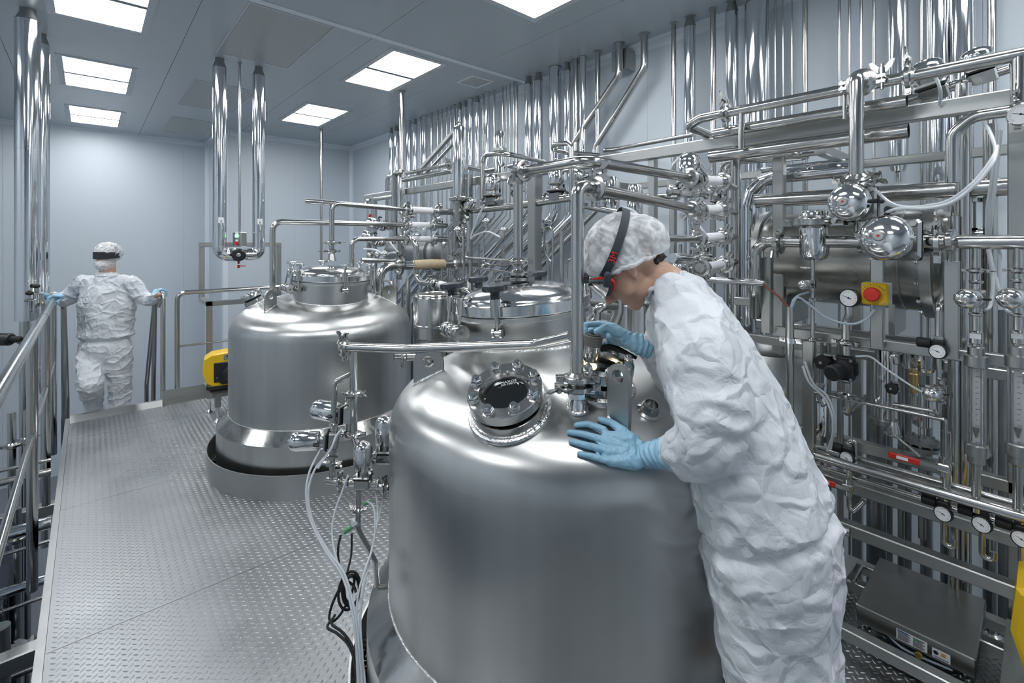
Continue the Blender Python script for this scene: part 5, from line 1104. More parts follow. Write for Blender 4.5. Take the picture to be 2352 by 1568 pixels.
valve('valve_3', PD(1672, 410, 2.85), V((.1, .0, 1)), R2, 'smaller dome valve behind the manifold riser', .75)
valve('valve_3', PD(1650, 470, 2.8), V((-.3, .0, 1)), R2, 'dome valve behind the second white hose', .75)
valve('valve_3', PD(1618, 598, 2.6), V((.1, .0, 1)), R2, 'dome valve above the lowest white hose', .7)
valve('valve_3', PD(1575, 620, 2.55), V((-.9, .0, .2)), R2, 'dome valve lying behind the woman\'s collar', .6)
# ================================================================ valves and bodies around the lid top (behind the near vessel)
X = 2.62
hd = PX(1010, 487, X)
ph = pipe('mid height header with valves behind the near vessel', [PX(1012, 487, X), PX(1062, 486, X), PX(1085, 483, X), Pt(X, yb(1200, X), PX(1085, 480, X).z)], .030, bend=.05)
pipe('right half of the mid height header behind the lid pipe', [Pt(X, yb(1200, X), PX(1085, 480, X).z), Pt(X, yb(1335, X), PX(1085, 480, X).z+.03)], .030)
for px, py, s_, l in ((1131, 462, 1.05, 'tall domed actuator on the mid header, left one'), (1278, 452, 1.0, 'tall domed actuator on the mid header, right one')): valve('valve_3', PX(px, py, X), UP, YP, l, s_*1.25)
valve('valve_3', PX(1362, 420, 2.75), V((-.9, .3, .3)), UP, 'domed actuator tilted sideways above the cap', 1.1)
valve('valve_3', PX(1190, 440, 2.9), V((-.4, .2, .8)), YP, 'domed actuator behind the lid pipe elbow', .9)
for px, y0_, y1_, r_, l in ((1404, 405, 488, 19, 'upright polished filter cup above the hair cap, left'), (1459, 422, 498, 17, 'upright polished filter cup above the hair cap, right'), (1148, 300, 412, 13, 'tall slim polished filter right of the tall column'), (1250, 505, 520, 18, 'small dark cup under the right mid actuator')):
    XX = 2.85; a = PX(px, y1_, XX); b = PX(px, y0_, XX); R_ = r_*dep(a)/FPX; h_ = (b-a).z; t = thing('filter_cup', l, 'filter', a)
    part('cup', G().lathe([(.01, 0), (R_*.8, .004), (R_, .02), (R_, h_*.55), (R_*.98, h_*.56)], a, seg=32), pol_m, t); part('lid', G().lathe([(R_, h_*.56), (R_, h_*.85), (R_*.85, h_*.97), (.01, h_)], a, seg=32), pol_m, t)
    part('clamp_ring', G().lathe([(R_, h_*.55), (R_*1.28, h_*.57), (R_*1.28, h_*.63), (R_, h_*.65)], a, seg=32), satin_m, t); part('stem', G().cyl(a, a-V((0, 0, .10)), .008, 10), tube_m, t)
pipe('pipe linking the polished filter cups above the cap', [PX(1350, 452, 2.8), PX(1560, 452, 2.8)], .022); pipe('short header behind the filter cups', [PX(1330, 470, 2.7), PX(1440, 492, 2.7)], .022)
# tall filter column
def column(px, y0, y1, y2, r_, X, l, top=True):
    a = PX(px, y1, X); b = PX(px, y0, X); R_ = r_*dep(a)/FPX; h_ = b.z-a.z; t = thing('filter_column', l, 'filter', a); zl__ = PX(px, y2, X).z
    part('shell', G().lathe([(R_*.96, 0), (R_, .01), (R_, h_-.05), (R_*.9, h_-.02), (R_*.5, h_)], a, seg=36), pol_m, t)
    part('foot', G().lathe([(R_*.5, zl__-a.z-.02), (R_*.72, zl__-a.z), (R_*.75, -.02), (R_*.96, 0)], a, seg=30), satin_m, t); place('clamp', frame(a, UP, V((-1, -1, 0)), R_*.82), t)
    if top: part('vent_valve', G().cyl(b-V((0, 0, .01)), b+V((0, 0, .07)), .010, 10).cyl(b+V((-.03, 0, .03)), b+V((.03, 0, .03)), .009, 10).cyl(b+V((0, 0, .07)), b+V((0, 0, .14)), .006, 8), pol_m, t)
column(1055, 288, 458, 503, 14.5, 2.55, 'tall polished filter column in front of the wall risers')
column(921, 390, 545, 572, 10.5, 2.62, 'shorter polished column by the far end of the skid', False)
# far part of the skid (x 830..1050)
X = 2.68
def onx(px, py, X=2.68): return PX(px, py, X)
def hz(l, px0, py0, px1, r_, X=2.68, m=None, cl=(), py1=None):
    a = onx(px0, py0, X); b = Pt(X, yb(px1, X), a.z); return pipe(l, [a, b], r_*dep(a)/FPX, m=m, clamps=cl)
hz('upper pipe between the short column and the tall column', 934, 398, 1036, 4, 2.6, cl=[(0, .95, UP)])
hz('lower wider pipe between the short column and the tall column', 928, 413, 1040, 6, 2.6)
hz('short pipe at the far end of the skid under the beam', 858, 458, 905, 4.5, 2.6)
gauge(841, 461, 2.62, .038, 'dial gauge at the far end of the skid beam', 'gauge_steel')
a = onx(905, 560, 2.55); pipe('bent riser turning into the short column', [a, onx(904, 396, 2.55), onx(920, 396, 2.55)], .026, bend=.06)
a = onx(886, 470, 2.7); pipe('bent riser ending under the far beam', [onx(889, 520, 2.8), onx(889, 406, 2.8), onx(905, 403, 2.8)], .022, bend=.06)
a = onx(852, 475, 2.7); t = thing('level_tube', 'glass level tube with a red mark at the far end of the skid', 'gauge', onx(851, 505, 2.6)); part('tube', G().cyl(onx(849, 505, 2.6), onx(849, 465, 2.6), .012, 12), glass_m, t); part('red_mark', G().cyl(onx(850, 502, 2.6), onx(850, 492, 2.6), .016, 12), red_m, t)
pipe('wide riser beside the red marked level tube', [onx(861, 700, 2.65), onx(861, 462, 2.65)], .028)
pipe('pipe crossing behind the tall column towards the wall', [onx(1070, 383, 2.75), onx(1112, 392, 3.1), onx(1112, 392, 3.1)+XP*.65], .024); pipe('short pipe at the right of the filter stem', [onx(1115, 392, 2.9), onx(1145, 387, 2.9)], .018); pipe('thin header running right from the filter stem', [onx(1168, 382, 3.0), onx(1200, 376, 3.0)], .018)
lp = [onx(1108, 486, 2.64), onx(1108, 368, 2.66), onx(1116, 355, 2.66), onx(1165, 353, 2.66), onx(1250, 372, 3.35)]; pipe('looped pipe rising over the left mid actuator', lp, .021, bend=.07)
pipe('U shaped pipe end poking out above the bent long pipe', [onx(1375, 357, 2.9), onx(1300, 350, 2.62), onx(1270, 345, 2.55), onx(1272, 332, 2.5), onx(1312, 328, 2.45), onx(1314, 460, 2.45)], .0185, bend=.05)
pipe('thin long header along the wall behind the beam', [onx(1412, 343, 3.2), onx(1592, 309, 3.2)], .016); pipe('small bend where the slanting pipe lands', [onx(1385, 345, 3.2)+XP*.80, onx(1385, 345, 3.2), onx(1412, 343, 3.2)], .018)
# hose run of the far vessel: three stacked level pipes
XE2 = 2.25
for k, (px0, pyv, py, l, Yk) in enumerate(((760, 478, 470, 'upper', 3.66), (625, 515, 510, 'middle', 4.0), (808, 549, 549, 'lower', 3.9))):
    e = PY(930, (480, 516, 549)[k], Yk); z_ = e.z
    r_ = .0215
    if k == 0:
        L2c = V((T2.x, T2.y, 0))+cf(.11, -.148); b0 = PD(762, 596, dep(L2c)); Yk = L2c.y; e = PY(930, 481, Yk); z_ = e.z
        P_ = [b0, Pt(b0.x, b0.y, z_), Pt(b0.x-.14, b0.y+.05, z_+.015) if False else Pt(b0.x, b0.y, z_), ]
        P_ = [b0, Pt(b0.x, b0.y, z_+.02), Pt(e.x, Yk, z_)]
        o = pipe('upper of three level pipes from the far lid to the white hoses', P_, r_*.9, bend=.05, clamps=[(0, .30, R2), (0, .15, R2*-1)])
        part('side_stub', G().tube([Pt(b0.x+.03, b0.y, z_+.02), Pt(b0.x-.06, b0.y+.01, z_+.025), Pt(b0.x-.17, b0.y+.06, z_+.03)], r_*.9, .04, 14), tube_m, o)
        part('lid_nozzle', G().lathe([(.034, 0), (.03, .01), (.024, .05), (.02, .06)], b0-V((0, 0, .01)), seg=20), tube_m, o)
    elif k == 1:
        s0 = PY(626, 515, Yk); pipe('middle of three level pipes, starting left of the far lid', [Pt(s0.x, Yk, 1.10), Pt(s0.x, Yk, z_), Pt(e.x, Yk, z_)], r_, bend=.07)
    else:
        s0 = PY(808, 549, Yk); pipe('lower of three level pipes, right of the far lid', [Pt(s0.x, Yk, 1.2), Pt(s0.x, Yk, z_), Pt(e.x, Yk, z_)], r_*.9, bend=.06)
    D0 = dep(e); a = e+XP*.05; b = e+XP*.27; t = thing('hose_coupling', '%s of three white hose sleeves beside the far vessel' % l, 'hose', a, 'white hose couplings')
    part('hose_sleeve', G().cyl(a, b, .028, 20), teflon_m, t)
    for p_, s_ in ((a, -1), (b, 1)): part('collar', G().lathe([(.029, -.012), (.034, -.010), (.034, .014), (.024, .03)], p_, XP*s_, 20), pol_m, t)
    clamp_on(t, a-XP*.04, XP, .024, V((0, 1, -1))); clamp_on(t, b+XP*.05, XP, .024, V((0, 1, -1)))
    pipe('short stub right of the %s white sleeve' % l, [b+XP*.03, b+XP*.2], .026, group='sleeve stubs')
    valve('valve_3', b+XP*.32+V((0, 0, 0)), V((.3, -.8, .5 if k else .8)), UP, 'dome valve right of the %s white sleeve' % l, .95)
# more valves in the far cluster
for px, py, X_, s_, z_, l in ((890, 520, 2.5, 1.3, (-.9, .2, .2), 'large dome valve lying left of the middle white sleeve'), (872, 558, 2.4, 1.2, (-.9, .1, .5), 'large dome valve lying above the far lid edge'), (944, 497, 2.8, .8, (0, 0, 1), 'small dome valve under the upper white sleeve'), (1005, 520, 2.85, .8, (.2, 0, 1), 'small dome valve behind the filter column foot')):
    valve('valve_3', PX(px, py, X_), V(z_), YP, l, s_)
# clear bag
g = G(); N = 14; P = []
for i in range(N+1):
    for j in range(9):
        x_ = 932+46*i/N; y_ = 522+14*j/8+3*math.sin(i*1.3)+2*math.sin(j*1.1+i); P.append(PX(x_, y_, 2.30+.04*math.sin(i*.9)*math.cos(j)))
g.add(P, [(i*9+j, i*9+j+1, (i+1)*9+j+1, (i+1)*9+j) for i in range(N) for j in range(8)]); film_m = mat('clear_film', (.9, .93, .95), .12, trans=.75, bump=.3, bscale=14)
solo('plastic_bag', g, film_m, 'crumpled clear film hanging between the middle and lower white sleeves', 'bag')
# second horizontal vessel far away
XV2 = 3.05; a = PX(1012, 582, XV2); b = PX(915, 590, XV2); z_ = a.z; R_ = .205; t = thing('round_vessel', 'dark horizontal vessel behind the white sleeves, far skid', 'tank', (XV2, a.y, z_-R_))
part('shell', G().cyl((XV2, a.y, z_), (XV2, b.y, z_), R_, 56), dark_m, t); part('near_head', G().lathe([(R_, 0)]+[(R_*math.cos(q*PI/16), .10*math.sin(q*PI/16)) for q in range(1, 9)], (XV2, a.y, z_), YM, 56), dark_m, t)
part('flange', G().lathe([(R_, 0), (R_+.02, .002), (R_+.02, .02), (R_, .022)], (XV2, a.y+.02, z_), YP, 56), satin_m, t)
# tan hose with its elbow from the far vessel
c, n = hit(872, 677, T2); Dh = dep(c); z_ = EYE-(612-HZ)*Dh/FPX; e0 = Pt(c.x, c.y, z_); e1 = e0+XP*.20
o = pipe('fat elbow pipe from the far vessel to the tan hose', [c-V((0, 0, .03)), e0, e1], .036, bend=.10, seg=24, m=tube_m, clamps=[(1, .85, UP)]); part('weld', G().torus(c+n*.002, n, .040, .006, 32, 8), weld_m, o); part('band', G().lathe([(.036, 0), (.038, .001), (.038, .004), (.036, .005)], c+V((0, 0, .04)), UP, 24), pol_m, o)
t = thing('tan_hose', 'tan fabric reinforced hose bridging from the elbow pipe to the skid', 'hose', e1); h1 = e1+XP*.09; h2 = e1+XP*.42
part('hose_wall', G().tube(smooth_path([h1, h1.lerp(h2, .5)+V((0, 0, .006)), h2]), .040, .001, 24), tan_m, t); part('collar', G().lathe([(.036, -.07), (.036, .0), (.041, .004), (.041, .012)], h1, XP, 24), pol_m, t); part('collar', G().lathe([(.041, -.01), (.041, .0), (.036, .004), (.036, .12)], h2, XP, 24), tube_m, t)
clamp_on(t, h2+XP*.10, XP, .034, UP); pipe('dark stub beyond the tan hose', [h2+XP*.10, h2+XP*.40], .034, m=dark_m)
# level pipe with angled open end above the elbow
a = PX(832, 598, 2.0); pipe('short open ended pipe above the fat elbow', [PY(830, 598, 3.55), PY(912, 600, 3.55)], .020, m=tube_m)
# pipe leading to the slanted white sleeve
pipe('bent pipe dropping to the slanted white sleeve', [PX(948, 552, 2.2), PX(956, 558, 2.2), PX(956, 635, 2.2), PX(966, 648, 2.2), PX(1002, 654, 2.2)], .028, bend=.07, clamps=[(3, .85, UP)])
a = PX(1010, 653, 2.2); b = PX(1048, 662, 2.2); t = thing('hose_coupling', 'slanted white hose sleeve above the small drum', 'hose', a, 'white hose couplings'); d = (b-a).normalized(); part('hose_sleeve', G().cyl(a, b, .031, 20), teflon_m, t)
for p_, s_ in ((a, -1), (b, 1)): part('collar', G().lathe([(.032, -.01), (.037, -.008), (.037, .014), (.026, .03)], p_, d*s_, 20), pol_m, t)
clamp_on(t, b+d*.045, d, .027, UP); pipe('bent stub right of the slanted white sleeve', [b+d*.05, PX(1075, 668, 2.2), PX(1085, 678, 2.2)], .024, bend=.04)
# drums
def drum(px, pt, pb_, r_, D, l, m=None):
    a = PD(px, pt, D); R_ = r_*D/FPX; zb_ = EYE-(pb_-HZ)*D/FPX; t = thing('drum', l, 'drum', (a.x, a.y, zb_)); h_ = a.z-zb_
    part('shell', G().lathe([(R_*.8, 0), (R_, .02), (R_, h_*.30), (R_*1.02, h_*.31), (R_*1.02, h_*.33), (R_, h_*.34), (R_, h_-.035), (R_*.97, h_-.02), (R_*.90, h_-.01), (R_*.85, h_-.012), (.01, h_)], (a.x, a.y, zb_), seg=44), m or tube_m, t)
    part('top_ring', G().torus((a.x, a.y, a.z-.012), UP, R_*.93, .008, 40, 8), tube_m, t); part('foot_ring', G().lathe([(R_*.85, -.05), (R_*.85, .02)], (a.x, a.y, zb_), seg=40), satin_m, t)
    for s_ in (-1, 1): part('leg', G().cyl((a.x+s_*R_*.7, a.y, zb_-.02), (a.x+s_*R_*.7, a.y, .0), .014, 10), tube_m, t)
    return t
drum(994, 672, 778, 44, 3.35, 'small stainless drum between the two vessels, black knob in front'); drum(1458, 690, 840, 34, 2.5, 'slim stainless drum seen under the woman\'s chin')
pipe('bent pipe beneath the woman\'s chin, thick S bend', [PD(1420, 670, 2.3), PD(1420, 720, 2.3), PD(1398, 770, 2.3), PD(1395, 810, 2.3)], .026, bend=.08)
pipe('hooked pipe right of the near lid', [PD(1368, 760, 2.15), PD(1370, 712, 2.15), PD(1385, 703, 2.15), PD(1412, 704, 2.25)], .021, bend=.05); pipe('level pipe right of the near lid clamp', [PD(1350, 696, 2.4), PD(1412, 700, 2.5)], .018)
c = PD(1355, 724, 2.05); t = thing('ring_eye', 'ring shaped swing bolt eye right of the near lid', 'fitting', c); part('eye', G().torus(c, TC, .016, .007, 24, 8), tube_m, t); part('rod', G().cyl(c+V((0, 0, .01)), c+V((-.02, 0, .11)), .010, 12), tube_m, t)
# small tubes and uprights between the vessels
UL = ['right of the tall filter column', 'under the far valve heads', 'beside the small drum top', 'left of the slanted white sleeve', 'just right of the far vessel lug', 'left of the near lid pipe, upper', 'left edge of the near vessel lid', 'behind the black star knobs', 'right of the wide frame post', 'left of the pole pipe', 'behind the near lid pipe', 'above the woman\'s hair cap', 'above the woman\'s collar', 'under the woman\'s chin', 'right of the woman\'s chin', 'behind the fat elbow pipe', 'behind the far vessel right lug']
for k, (px, y0_, y1_, r_, X_) in enumerate(((1079, 400, 660, 7.5, 2.62), (1016, 520, 640, 3, 2.7), (1030, 530, 700, 4, 2.9), (965, 640, 700, 4, 2.6), (937, 640, 760, 6, 2.5), (1100, 560, 700, 2.5, 2.6), (1065, 520, 660, 3, 2.4), (1135, 620, 700, 3, 2.7), (1290, 530, 700, 5, 3.0), (1258, 560, 690, 4, 3.0), (1155, 560, 660, 4, 2.9), (1500, 520, 640, 5, 2.9), (1563, 560, 640, 4, 2.6), (1400, 660, 800, 5, 2.9), (1480, 700, 820, 7, 2.6), (908, 640, 760, 5, 2.7), (925, 660, 770, 4, 2.8))):
    a = PX(px, y1_, X_); b = PX(px, y0_, X_); pipe('small upright tube '+UL[k], [Pt(X_, a.y, a.z-.5), Pt(X_, a.y, b.z)], r_*dep(a)/FPX, group='jungle uprights', seg=10)
TL = ['running right from the filter foot to the near lid pipe', 'bending twice towards the near lid valve', 'level one left of the near lid valve', 'forming a tall loop by the wide frame post', 'hooked one behind the pole pipe', 'U shaped behind the filter column', 'beside the fat elbow pipe', 'short hook above the far lid edge', 'over the small drum', 'level one behind the hair cap']
for k, (pts, X_, r_) in enumerate((([(1064, 515), (1063, 588), (1075, 592), (1170, 597)], 2.45, .010), ([(1110, 540), (1112, 603), (1125, 608), (1168, 610)], 2.5, .008), ([(1168, 625), (1090, 615)], 2.5, .009), ([(1268, 700), (1270, 530), (1262, 520), (1252, 525), (1250, 580), (1258, 590), (1266, 600)], 2.7, .008), ([(1302, 640), (1303, 600), (1310, 595), (1330, 590)], 2.7, .008),
        ([(1030, 540), (1032, 590), (1038, 596), (1045, 590), (1045, 520)], 2.5, .009), ([(870, 640), (900, 648), (905, 700)], 2.4, .012), ([(846, 590), (846, 562), (852, 556), (880, 556)], 2.5, .018), ([(1010, 700), (1040, 702), (1060, 700)], 2.3, .014), ([(1345, 600), (1500, 600)], 3.0, .02))):
    pipe('bent small bore tube '+TL[k], [PX(x, y, X_) for x, y in pts], r_, bend=.03, group='jungle tubes', seg=10, name='tube')
BL = ['at the foot of the tall filter column', 'left of the near lid pipe', 'under the mid header', 'behind the far valve heads', 'over the far lid, left', 'over the far lid, middle', 'over the far lid, right', 'on the wide frame post', 'right of the pole pipe, upper', 'right of the pole pipe, lower', 'under the white sleeves', 'among the thin tubes']
for k, (px, py, X_, r_) in enumerate(((1052, 527, 2.35, .028), (1157, 528, 2.4, .026), (1118, 508, 2.5, .030), (1020, 560, 2.4, .022), (850, 585, 2.0, .03), (868, 583, 2.0, .03), (884, 583, 2.0, .03), (1225, 515, 2.6, .022), (1330, 610, 2.5, .03), (1350, 640, 2.5, .025), (958, 540, 2.6, .03), (1110, 610, 2.6, .02))):
    c = PX(px, py, X_); t = thing('ball_fitting', 'small round fitting '+BL[k], 'fitting', c, 'jungle fittings'); part('ball', G().ell(c, r_, seg=18, rings=10), pol_m, t); part('stub', G().cyl(c+V((0, -r_*1.6, 0)), c+V((0, r_*1.6, 0)), r_*.45, 10).cyl(c, c-V((0, 0, r_*2)), r_*.4, 10), tube_m, t)
hose('translucent hose sagging under the left mid actuator', [PX(1112, 470, 2.4), PX(1098, 500, 2.4), PX(1084, 535, 2.4), PX(1082, 548, 2.4), PX(1092, 540, 2.4), PX(1120, 532, 2.4), PX(1150, 545, 2.4)], .008)
hose('translucent hose over the far lid edge', [PX(836, 572, 2.0), PX(862, 574, 2.0), PX(882, 584, 2.0), PX(905, 580, 2.0), PX(925, 590, 2.0)], .010)
hose('second translucent hose over the far lid edge', [PX(895, 555, 2.1), PX(908, 572, 2.1), PX(926, 592, 2.1)], .008)
hose('translucent hose arching over the manifold dome', [PX(1560, 410, 2.5), PX(1562, 385, 2.5), PX(1590, 362, 2.5), PX(1615, 380, 2.5), PX(1632, 408, 2.5)], .007)
hose('second translucent hose at the manifold dome', [PX(1555, 430, 2.5), PX(1535, 420, 2.5), PX(1545, 380, 2.5), PX(1575, 350, 2.6)], .007)
hose('translucent hose dropping to the third white sleeve', [PX(1590, 495, 2.4), PX(1605, 515, 2.3), PX(1622, 540, 2.2)], .005)
hose('translucent hose over the filter cups', [PX(1412, 492, 2.6), PX(1425, 480, 2.6), PX(1440, 478, 2.6), PX(1462, 490, 2.6), PX(1470, 505, 2.6)], .009)
pipe('horizontal stub level above the small drum', [PD(925, 822, 2.6), PD(985, 818, 2.6), V((PD(985, 818, 2.6).x, PD(985, 818, 2.6).y, 0))], .02)
# long small rod from beneath the near lid, left (pipe behind the lug)
pipe('pipe passing behind the left lifting lug', [PD(905, 820, 2.3), PD(1010, 818, 2.4), V((PD(1010, 818, 2.4).x, PD(1010, 818, 2.4).y, 0))], .016, clamps=[(0, .2, UP)])
# ================================================================ people
def crinkle_mat(name, col, rough, s1, b1, s2, b2, sub=.0):
    m = bpy.data.materials.new(name); m.use_nodes = True; n = m.node_tree; b = n.nodes['Principled BSDF']; N = n.nodes.new; Lk = n.links.new
    b.inputs['Base Color'].default_value = (*col, 1); b.inputs['Roughness'].default_value = rough
    tc = N('ShaderNodeTexCoord'); nz = N('ShaderNodeTexNoise'); nz.inputs['Scale'].default_value = s1*.7; nz.inputs['Detail'].default_value = 2
    mx = N('ShaderNodeVectorMath'); mx.operation = 'MULTIPLY_ADD'; mx.inputs[1].default_value = (.14,)*3
    Lk(tc.outputs['Object'], nz.inputs['Vector']); Lk(nz.outputs['Color'], mx.inputs[0]); Lk(tc.outputs['Object'], mx.inputs[2])
    vo = N('ShaderNodeTexVoronoi'); vo.feature = 'DISTANCE_TO_EDGE'; vo.inputs['Scale'].default_value = s1; Lk(mx.outputs[0], vo.inputs['Vector'])
    cr = N('ShaderNodeMapRange'); cr.interpolation_type = 'SMOOTHSTEP'; cr.inputs[1].default_value = 0; cr.inputs[2].default_value = .22; cr.inputs[3].default_value = 1; cr.inputs[4].default_value = 0; Lk(vo.outputs['Distance'], cr.inputs[0])
    bp = N('ShaderNodeBump'); bp.inputs['Strength'].default_value = b1; bp.inputs['Distance'].default_value = .02; Lk(cr.outputs[0], bp.inputs['Height'])
    n2 = N('ShaderNodeTexNoise'); n2.inputs['Scale'].default_value = s2; n2.inputs['Detail'].default_value = 4; n2.inputs['Distortion'].default_value = 1.2; Lk(tc.outputs['Object'], n2.inputs['Vector'])
    bp2 = N('ShaderNodeBump'); bp2.inputs['Strength'].default_value = b2; bp2.inputs['Distance'].default_value = .01; Lk(n2.outputs['Fac'], bp2.inputs['Height']); Lk(bp.outputs[0], bp2.inputs['Normal']); Lk(bp2.outputs[0], b.inputs['Normal'])
    if sub: b.inputs['Subsurface Weight'].default_value = sub; b.inputs['Subsurface Radius'].default_value = (.02, .012, .008); b.inputs['Subsurface Scale'].default_value = .3
    return m
suit_m = crinkle_mat('white_coverall', (.66, .69, .73), .55, 10, .38, 17, .62)
glove_m = crinkle_mat('blue_nitrile', (.26, .47, .61), .42, 26, .12, 40, .2)
skin_m = mat('skin', (.52, .33, .24), .45, bump=.05, bscale=160, cvar=.06); skin_m.node_tree.nodes['Principled BSDF'].inputs['Subsurface Weight'].default_value = .1
skin_m.node_tree.nodes['Principled BSDF'].inputs['Subsurface Radius'].default_value = (.012, .005, .003)
hair_m = mat('dark_hair', (.035, .022, .015), .45, bump=.4, bscale=60, bstretch=(1, 6, 1))
# gathered see-through fleece: thin creased cloth over hair
cap_m = bpy.data.materials.new('gathered_fleece'); cap_m.use_nodes = True; n_ = cap_m.node_tree; b_ = n_.nodes['Principled BSDF']; b_.inputs['Base Color'].default_value = (.84, .86, .88, 1); b_.inputs['Roughness'].default_value = .6
tc_ = n_.nodes.new('ShaderNodeTexCoord'); w1 = n_.nodes.new('ShaderNodeTexNoise'); w1.inputs['Scale'].default_value = 20; w1.inputs['Detail'].default_value = 5; w1.inputs['Distortion'].default_value = 1.6; n_.links.new(tc_.outputs['Object'], w1.inputs['Vector'])
mr_ = n_.nodes.new('ShaderNodeMapRange'); mr_.inputs[1].default_value = .36; mr_.inputs[2].default_value = .62; mr_.inputs[3].default_value = .42; mr_.inputs[4].default_value = .9; n_.links.new(w1.outputs['Fac'], mr_.inputs[0]); n_.links.new(mr_.outputs[0], b_.inputs['Alpha'])
bp_ = n_.nodes.new('ShaderNodeBump'); bp_.inputs['Strength'].default_value = .45; bp_.inputs['Distance'].default_value = .012; n_.links.new(w1.outputs['Fac'], bp_.inputs['Height']); n_.links.new(bp_.outputs[0], b_.inputs['Normal'])
strap_m = mat('slate_strap', (.045, .055, .07), .6); lens_m = mat('goggle_lens', (.75, .8, .82), .05, trans=.85); dark_lens_m = mat('dark_lens', (.03, .03, .035), .1)
redm = mat('red_frame', (.75, .03, .02), .4)
def blob(name, g, voxel, smooth, m, parent, label=None, disp=None, top=None, facet=0, cut=None):
    me = bpy.data.meshes.new('tmp'); me.from_pydata(g.v, [], g.f); o = bpy.data.objects.new('tmp', me); COL.objects.link(o)
    r = o.modifiers.new('r', 'REMESH'); r.mode = 'VOXEL'; r.voxel_size = voxel
    s_ = o.modifiers.new('s', 'SMOOTH'); s_.iterations = smooth; s_.factor = .6
    dg = bpy.context.evaluated_depsgraph_get(); dg.update(); me2 = bpy.data.meshes.new_from_object(o.evaluated_get(dg)); bpy.data.objects.remove(o)
    if disp:
        nr = [v.normal.copy() for v in me2.vertices]; cs = [v.co+n*disp(v.co, n) for v, n in zip(me2.vertices, nr)]
        for v, c in zip(me2.vertices, cs): v.co = c
    if cut:
        import bmesh
        bm = bmesh.new(); bm.from_mesh(me2); bmesh.ops.delete(bm, geom=[v for v in bm.verts if cut(v.co)], context='VERTS'); bm.to_mesh(me2); bm.free()
    if facet:      # crisp creased cloth: collapse to flat facets, keep only soft shading between nearly level ones
        o = bpy.data.objects.new('tmp', me2); COL.objects.link(o); d_ = o.modifiers.new('d', 'DECIMATE'); d_.ratio = min(1, facet/len(me2.polygons)/2)
        dg = bpy.context.evaluated_depsgraph_get(); dg.update(); me3 = bpy.data.meshes.new_from_object(o.evaluated_get(dg)); bpy.data.objects.remove(o); me2 = me3
    off = W[parent.name] if parent is not None else top
    for v in me2.vertices: v.co -= off
    me2.name = name; me2.materials.clear(); me2.materials.append(m); me2.polygons.foreach_set('use_smooth', [True]*len(me2.polygons))
    if facet: me2.set_sharp_from_angle(angle=math.radians(38))
    me2.update()
    o = bpy.data.objects.new(name, me2); link(o, parent, off)
    if label and parent is not None: o['label'] = label
    return o
def chain(g, P, seg=18):
    for (a, ra), (b, rb) in zip(P[:-1], P[1:]): g.caps(a, b, ra, rb, seg)
    return g
def ridge(p, s, seed=0):
    return 1-abs(noise.noise(V((p.x*s[0], p.y*s[1], p.z*s[2]))+V((seed, seed*1.7, 0))))*2
def folds(amp, sc=1.0, fine=.3, flow=None):
    def f(p, n):
        w_ = V((noise.noise(p*3.1*sc), noise.noise(p*3.1*sc+V((9, 3, 1))), noise.noise(p*3.1*sc+V((2, 7, 5)))))*.10/sc
        q = p+w_
        k = flow(p) if flow else (6, 6, 11)
        a = max(0, ridge(q, (k[0]*sc, k[1]*sc, k[2]*sc)))**5; b = max(0, ridge(q, (k[0]*2.1*sc, k[1]*2.1*sc, k[2]*2.3*sc), 4))**6
        return amp*(a-.35)+amp*fine*(b-.2)
    return f
# ---------------------------------------------------------------- the woman bending over the near vessel
PP = lambda x, y, D: PD(x, y, D)
def px2m(r, D): return r*D/FPX
hO = PP(1438, 606, 1.38); eu = (-R2*.74+UP*.672).normalized(); ef0 = (-R2*.672-UP*.74).normalized(); es = eu.cross(ef0).normalized()
if es.dot(F2) > 0: es = -es          # side of the head turned to the camera
def H(x, y, z): return hO+es*x+ef0*y+eu*z   # x towards camera side, y face, z crown
Mh = Mx((es, ef0, eu)).transposed()
foot = PP(1800, 1568, 1.13); foot.z = 0
g = G()   # head, neck, arms inside the clothes: one body
g.ell(H(0, -.012, .03), (.073, .095, .085), Mh, 28, 18); g.ell(H(0, .032, -.02), (.062, .062, .085), Mh, 24, 16); g.ell(H(0, .055, -.075), (.040, .032, .040), Mh, 20, 14); g.ell(H(0, .068, -.100), (.024, .020, .018), Mh)
for s_ in (-1, 1): g.ell(H(s_*.040, .045, -.045), (.022, .030, .030), Mh); g.ell(H(s_*.045, .02, -.075), (.014, .035, .022), Mh)
g.caps(H(0, .090, .0), H(0, .114, -.036), .008, .0115); g.ell(H(0, .103, -.042), (.016, .013, .009), Mh); g.ell(H(0, .078, -.066), (.022, .016, .006), Mh); g.ell(H(0, .076, -.077), (.019, .015, .006), Mh); g.ell(H(0, .078, .022), (.05, .014, .012), Mh)
for s_ in (-1, 1): g.ell(H(s_*.068, .012, -.010), (.007, .013, .022), Mh); g.ell(H(s_*.071, .018, -.026), (.006, .007, .009), Mh)
nb = PP(1535, 655, 1.35)
chain(g, [(H(0, -.030, -.035), .054), (H(0, -.030, -.080), .050), (nb, .058), (PP(1590, 750, 1.33), .075)])
tors = [(1590, 735, 1.32, 60), (1625, 830, 1.28, 100), (1690, 960, 1.23, 105), (1752, 1170, 1.19, 115), (1768, 1290, 1.17, 120)]
chain(g, [(PP(x, y, D), px2m(r, D)) for x, y, D, r in tors])
LA = [(1590, 775, 1.16), (1650, 985, 1.075), (1545, 1040, 1.155)]; RA = [(1560, 760, 1.46), (1560, 880, 1.50), (1478, 795, 1.44)]
chain(g, [(PP(*LA[0]), .055), (PP(*LA[1]), .042), (PP(*LA[2]), .028)]); chain(g, [(PP(*RA[0]), .055), (PP(*RA[1]), .042), (PP(*RA[2]), .028)])
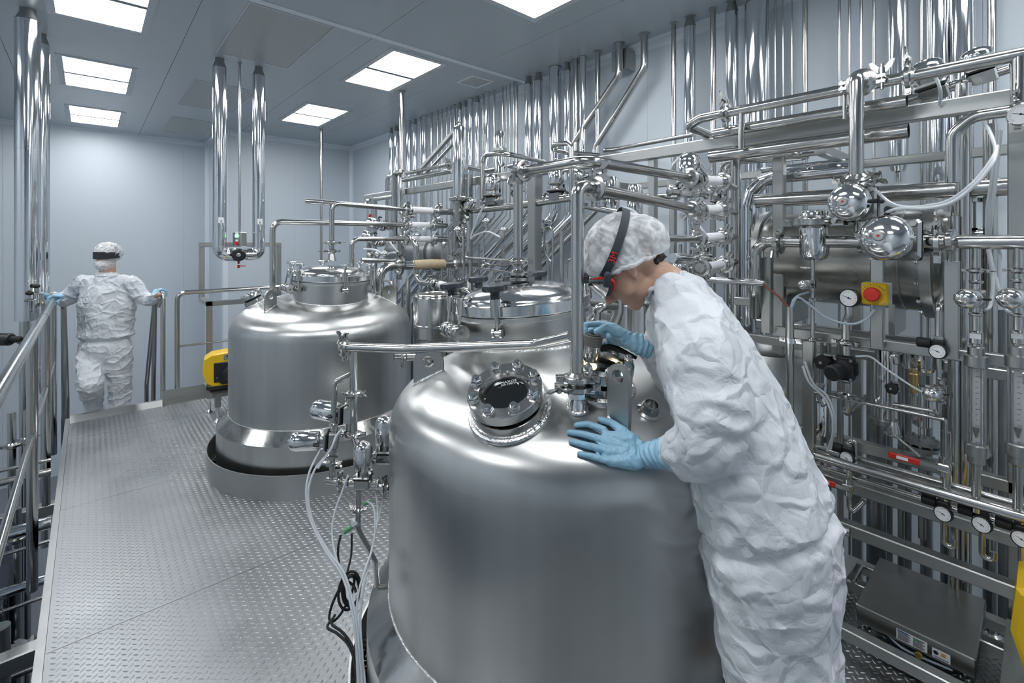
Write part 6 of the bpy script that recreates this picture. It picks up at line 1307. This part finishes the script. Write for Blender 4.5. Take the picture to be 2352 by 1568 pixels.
kn = [V((foot.x, foot.y, 0))+cf(dl, dd, 0) for dl, dd in ((-.02, -.075), (.03, .08))]
hipc = PP(1768, 1290, 1.17)
for k_, dd in zip(kn, (-.075, .08)): chain(g, [(hipc+F2*dd, .085), (V((k_.x, k_.y, .48)), .055), (V((k_.x, k_.y, .09)), .038)])
wm = blob('person', g, .0045, 3, skin_m, None, top=V((foot.x, foot.y, 0)))
tag(wm, 'person in white coverall and hair cap bending over the near vessel holding an inspection lamp', 'person')
# coverall
g = G()
C_ = [(1543, 668, 1.345, 56), (1562, 692, 1.34, 78), (1582, 735, 1.33, 98), (1622, 830, 1.29, 122), (1665, 920, 1.25, 135), (1705, 1030, 1.22, 146), (1738, 1130, 1.20, 158), (1757, 1200, 1.19, 163), (1768, 1300, 1.18, 160), (1772, 1360, 1.18, 152)]
chain(g, [(PP(x, y, D), px2m(r*.93, D)) for x, y, D, r in C_], 28)
for dd, k_ in ((-.085, .80), (.095, .86)): chain(g, [(PP(x, y, D+dd), px2m(r*k_, D+dd)) for i, (x, y, D, r) in enumerate(C_)], 24)
# near leg, far leg (baggy, down to the boots)
for dd, pts in ((-.075, [(1762, 1340, 1.12, 132), (1768, 1450, 1.11, 122), (1790, 1568, 1.11, 122)]), (.09, [(1785, 1330, 1.26, 118), (1808, 1450, 1.26, 106), (1828, 1568, 1.27, 105)])):
    P_ = [(PP(x, y, D), px2m(r, D)) for x, y, D, r in pts]; k_ = kn[0 if dd < 0 else 1]; P_ += [(V((k_.x, k_.y, .30)), .085), (V((k_.x, k_.y, .10)), .08)]; chain(g, P_, 24)
# near sleeve: wide over the elbow, gathered at the wrist
chain(g, [(PP(1585, 745, 1.22), .095), (PP(1612, 830, 1.13), .098), (PP(1640, 930, 1.08), .092), (PP(1630, 1010, 1.07), .082), (PP(1580, 1035, 1.11), .064), (PP(1548, 1040, 1.145), .045)], 24)
g.ell(PP(1608, 1070, 1.08), (.05, .05, .035)); g.ell(PP(1690, 960, 1.07), (.05, .05, .07))
# far sleeve
chain(g, [(PP(1545, 740, 1.42), .085), (PP(1555, 870, 1.47), .075), (PP(1505, 812, 1.45), .048), (PP(1478, 793, 1.44), .035)], 20)
wristp = PP(1545, 1040, 1.15); armdir = (PP(*LA[1])-PP(*LA[0])).normalized(); waist = PP(1757, 1195, 1.19); tax = (PP(1582, 735, 1.33)-waist).normalized()
def wfold(p, n):
    base = folds(.0055, 1.0, .7, lambda q: (5, 5, 8))(p, n)-.003
    s_ = 0
    d = (p-PP(1620, 1010, 1.03)).length
    if d < .19: s_ += (1-d/.19)*.012*math.sin((p-PP(1612, 830, 1.13)).dot(armdir)*95+5*noise.noise(p*9))*max(0, ridge(p, (4, 4, 4)))
    t_ = (p-waist).dot(tax); s_ -= .013*math.exp(-(t_/.012)**2); s_ += .008*math.exp(-((t_-.03)/.02)**2)*ridge(p, (22, 22, 4)); s_ += .006*math.exp(-((t_+.03)/.02)**2)*ridge(p, (22, 22, 4), 3)
    return base+s_
cov = blob('coverall', g, .0070, 5, suit_m, wm, 'white crinkled disposable coverall', wfold, facet=14000)
el_ = G(); el_.torus(waist, tax, .01, .001, 8, 4)
# collar band round the neck
cd = (nb-H(0, -.045, -.085)).normalized(); g = G(); cN = PP(1535, 664, 1.345)
ring_ = [cN+ (V(frame(cN, cd).col[0][:3])*math.cos(a)*.062+V(frame(cN, cd).col[1][:3])*math.sin(a)*.062)*(1+.05*math.sin(a*9))+cd*(.010*math.sin(a*2)+.005*math.sin(a*7)) for a in [2*PI*i/48 for i in range(49)]]
g.tube(ring_+[ring_[1]], .0065, .001, 10, False); blob('collar', g, .0035, 1, suit_m, wm, None, folds(.003, 3.0))
# hair cap, hair at the nape
g = G().ell(H(0, -.020, .036), (.084, .118, .108), Mh, 32, 20); g.ell(H(0, -.062, .012), (.082, .094, .086), Mh, 28, 18); g.ell(H(0, .045, .052), (.066, .052, .060), Mh, 24, 16)
def capf(p, n):
    q = p-hO; a = math.atan2(q.dot(es), q.dot(ef0)); return .003*ridge(V((a*3.2, q.dot(eu)*6, 1)), (1.6, 1, 1))+.0022*noise.noise(p*45)-.001
hemz = lambda y: -.045+.09*(y+.09)/.19
def below(p): q = p-hO; return q.dot(eu) < hemz(q.dot(ef0))
blob('hair_cap', g, .005, 3, cap_m, wm, 'see-through white gathered hair cap', capf, cut=below)
g = G().ell(H(0, -.012, .042), (.0775, .1, .088), Mh, 26, 16); g.ell(H(0, -.070, -.040), (.050, .030, .032), Mh); g.caps(H(.035, -.075, -.045), PP(1532, 590, 1.345), .013, .003); g.caps(H(.045, -.055, -.05), PP(1512, 605, 1.325), .011, .003)
blob('hair', g, .0045, 2, hair_m, wm, None, lambda p, n: .0015*noise.noise(p*70))
# elastic edge of the cap
eb = []
for i in range(41):
    a = 2*PI*i/40; y_ = .005+.092*math.cos(a); eb.append(H(.083*math.sin(a), y_-.008, hemz(y_)+.003*math.sin(a*11)))
g = G().tube(eb+[eb[1]], .0075, .001, 8, False); blob('cap_hem', g, .003, 1, cap_m, wm, None, folds(.0025, 6.0))
# goggles: strap round the cap, frame and lens
st = []
for i in range(49):
    a = 2*PI*i/48; st.append((math.sin(a), math.cos(a)))
g = G(); P = []
for s_, c_ in st:
    rx, ry = .0905, (.100 if c_ > 0 else .112); yy_ = -.003+c_*ry; z_ = .066-.40*yy_; o_ = H(s_*rx, yy_, z_); u_ = (eu*.93+ef0*.37); nn_ = (es*s_/rx+ef0*c_/ry).normalized()
    P += [o_-u_*.0115, o_+u_*.0115, o_+u_*.0115+nn_*.002, o_-u_*.0115+nn_*.002]
N_ = 49; g.add(P, [(i*4+k, i*4+(k+1) % 4, (i+1)*4+(k+1) % 4, (i+1)*4+k) for i in range(N_-1) for k in range(4) if not (st[i][1] > .80)])
part('goggle_strap', g, strap_m, wm, 'slate elastic goggle strap')
g = G(); fr = []
for i in range(41):
    a = 2*PI*i/40; x_ = .066*math.cos(a); y_ = .106-abs(x_)**2*6.0; fr.append(H(x_*1.05, y_, .012+.030*math.sin(a)*(1-.25*math.exp(-(x_/.015)**2)*(math.sin(a) < 0))))
g.tube(fr+[fr[1]], .0055, .001, 8, False); g.caps(H(.068, .084, .018), H(.080, .066, .034), .012, .010, 12); g.caps(H(-.068, .084, .018), H(-.080, .066, .034), .012, .010, 12)
part('goggle_frame', g, strap_m, wm)
g = G(); fr2 = [p-ef0*.011 for p in fr]; g.tube(fr2+[fr2[1]], .0052, .001, 8, False); part('goggle_seal', g, redm, wm, 'red inner frame of the goggles')
g = G(); P = []; nx, nz = 16, 7
for i in range(nx+1):
    for j in range(nz+1): x_ = -.064+.128*i/nx; z_ = -.027+.054*j/nz; k_ = math.sqrt(max(0, 1-(x_/.066)**2)); P.append(H(x_, .112-x_**2*6.0+.010*k_, .012+z_*max(.25, k_)))
P += [p-ef0*.002 for p in P]; m_ = (nx+1)*(nz+1)
g.add(P, [(i*(nz+1)+j, i*(nz+1)+j+1, (i+1)*(nz+1)+j+1, (i+1)*(nz+1)+j) for i in range(nx) for j in range(nz)]+[(m_+i*(nz+1)+j, m_+(i+1)*(nz+1)+j, m_+(i+1)*(nz+1)+j+1, m_+i*(nz+1)+j+1) for i in range(nx) for j in range(nz)])
part('goggle_lens', g, lens_m, wm)
lo = H(.0945, .022, .0572); xv_ = (-ef0*.93+eu*.37).normalized(); zv_ = (es-xv_*es.dot(xv_)).normalized(); tM = Mx((xv_, zv_.cross(xv_), zv_)).transposed().to_4x4(); tM.translation = lo
text('3M', tM, .026, redm, wm, 'strap_mark', .0008)
# gloves
def glove(prims, palm, cuff, label):
    g = G()
    for P_ in prims: chain(g, P_, 14)
    for P_ in palm: chain(g, P_, 18)
    chain(g, cuff, 20)
    cv = cuff[0][0]; cdir = (cuff[-1][0]-cuff[0][0]).normalized()
    def f(p, n):
        t_ = (p-cv).dot(cdir); k_ = min(1, max(0, (t_+.02)/.03)); return k_*.0022*math.sin(t_*380+6*noise.noise(p*18))+.0007*noise.noise(p*90)
    return blob('glove', g, .0026, 3, glove_m, wm, label, f)
def S(px, py, lift): c, n = hit(px, py, T1); return c+n*lift
fing = []
for pts, r_ in (([(1324, 980), (1350, 980), (1384, 996)], .0090), ([(1308, 996), (1338, 1003), (1384, 1018)], .0090), ([(1312, 1017), (1344, 1027), (1386, 1039)], .0090), ([(1331, 1044), (1356, 1051), (1392, 1062)], .0085)):
    fing.append([(S(*pts[0], .008), r_*.85), (S(*pts[1], .013), r_), (S(*pts[2], .019), r_*1.12)])
fing.append([(S(1378, 969, .010), .0090), (S(1402, 978, .014), .0100), (S(1430, 1003, .020), .015)])
wr_ = PP(1478, 1046, 1.215)
palm = [[(S(1390, 1008, .017), .0125), (S(1440, 1020, .026), .021)], [(S(1388, 1022, .018), .0145), (wr_, .027)], [(S(1392, 1042, .017), .0145), (wr_, .027)], [(S(1398, 1062, .015), .0125), (S(1450, 1064, .024), .022)], [(S(1440, 1020, .026), .021), (wr_, .027)]]
glove(fing, palm, [(wr_, .028), (PP(1500, 1044, 1.19), .031), (PP(1545, 1040, 1.15), .041)], 'blue glove resting flat on the near vessel')
R_ = lambda *a: PP(*a)
fing = [[(R_(1370, 761, 1.415), .0095), (R_(1390, 751, 1.415), .0105), (R_(1420, 764, 1.43), .016)],
        [(R_(1341, 772, 1.465), .0085), (R_(1345, 746, 1.485), .0095), (R_(1375, 743, 1.49), .010), (R_(1408, 750, 1.47), .013)],
        [(R_(1340, 792, 1.475), .0085), (R_(1340, 770, 1.505), .0095), (R_(1366, 752, 1.525), .010), (R_(1408, 756, 1.49), .013)],
        [(R_(1346, 806, 1.485), .0085), (R_(1348, 790, 1.515), .0092), (R_(1375, 770, 1.53), .0098), (R_(1410, 768, 1.50), .013)],
        [(R_(1362, 806, 1.50), .0078), (R_(1376, 797, 1.525), .0085), (R_(1410, 785, 1.50), .012)]]
palm = [[(R_(1410, 756, 1.47), .018), (R_(1445, 780, 1.45), .024)], [(R_(1408, 775, 1.47), .022), (R_(1445, 782, 1.45), .024)], [(R_(1418, 768, 1.44), .020), (R_(1445, 780, 1.45), .024)]]
glove(fing, palm, [(R_(1440, 779, 1.45), .027), (R_(1462, 787, 1.445), .031), (R_(1484, 795, 1.44), .036)], 'blue glove gripping the inspection lamp')
# boots
for k_ in kn: part('overshoe', G().caps(V((k_.x, k_.y, .055)), V((k_.x, k_.y, .055))-R2*.14, .05, .04).box((k_.x-.001, k_.y-.001, .002), (k_.x+.001, k_.y+.001, .004)), suit_m, wm)
# ---------------------------------------------------------------- inspection lamp held on the second sight glass
lt = R_(1363, 768, 1.445); lb = R_(1357, 829, 1.452); ld = (lt-lb).normalized(); Ll = (lt-lb).length
t = thing('inspection_lamp', 'hand held cylinder lamp lit from below on the right sight glass', 'lamp', lb)
part('body', G().lathe([(.0225, 0), (.0245, .003), (.0258, Ll*.62), (.024, Ll*.64)], lb, ld, 36), tube_m, t)
part('grip_ring', G().lathe([(.0262, Ll*.60), (.0285, Ll*.62), (.0288, Ll*.98), (.0262, Ll), (.022, Ll-.003)], lb, ld, 36), mat('grey_rubber', (.13, .13, .12), .5), t)
part('switch_plate', G().lathe([(.024, Ll-.004), (.022, Ll+.002), (.010, Ll+.003), (.009, Ll+.008)], lb, ld, 28), black_m, t)
bulb_m = mat('warm_bulb', (1.0, .78, .52), .4, emit=60)
part('bulb', G().lathe([(.0195, -.0005), (.0195, .002)], lb, ld, 28), bulb_m, t)
part('cable_grip', G().tube(smooth_path([R_(1380, 800, 1.47), R_(1405, 797, 1.475), R_(1430, 806, 1.46), R_(1462, 822, 1.45)]), .0105, .001, 12, rr=lambda q: .011-.0055*q*q), gasket_m, t)
L_ = bpy.data.lights.new('lamp_beam', 'SPOT'); L_.energy = 50; L_.color = (1, .72, .42); L_.spot_size = math.radians(150); L_.shadow_soft_size = .018
lo_ = bpy.data.objects.new('lamp_beam', L_); link(lo_, t, lb-ld*.002); lo_.rotation_mode = 'QUATERNION'; lo_.rotation_quaternion = (-ld).to_track_quat('-Z', 'Y')
# ---------------------------------------------------------------- the man climbing the stair
Dm = 4.66; MP = lambda x, y, d=0: PD(x, y, Dm+d)
ft = MP(255, 950); ft.z = -.17
um = UP; fm = TC; rm = R2
g = G(); hc = MP(247, 588)
Mm = Mx((rm, F2, um)).transposed()
g.ell(hc+um*.02, (.078, .098, .098), Mm, 24, 16); g.ell(hc-um*.045+fm*.02, (.062, .065, .075), Mm); g.ell(hc-um*.10+fm*.035, (.035, .035, .03), Mm); g.ell(hc-um*.03+fm*.10, (.014, .016, .022), Mm)
chain(g, [(hc-um*.06, .062), (MP(247, 640), .07), (MP(246, 700), .14), (MP(242, 780), .13)])
for s_, (sx, hx) in ((-1, (185, 118)), (1, (303, 366))):
    ex = 155 if s_ < 0 else 334; chain(g, [(MP(sx+s_*-4, 652), .04), (MP(ex, 686, .02), .035), (MP(128 if s_ < 0 else 356, 681, -.07), .026), (MP(hx, 676, -.15), .022)])
chain(g, [(MP(222, 800), .07), (MP(207, 880, -.18), .045), (MP(219, 940, .05), .035)]); chain(g, [(MP(268, 800), .07), (MP(276, 880, .05), .045), (MP(277, 940, .06), .035)])
mn = blob('person', g, .012, 3, skin_m, None, top=V((ft.x, ft.y, -.17)))
tag(mn, 'person in white coverall climbing the stair at the far end, both hands on the rails', 'person')
g = G()
chain(g, [(MP(246, 640), .10), (MP(246, 680), .165), (MP(244, 730), .175), (MP(243, 775), .175), (MP(242, 800), .175)], 24)
for s_ in (-1, 1): chain(g, [(MP(246+s_*38, 648), .075), (MP(246+s_*34, 700), .115), (MP(243+s_*30, 770), .115), (MP(242+s_*24, 800), .12)], 20)
chain(g, [(MP(190, 650), .08), (MP(160, 682, .02), .075), (MP(148, 690, .0), .068), (MP(126, 680, -.08), .042)], 20); chain(g, [(MP(302, 650), .08), (MP(328, 682, .02), .07), (MP(342, 690, 0), .062), (MP(358, 682, -.08), .042)], 20)
chain(g, [(MP(215, 800), .125), (MP(206, 845, -.12), .112), (MP(206, 880, -.20), .105), (MP(213, 915, -.06), .078), (MP(220, 950, .06), .068)], 20)
chain(g, [(MP(270, 800), .125), (MP(274, 850, .03), .105), (MP(276, 900, .06), .095), (MP(277, 945, .06), .085)], 20)
blob('coverall', g, .011, 3, suit_m, mn, 'white coverall with elastic waist', lambda p, n: folds(.012, 1.1, .6)(p, n)-.026*math.exp(-((p.z-MP(243, 778).z)/.02)**2)+.010*math.exp(-((p.z-MP(243, 768).z)/.03)**2), facet=5000)
g = G().ell(hc+um*.035-fm*.01, (.108, .125, .105), Mm, 26, 16); blob('hair_cap', g, .008, 3, cap_m, mn, 'white gathered hair cap', folds(.008, 4.0))
g = G().ell(hc+um*.03-fm*.01, (.088, .105, .098), Mm, 20, 12); part('hair', g, hair_m, mn)
g = G().ell(hc-um*.075+fm*.035, (.078, .085, .070), Mm, 24, 14); blob('beard_cover', g, .008, 2, cap_m, mn, 'white face cover over mouth and chin', folds(.006, 5.0))
g = G(); P = []
for i in range(21):
    a = math.radians(-100+200*i/20); o_ = hc+um*.012+rm*math.sin(a)*.105+fm*(.118*math.cos(a)); nn_ = (rm*math.sin(a)+fm*math.cos(a)); hh = .030+.008*math.cos(a); P += [o_-um*hh, o_+um*hh*.8, o_+um*hh*.8-nn_*.012, o_-um*hh-nn_*.012]
g.add(P, [(i*4+k, i*4+(k+1) % 4, (i+1)*4+(k+1) % 4, (i+1)*4+k) for i in range(20) for k in range(4)]); part('goggles', g, dark_lens_m, mn, 'dark tinted wrap-around goggles')
part('neck_band', G().torus(MP(247, 632), um, .085, .013, 28, 8), suit_m, mn)
for sx, X_ in ((-1, XLr), (1, xs_)):
    c = Pt(X_, 5.90, zt+.012); g = G()
    for k in range(4): yk = 5.955-k*.022; g2 = [Pt(X_-sx*.045, yk, zt+.025), Pt(X_, yk, zt+.038), Pt(X_+sx*.034, yk, zt+.016), Pt(X_+sx*.030, yk, zt-.024)]; chain(g, [(q, .0125) for q in g2], 12)
    chain(g, [(Pt(X_-sx*.05, 5.95, zt+.01), .018), (Pt(X_-sx*.036, 5.90, zt-.005), .013), (Pt(X_-sx*.02, 5.885, zt-.032), .011)], 12)
    wp_ = MP(128 if sx < 0 else 356, 681, -.07)
    chain(g, [(Pt(X_-sx*.045, 5.93, zt+.02), .028), (wp_, .038)], 14); blob('glove', g, .005, 2, glove_m, mn, 'blue glove on the %s rail' % ('left' if sx < 0 else 'right'))
for px_ in (222, 277): q = MP(px_, 955, -.02); part('overshoe', G().caps(V((q.x, q.y, -.115)), V((q.x, q.y, -.115))+fm*.12, .055, .045), suit_m, mn)
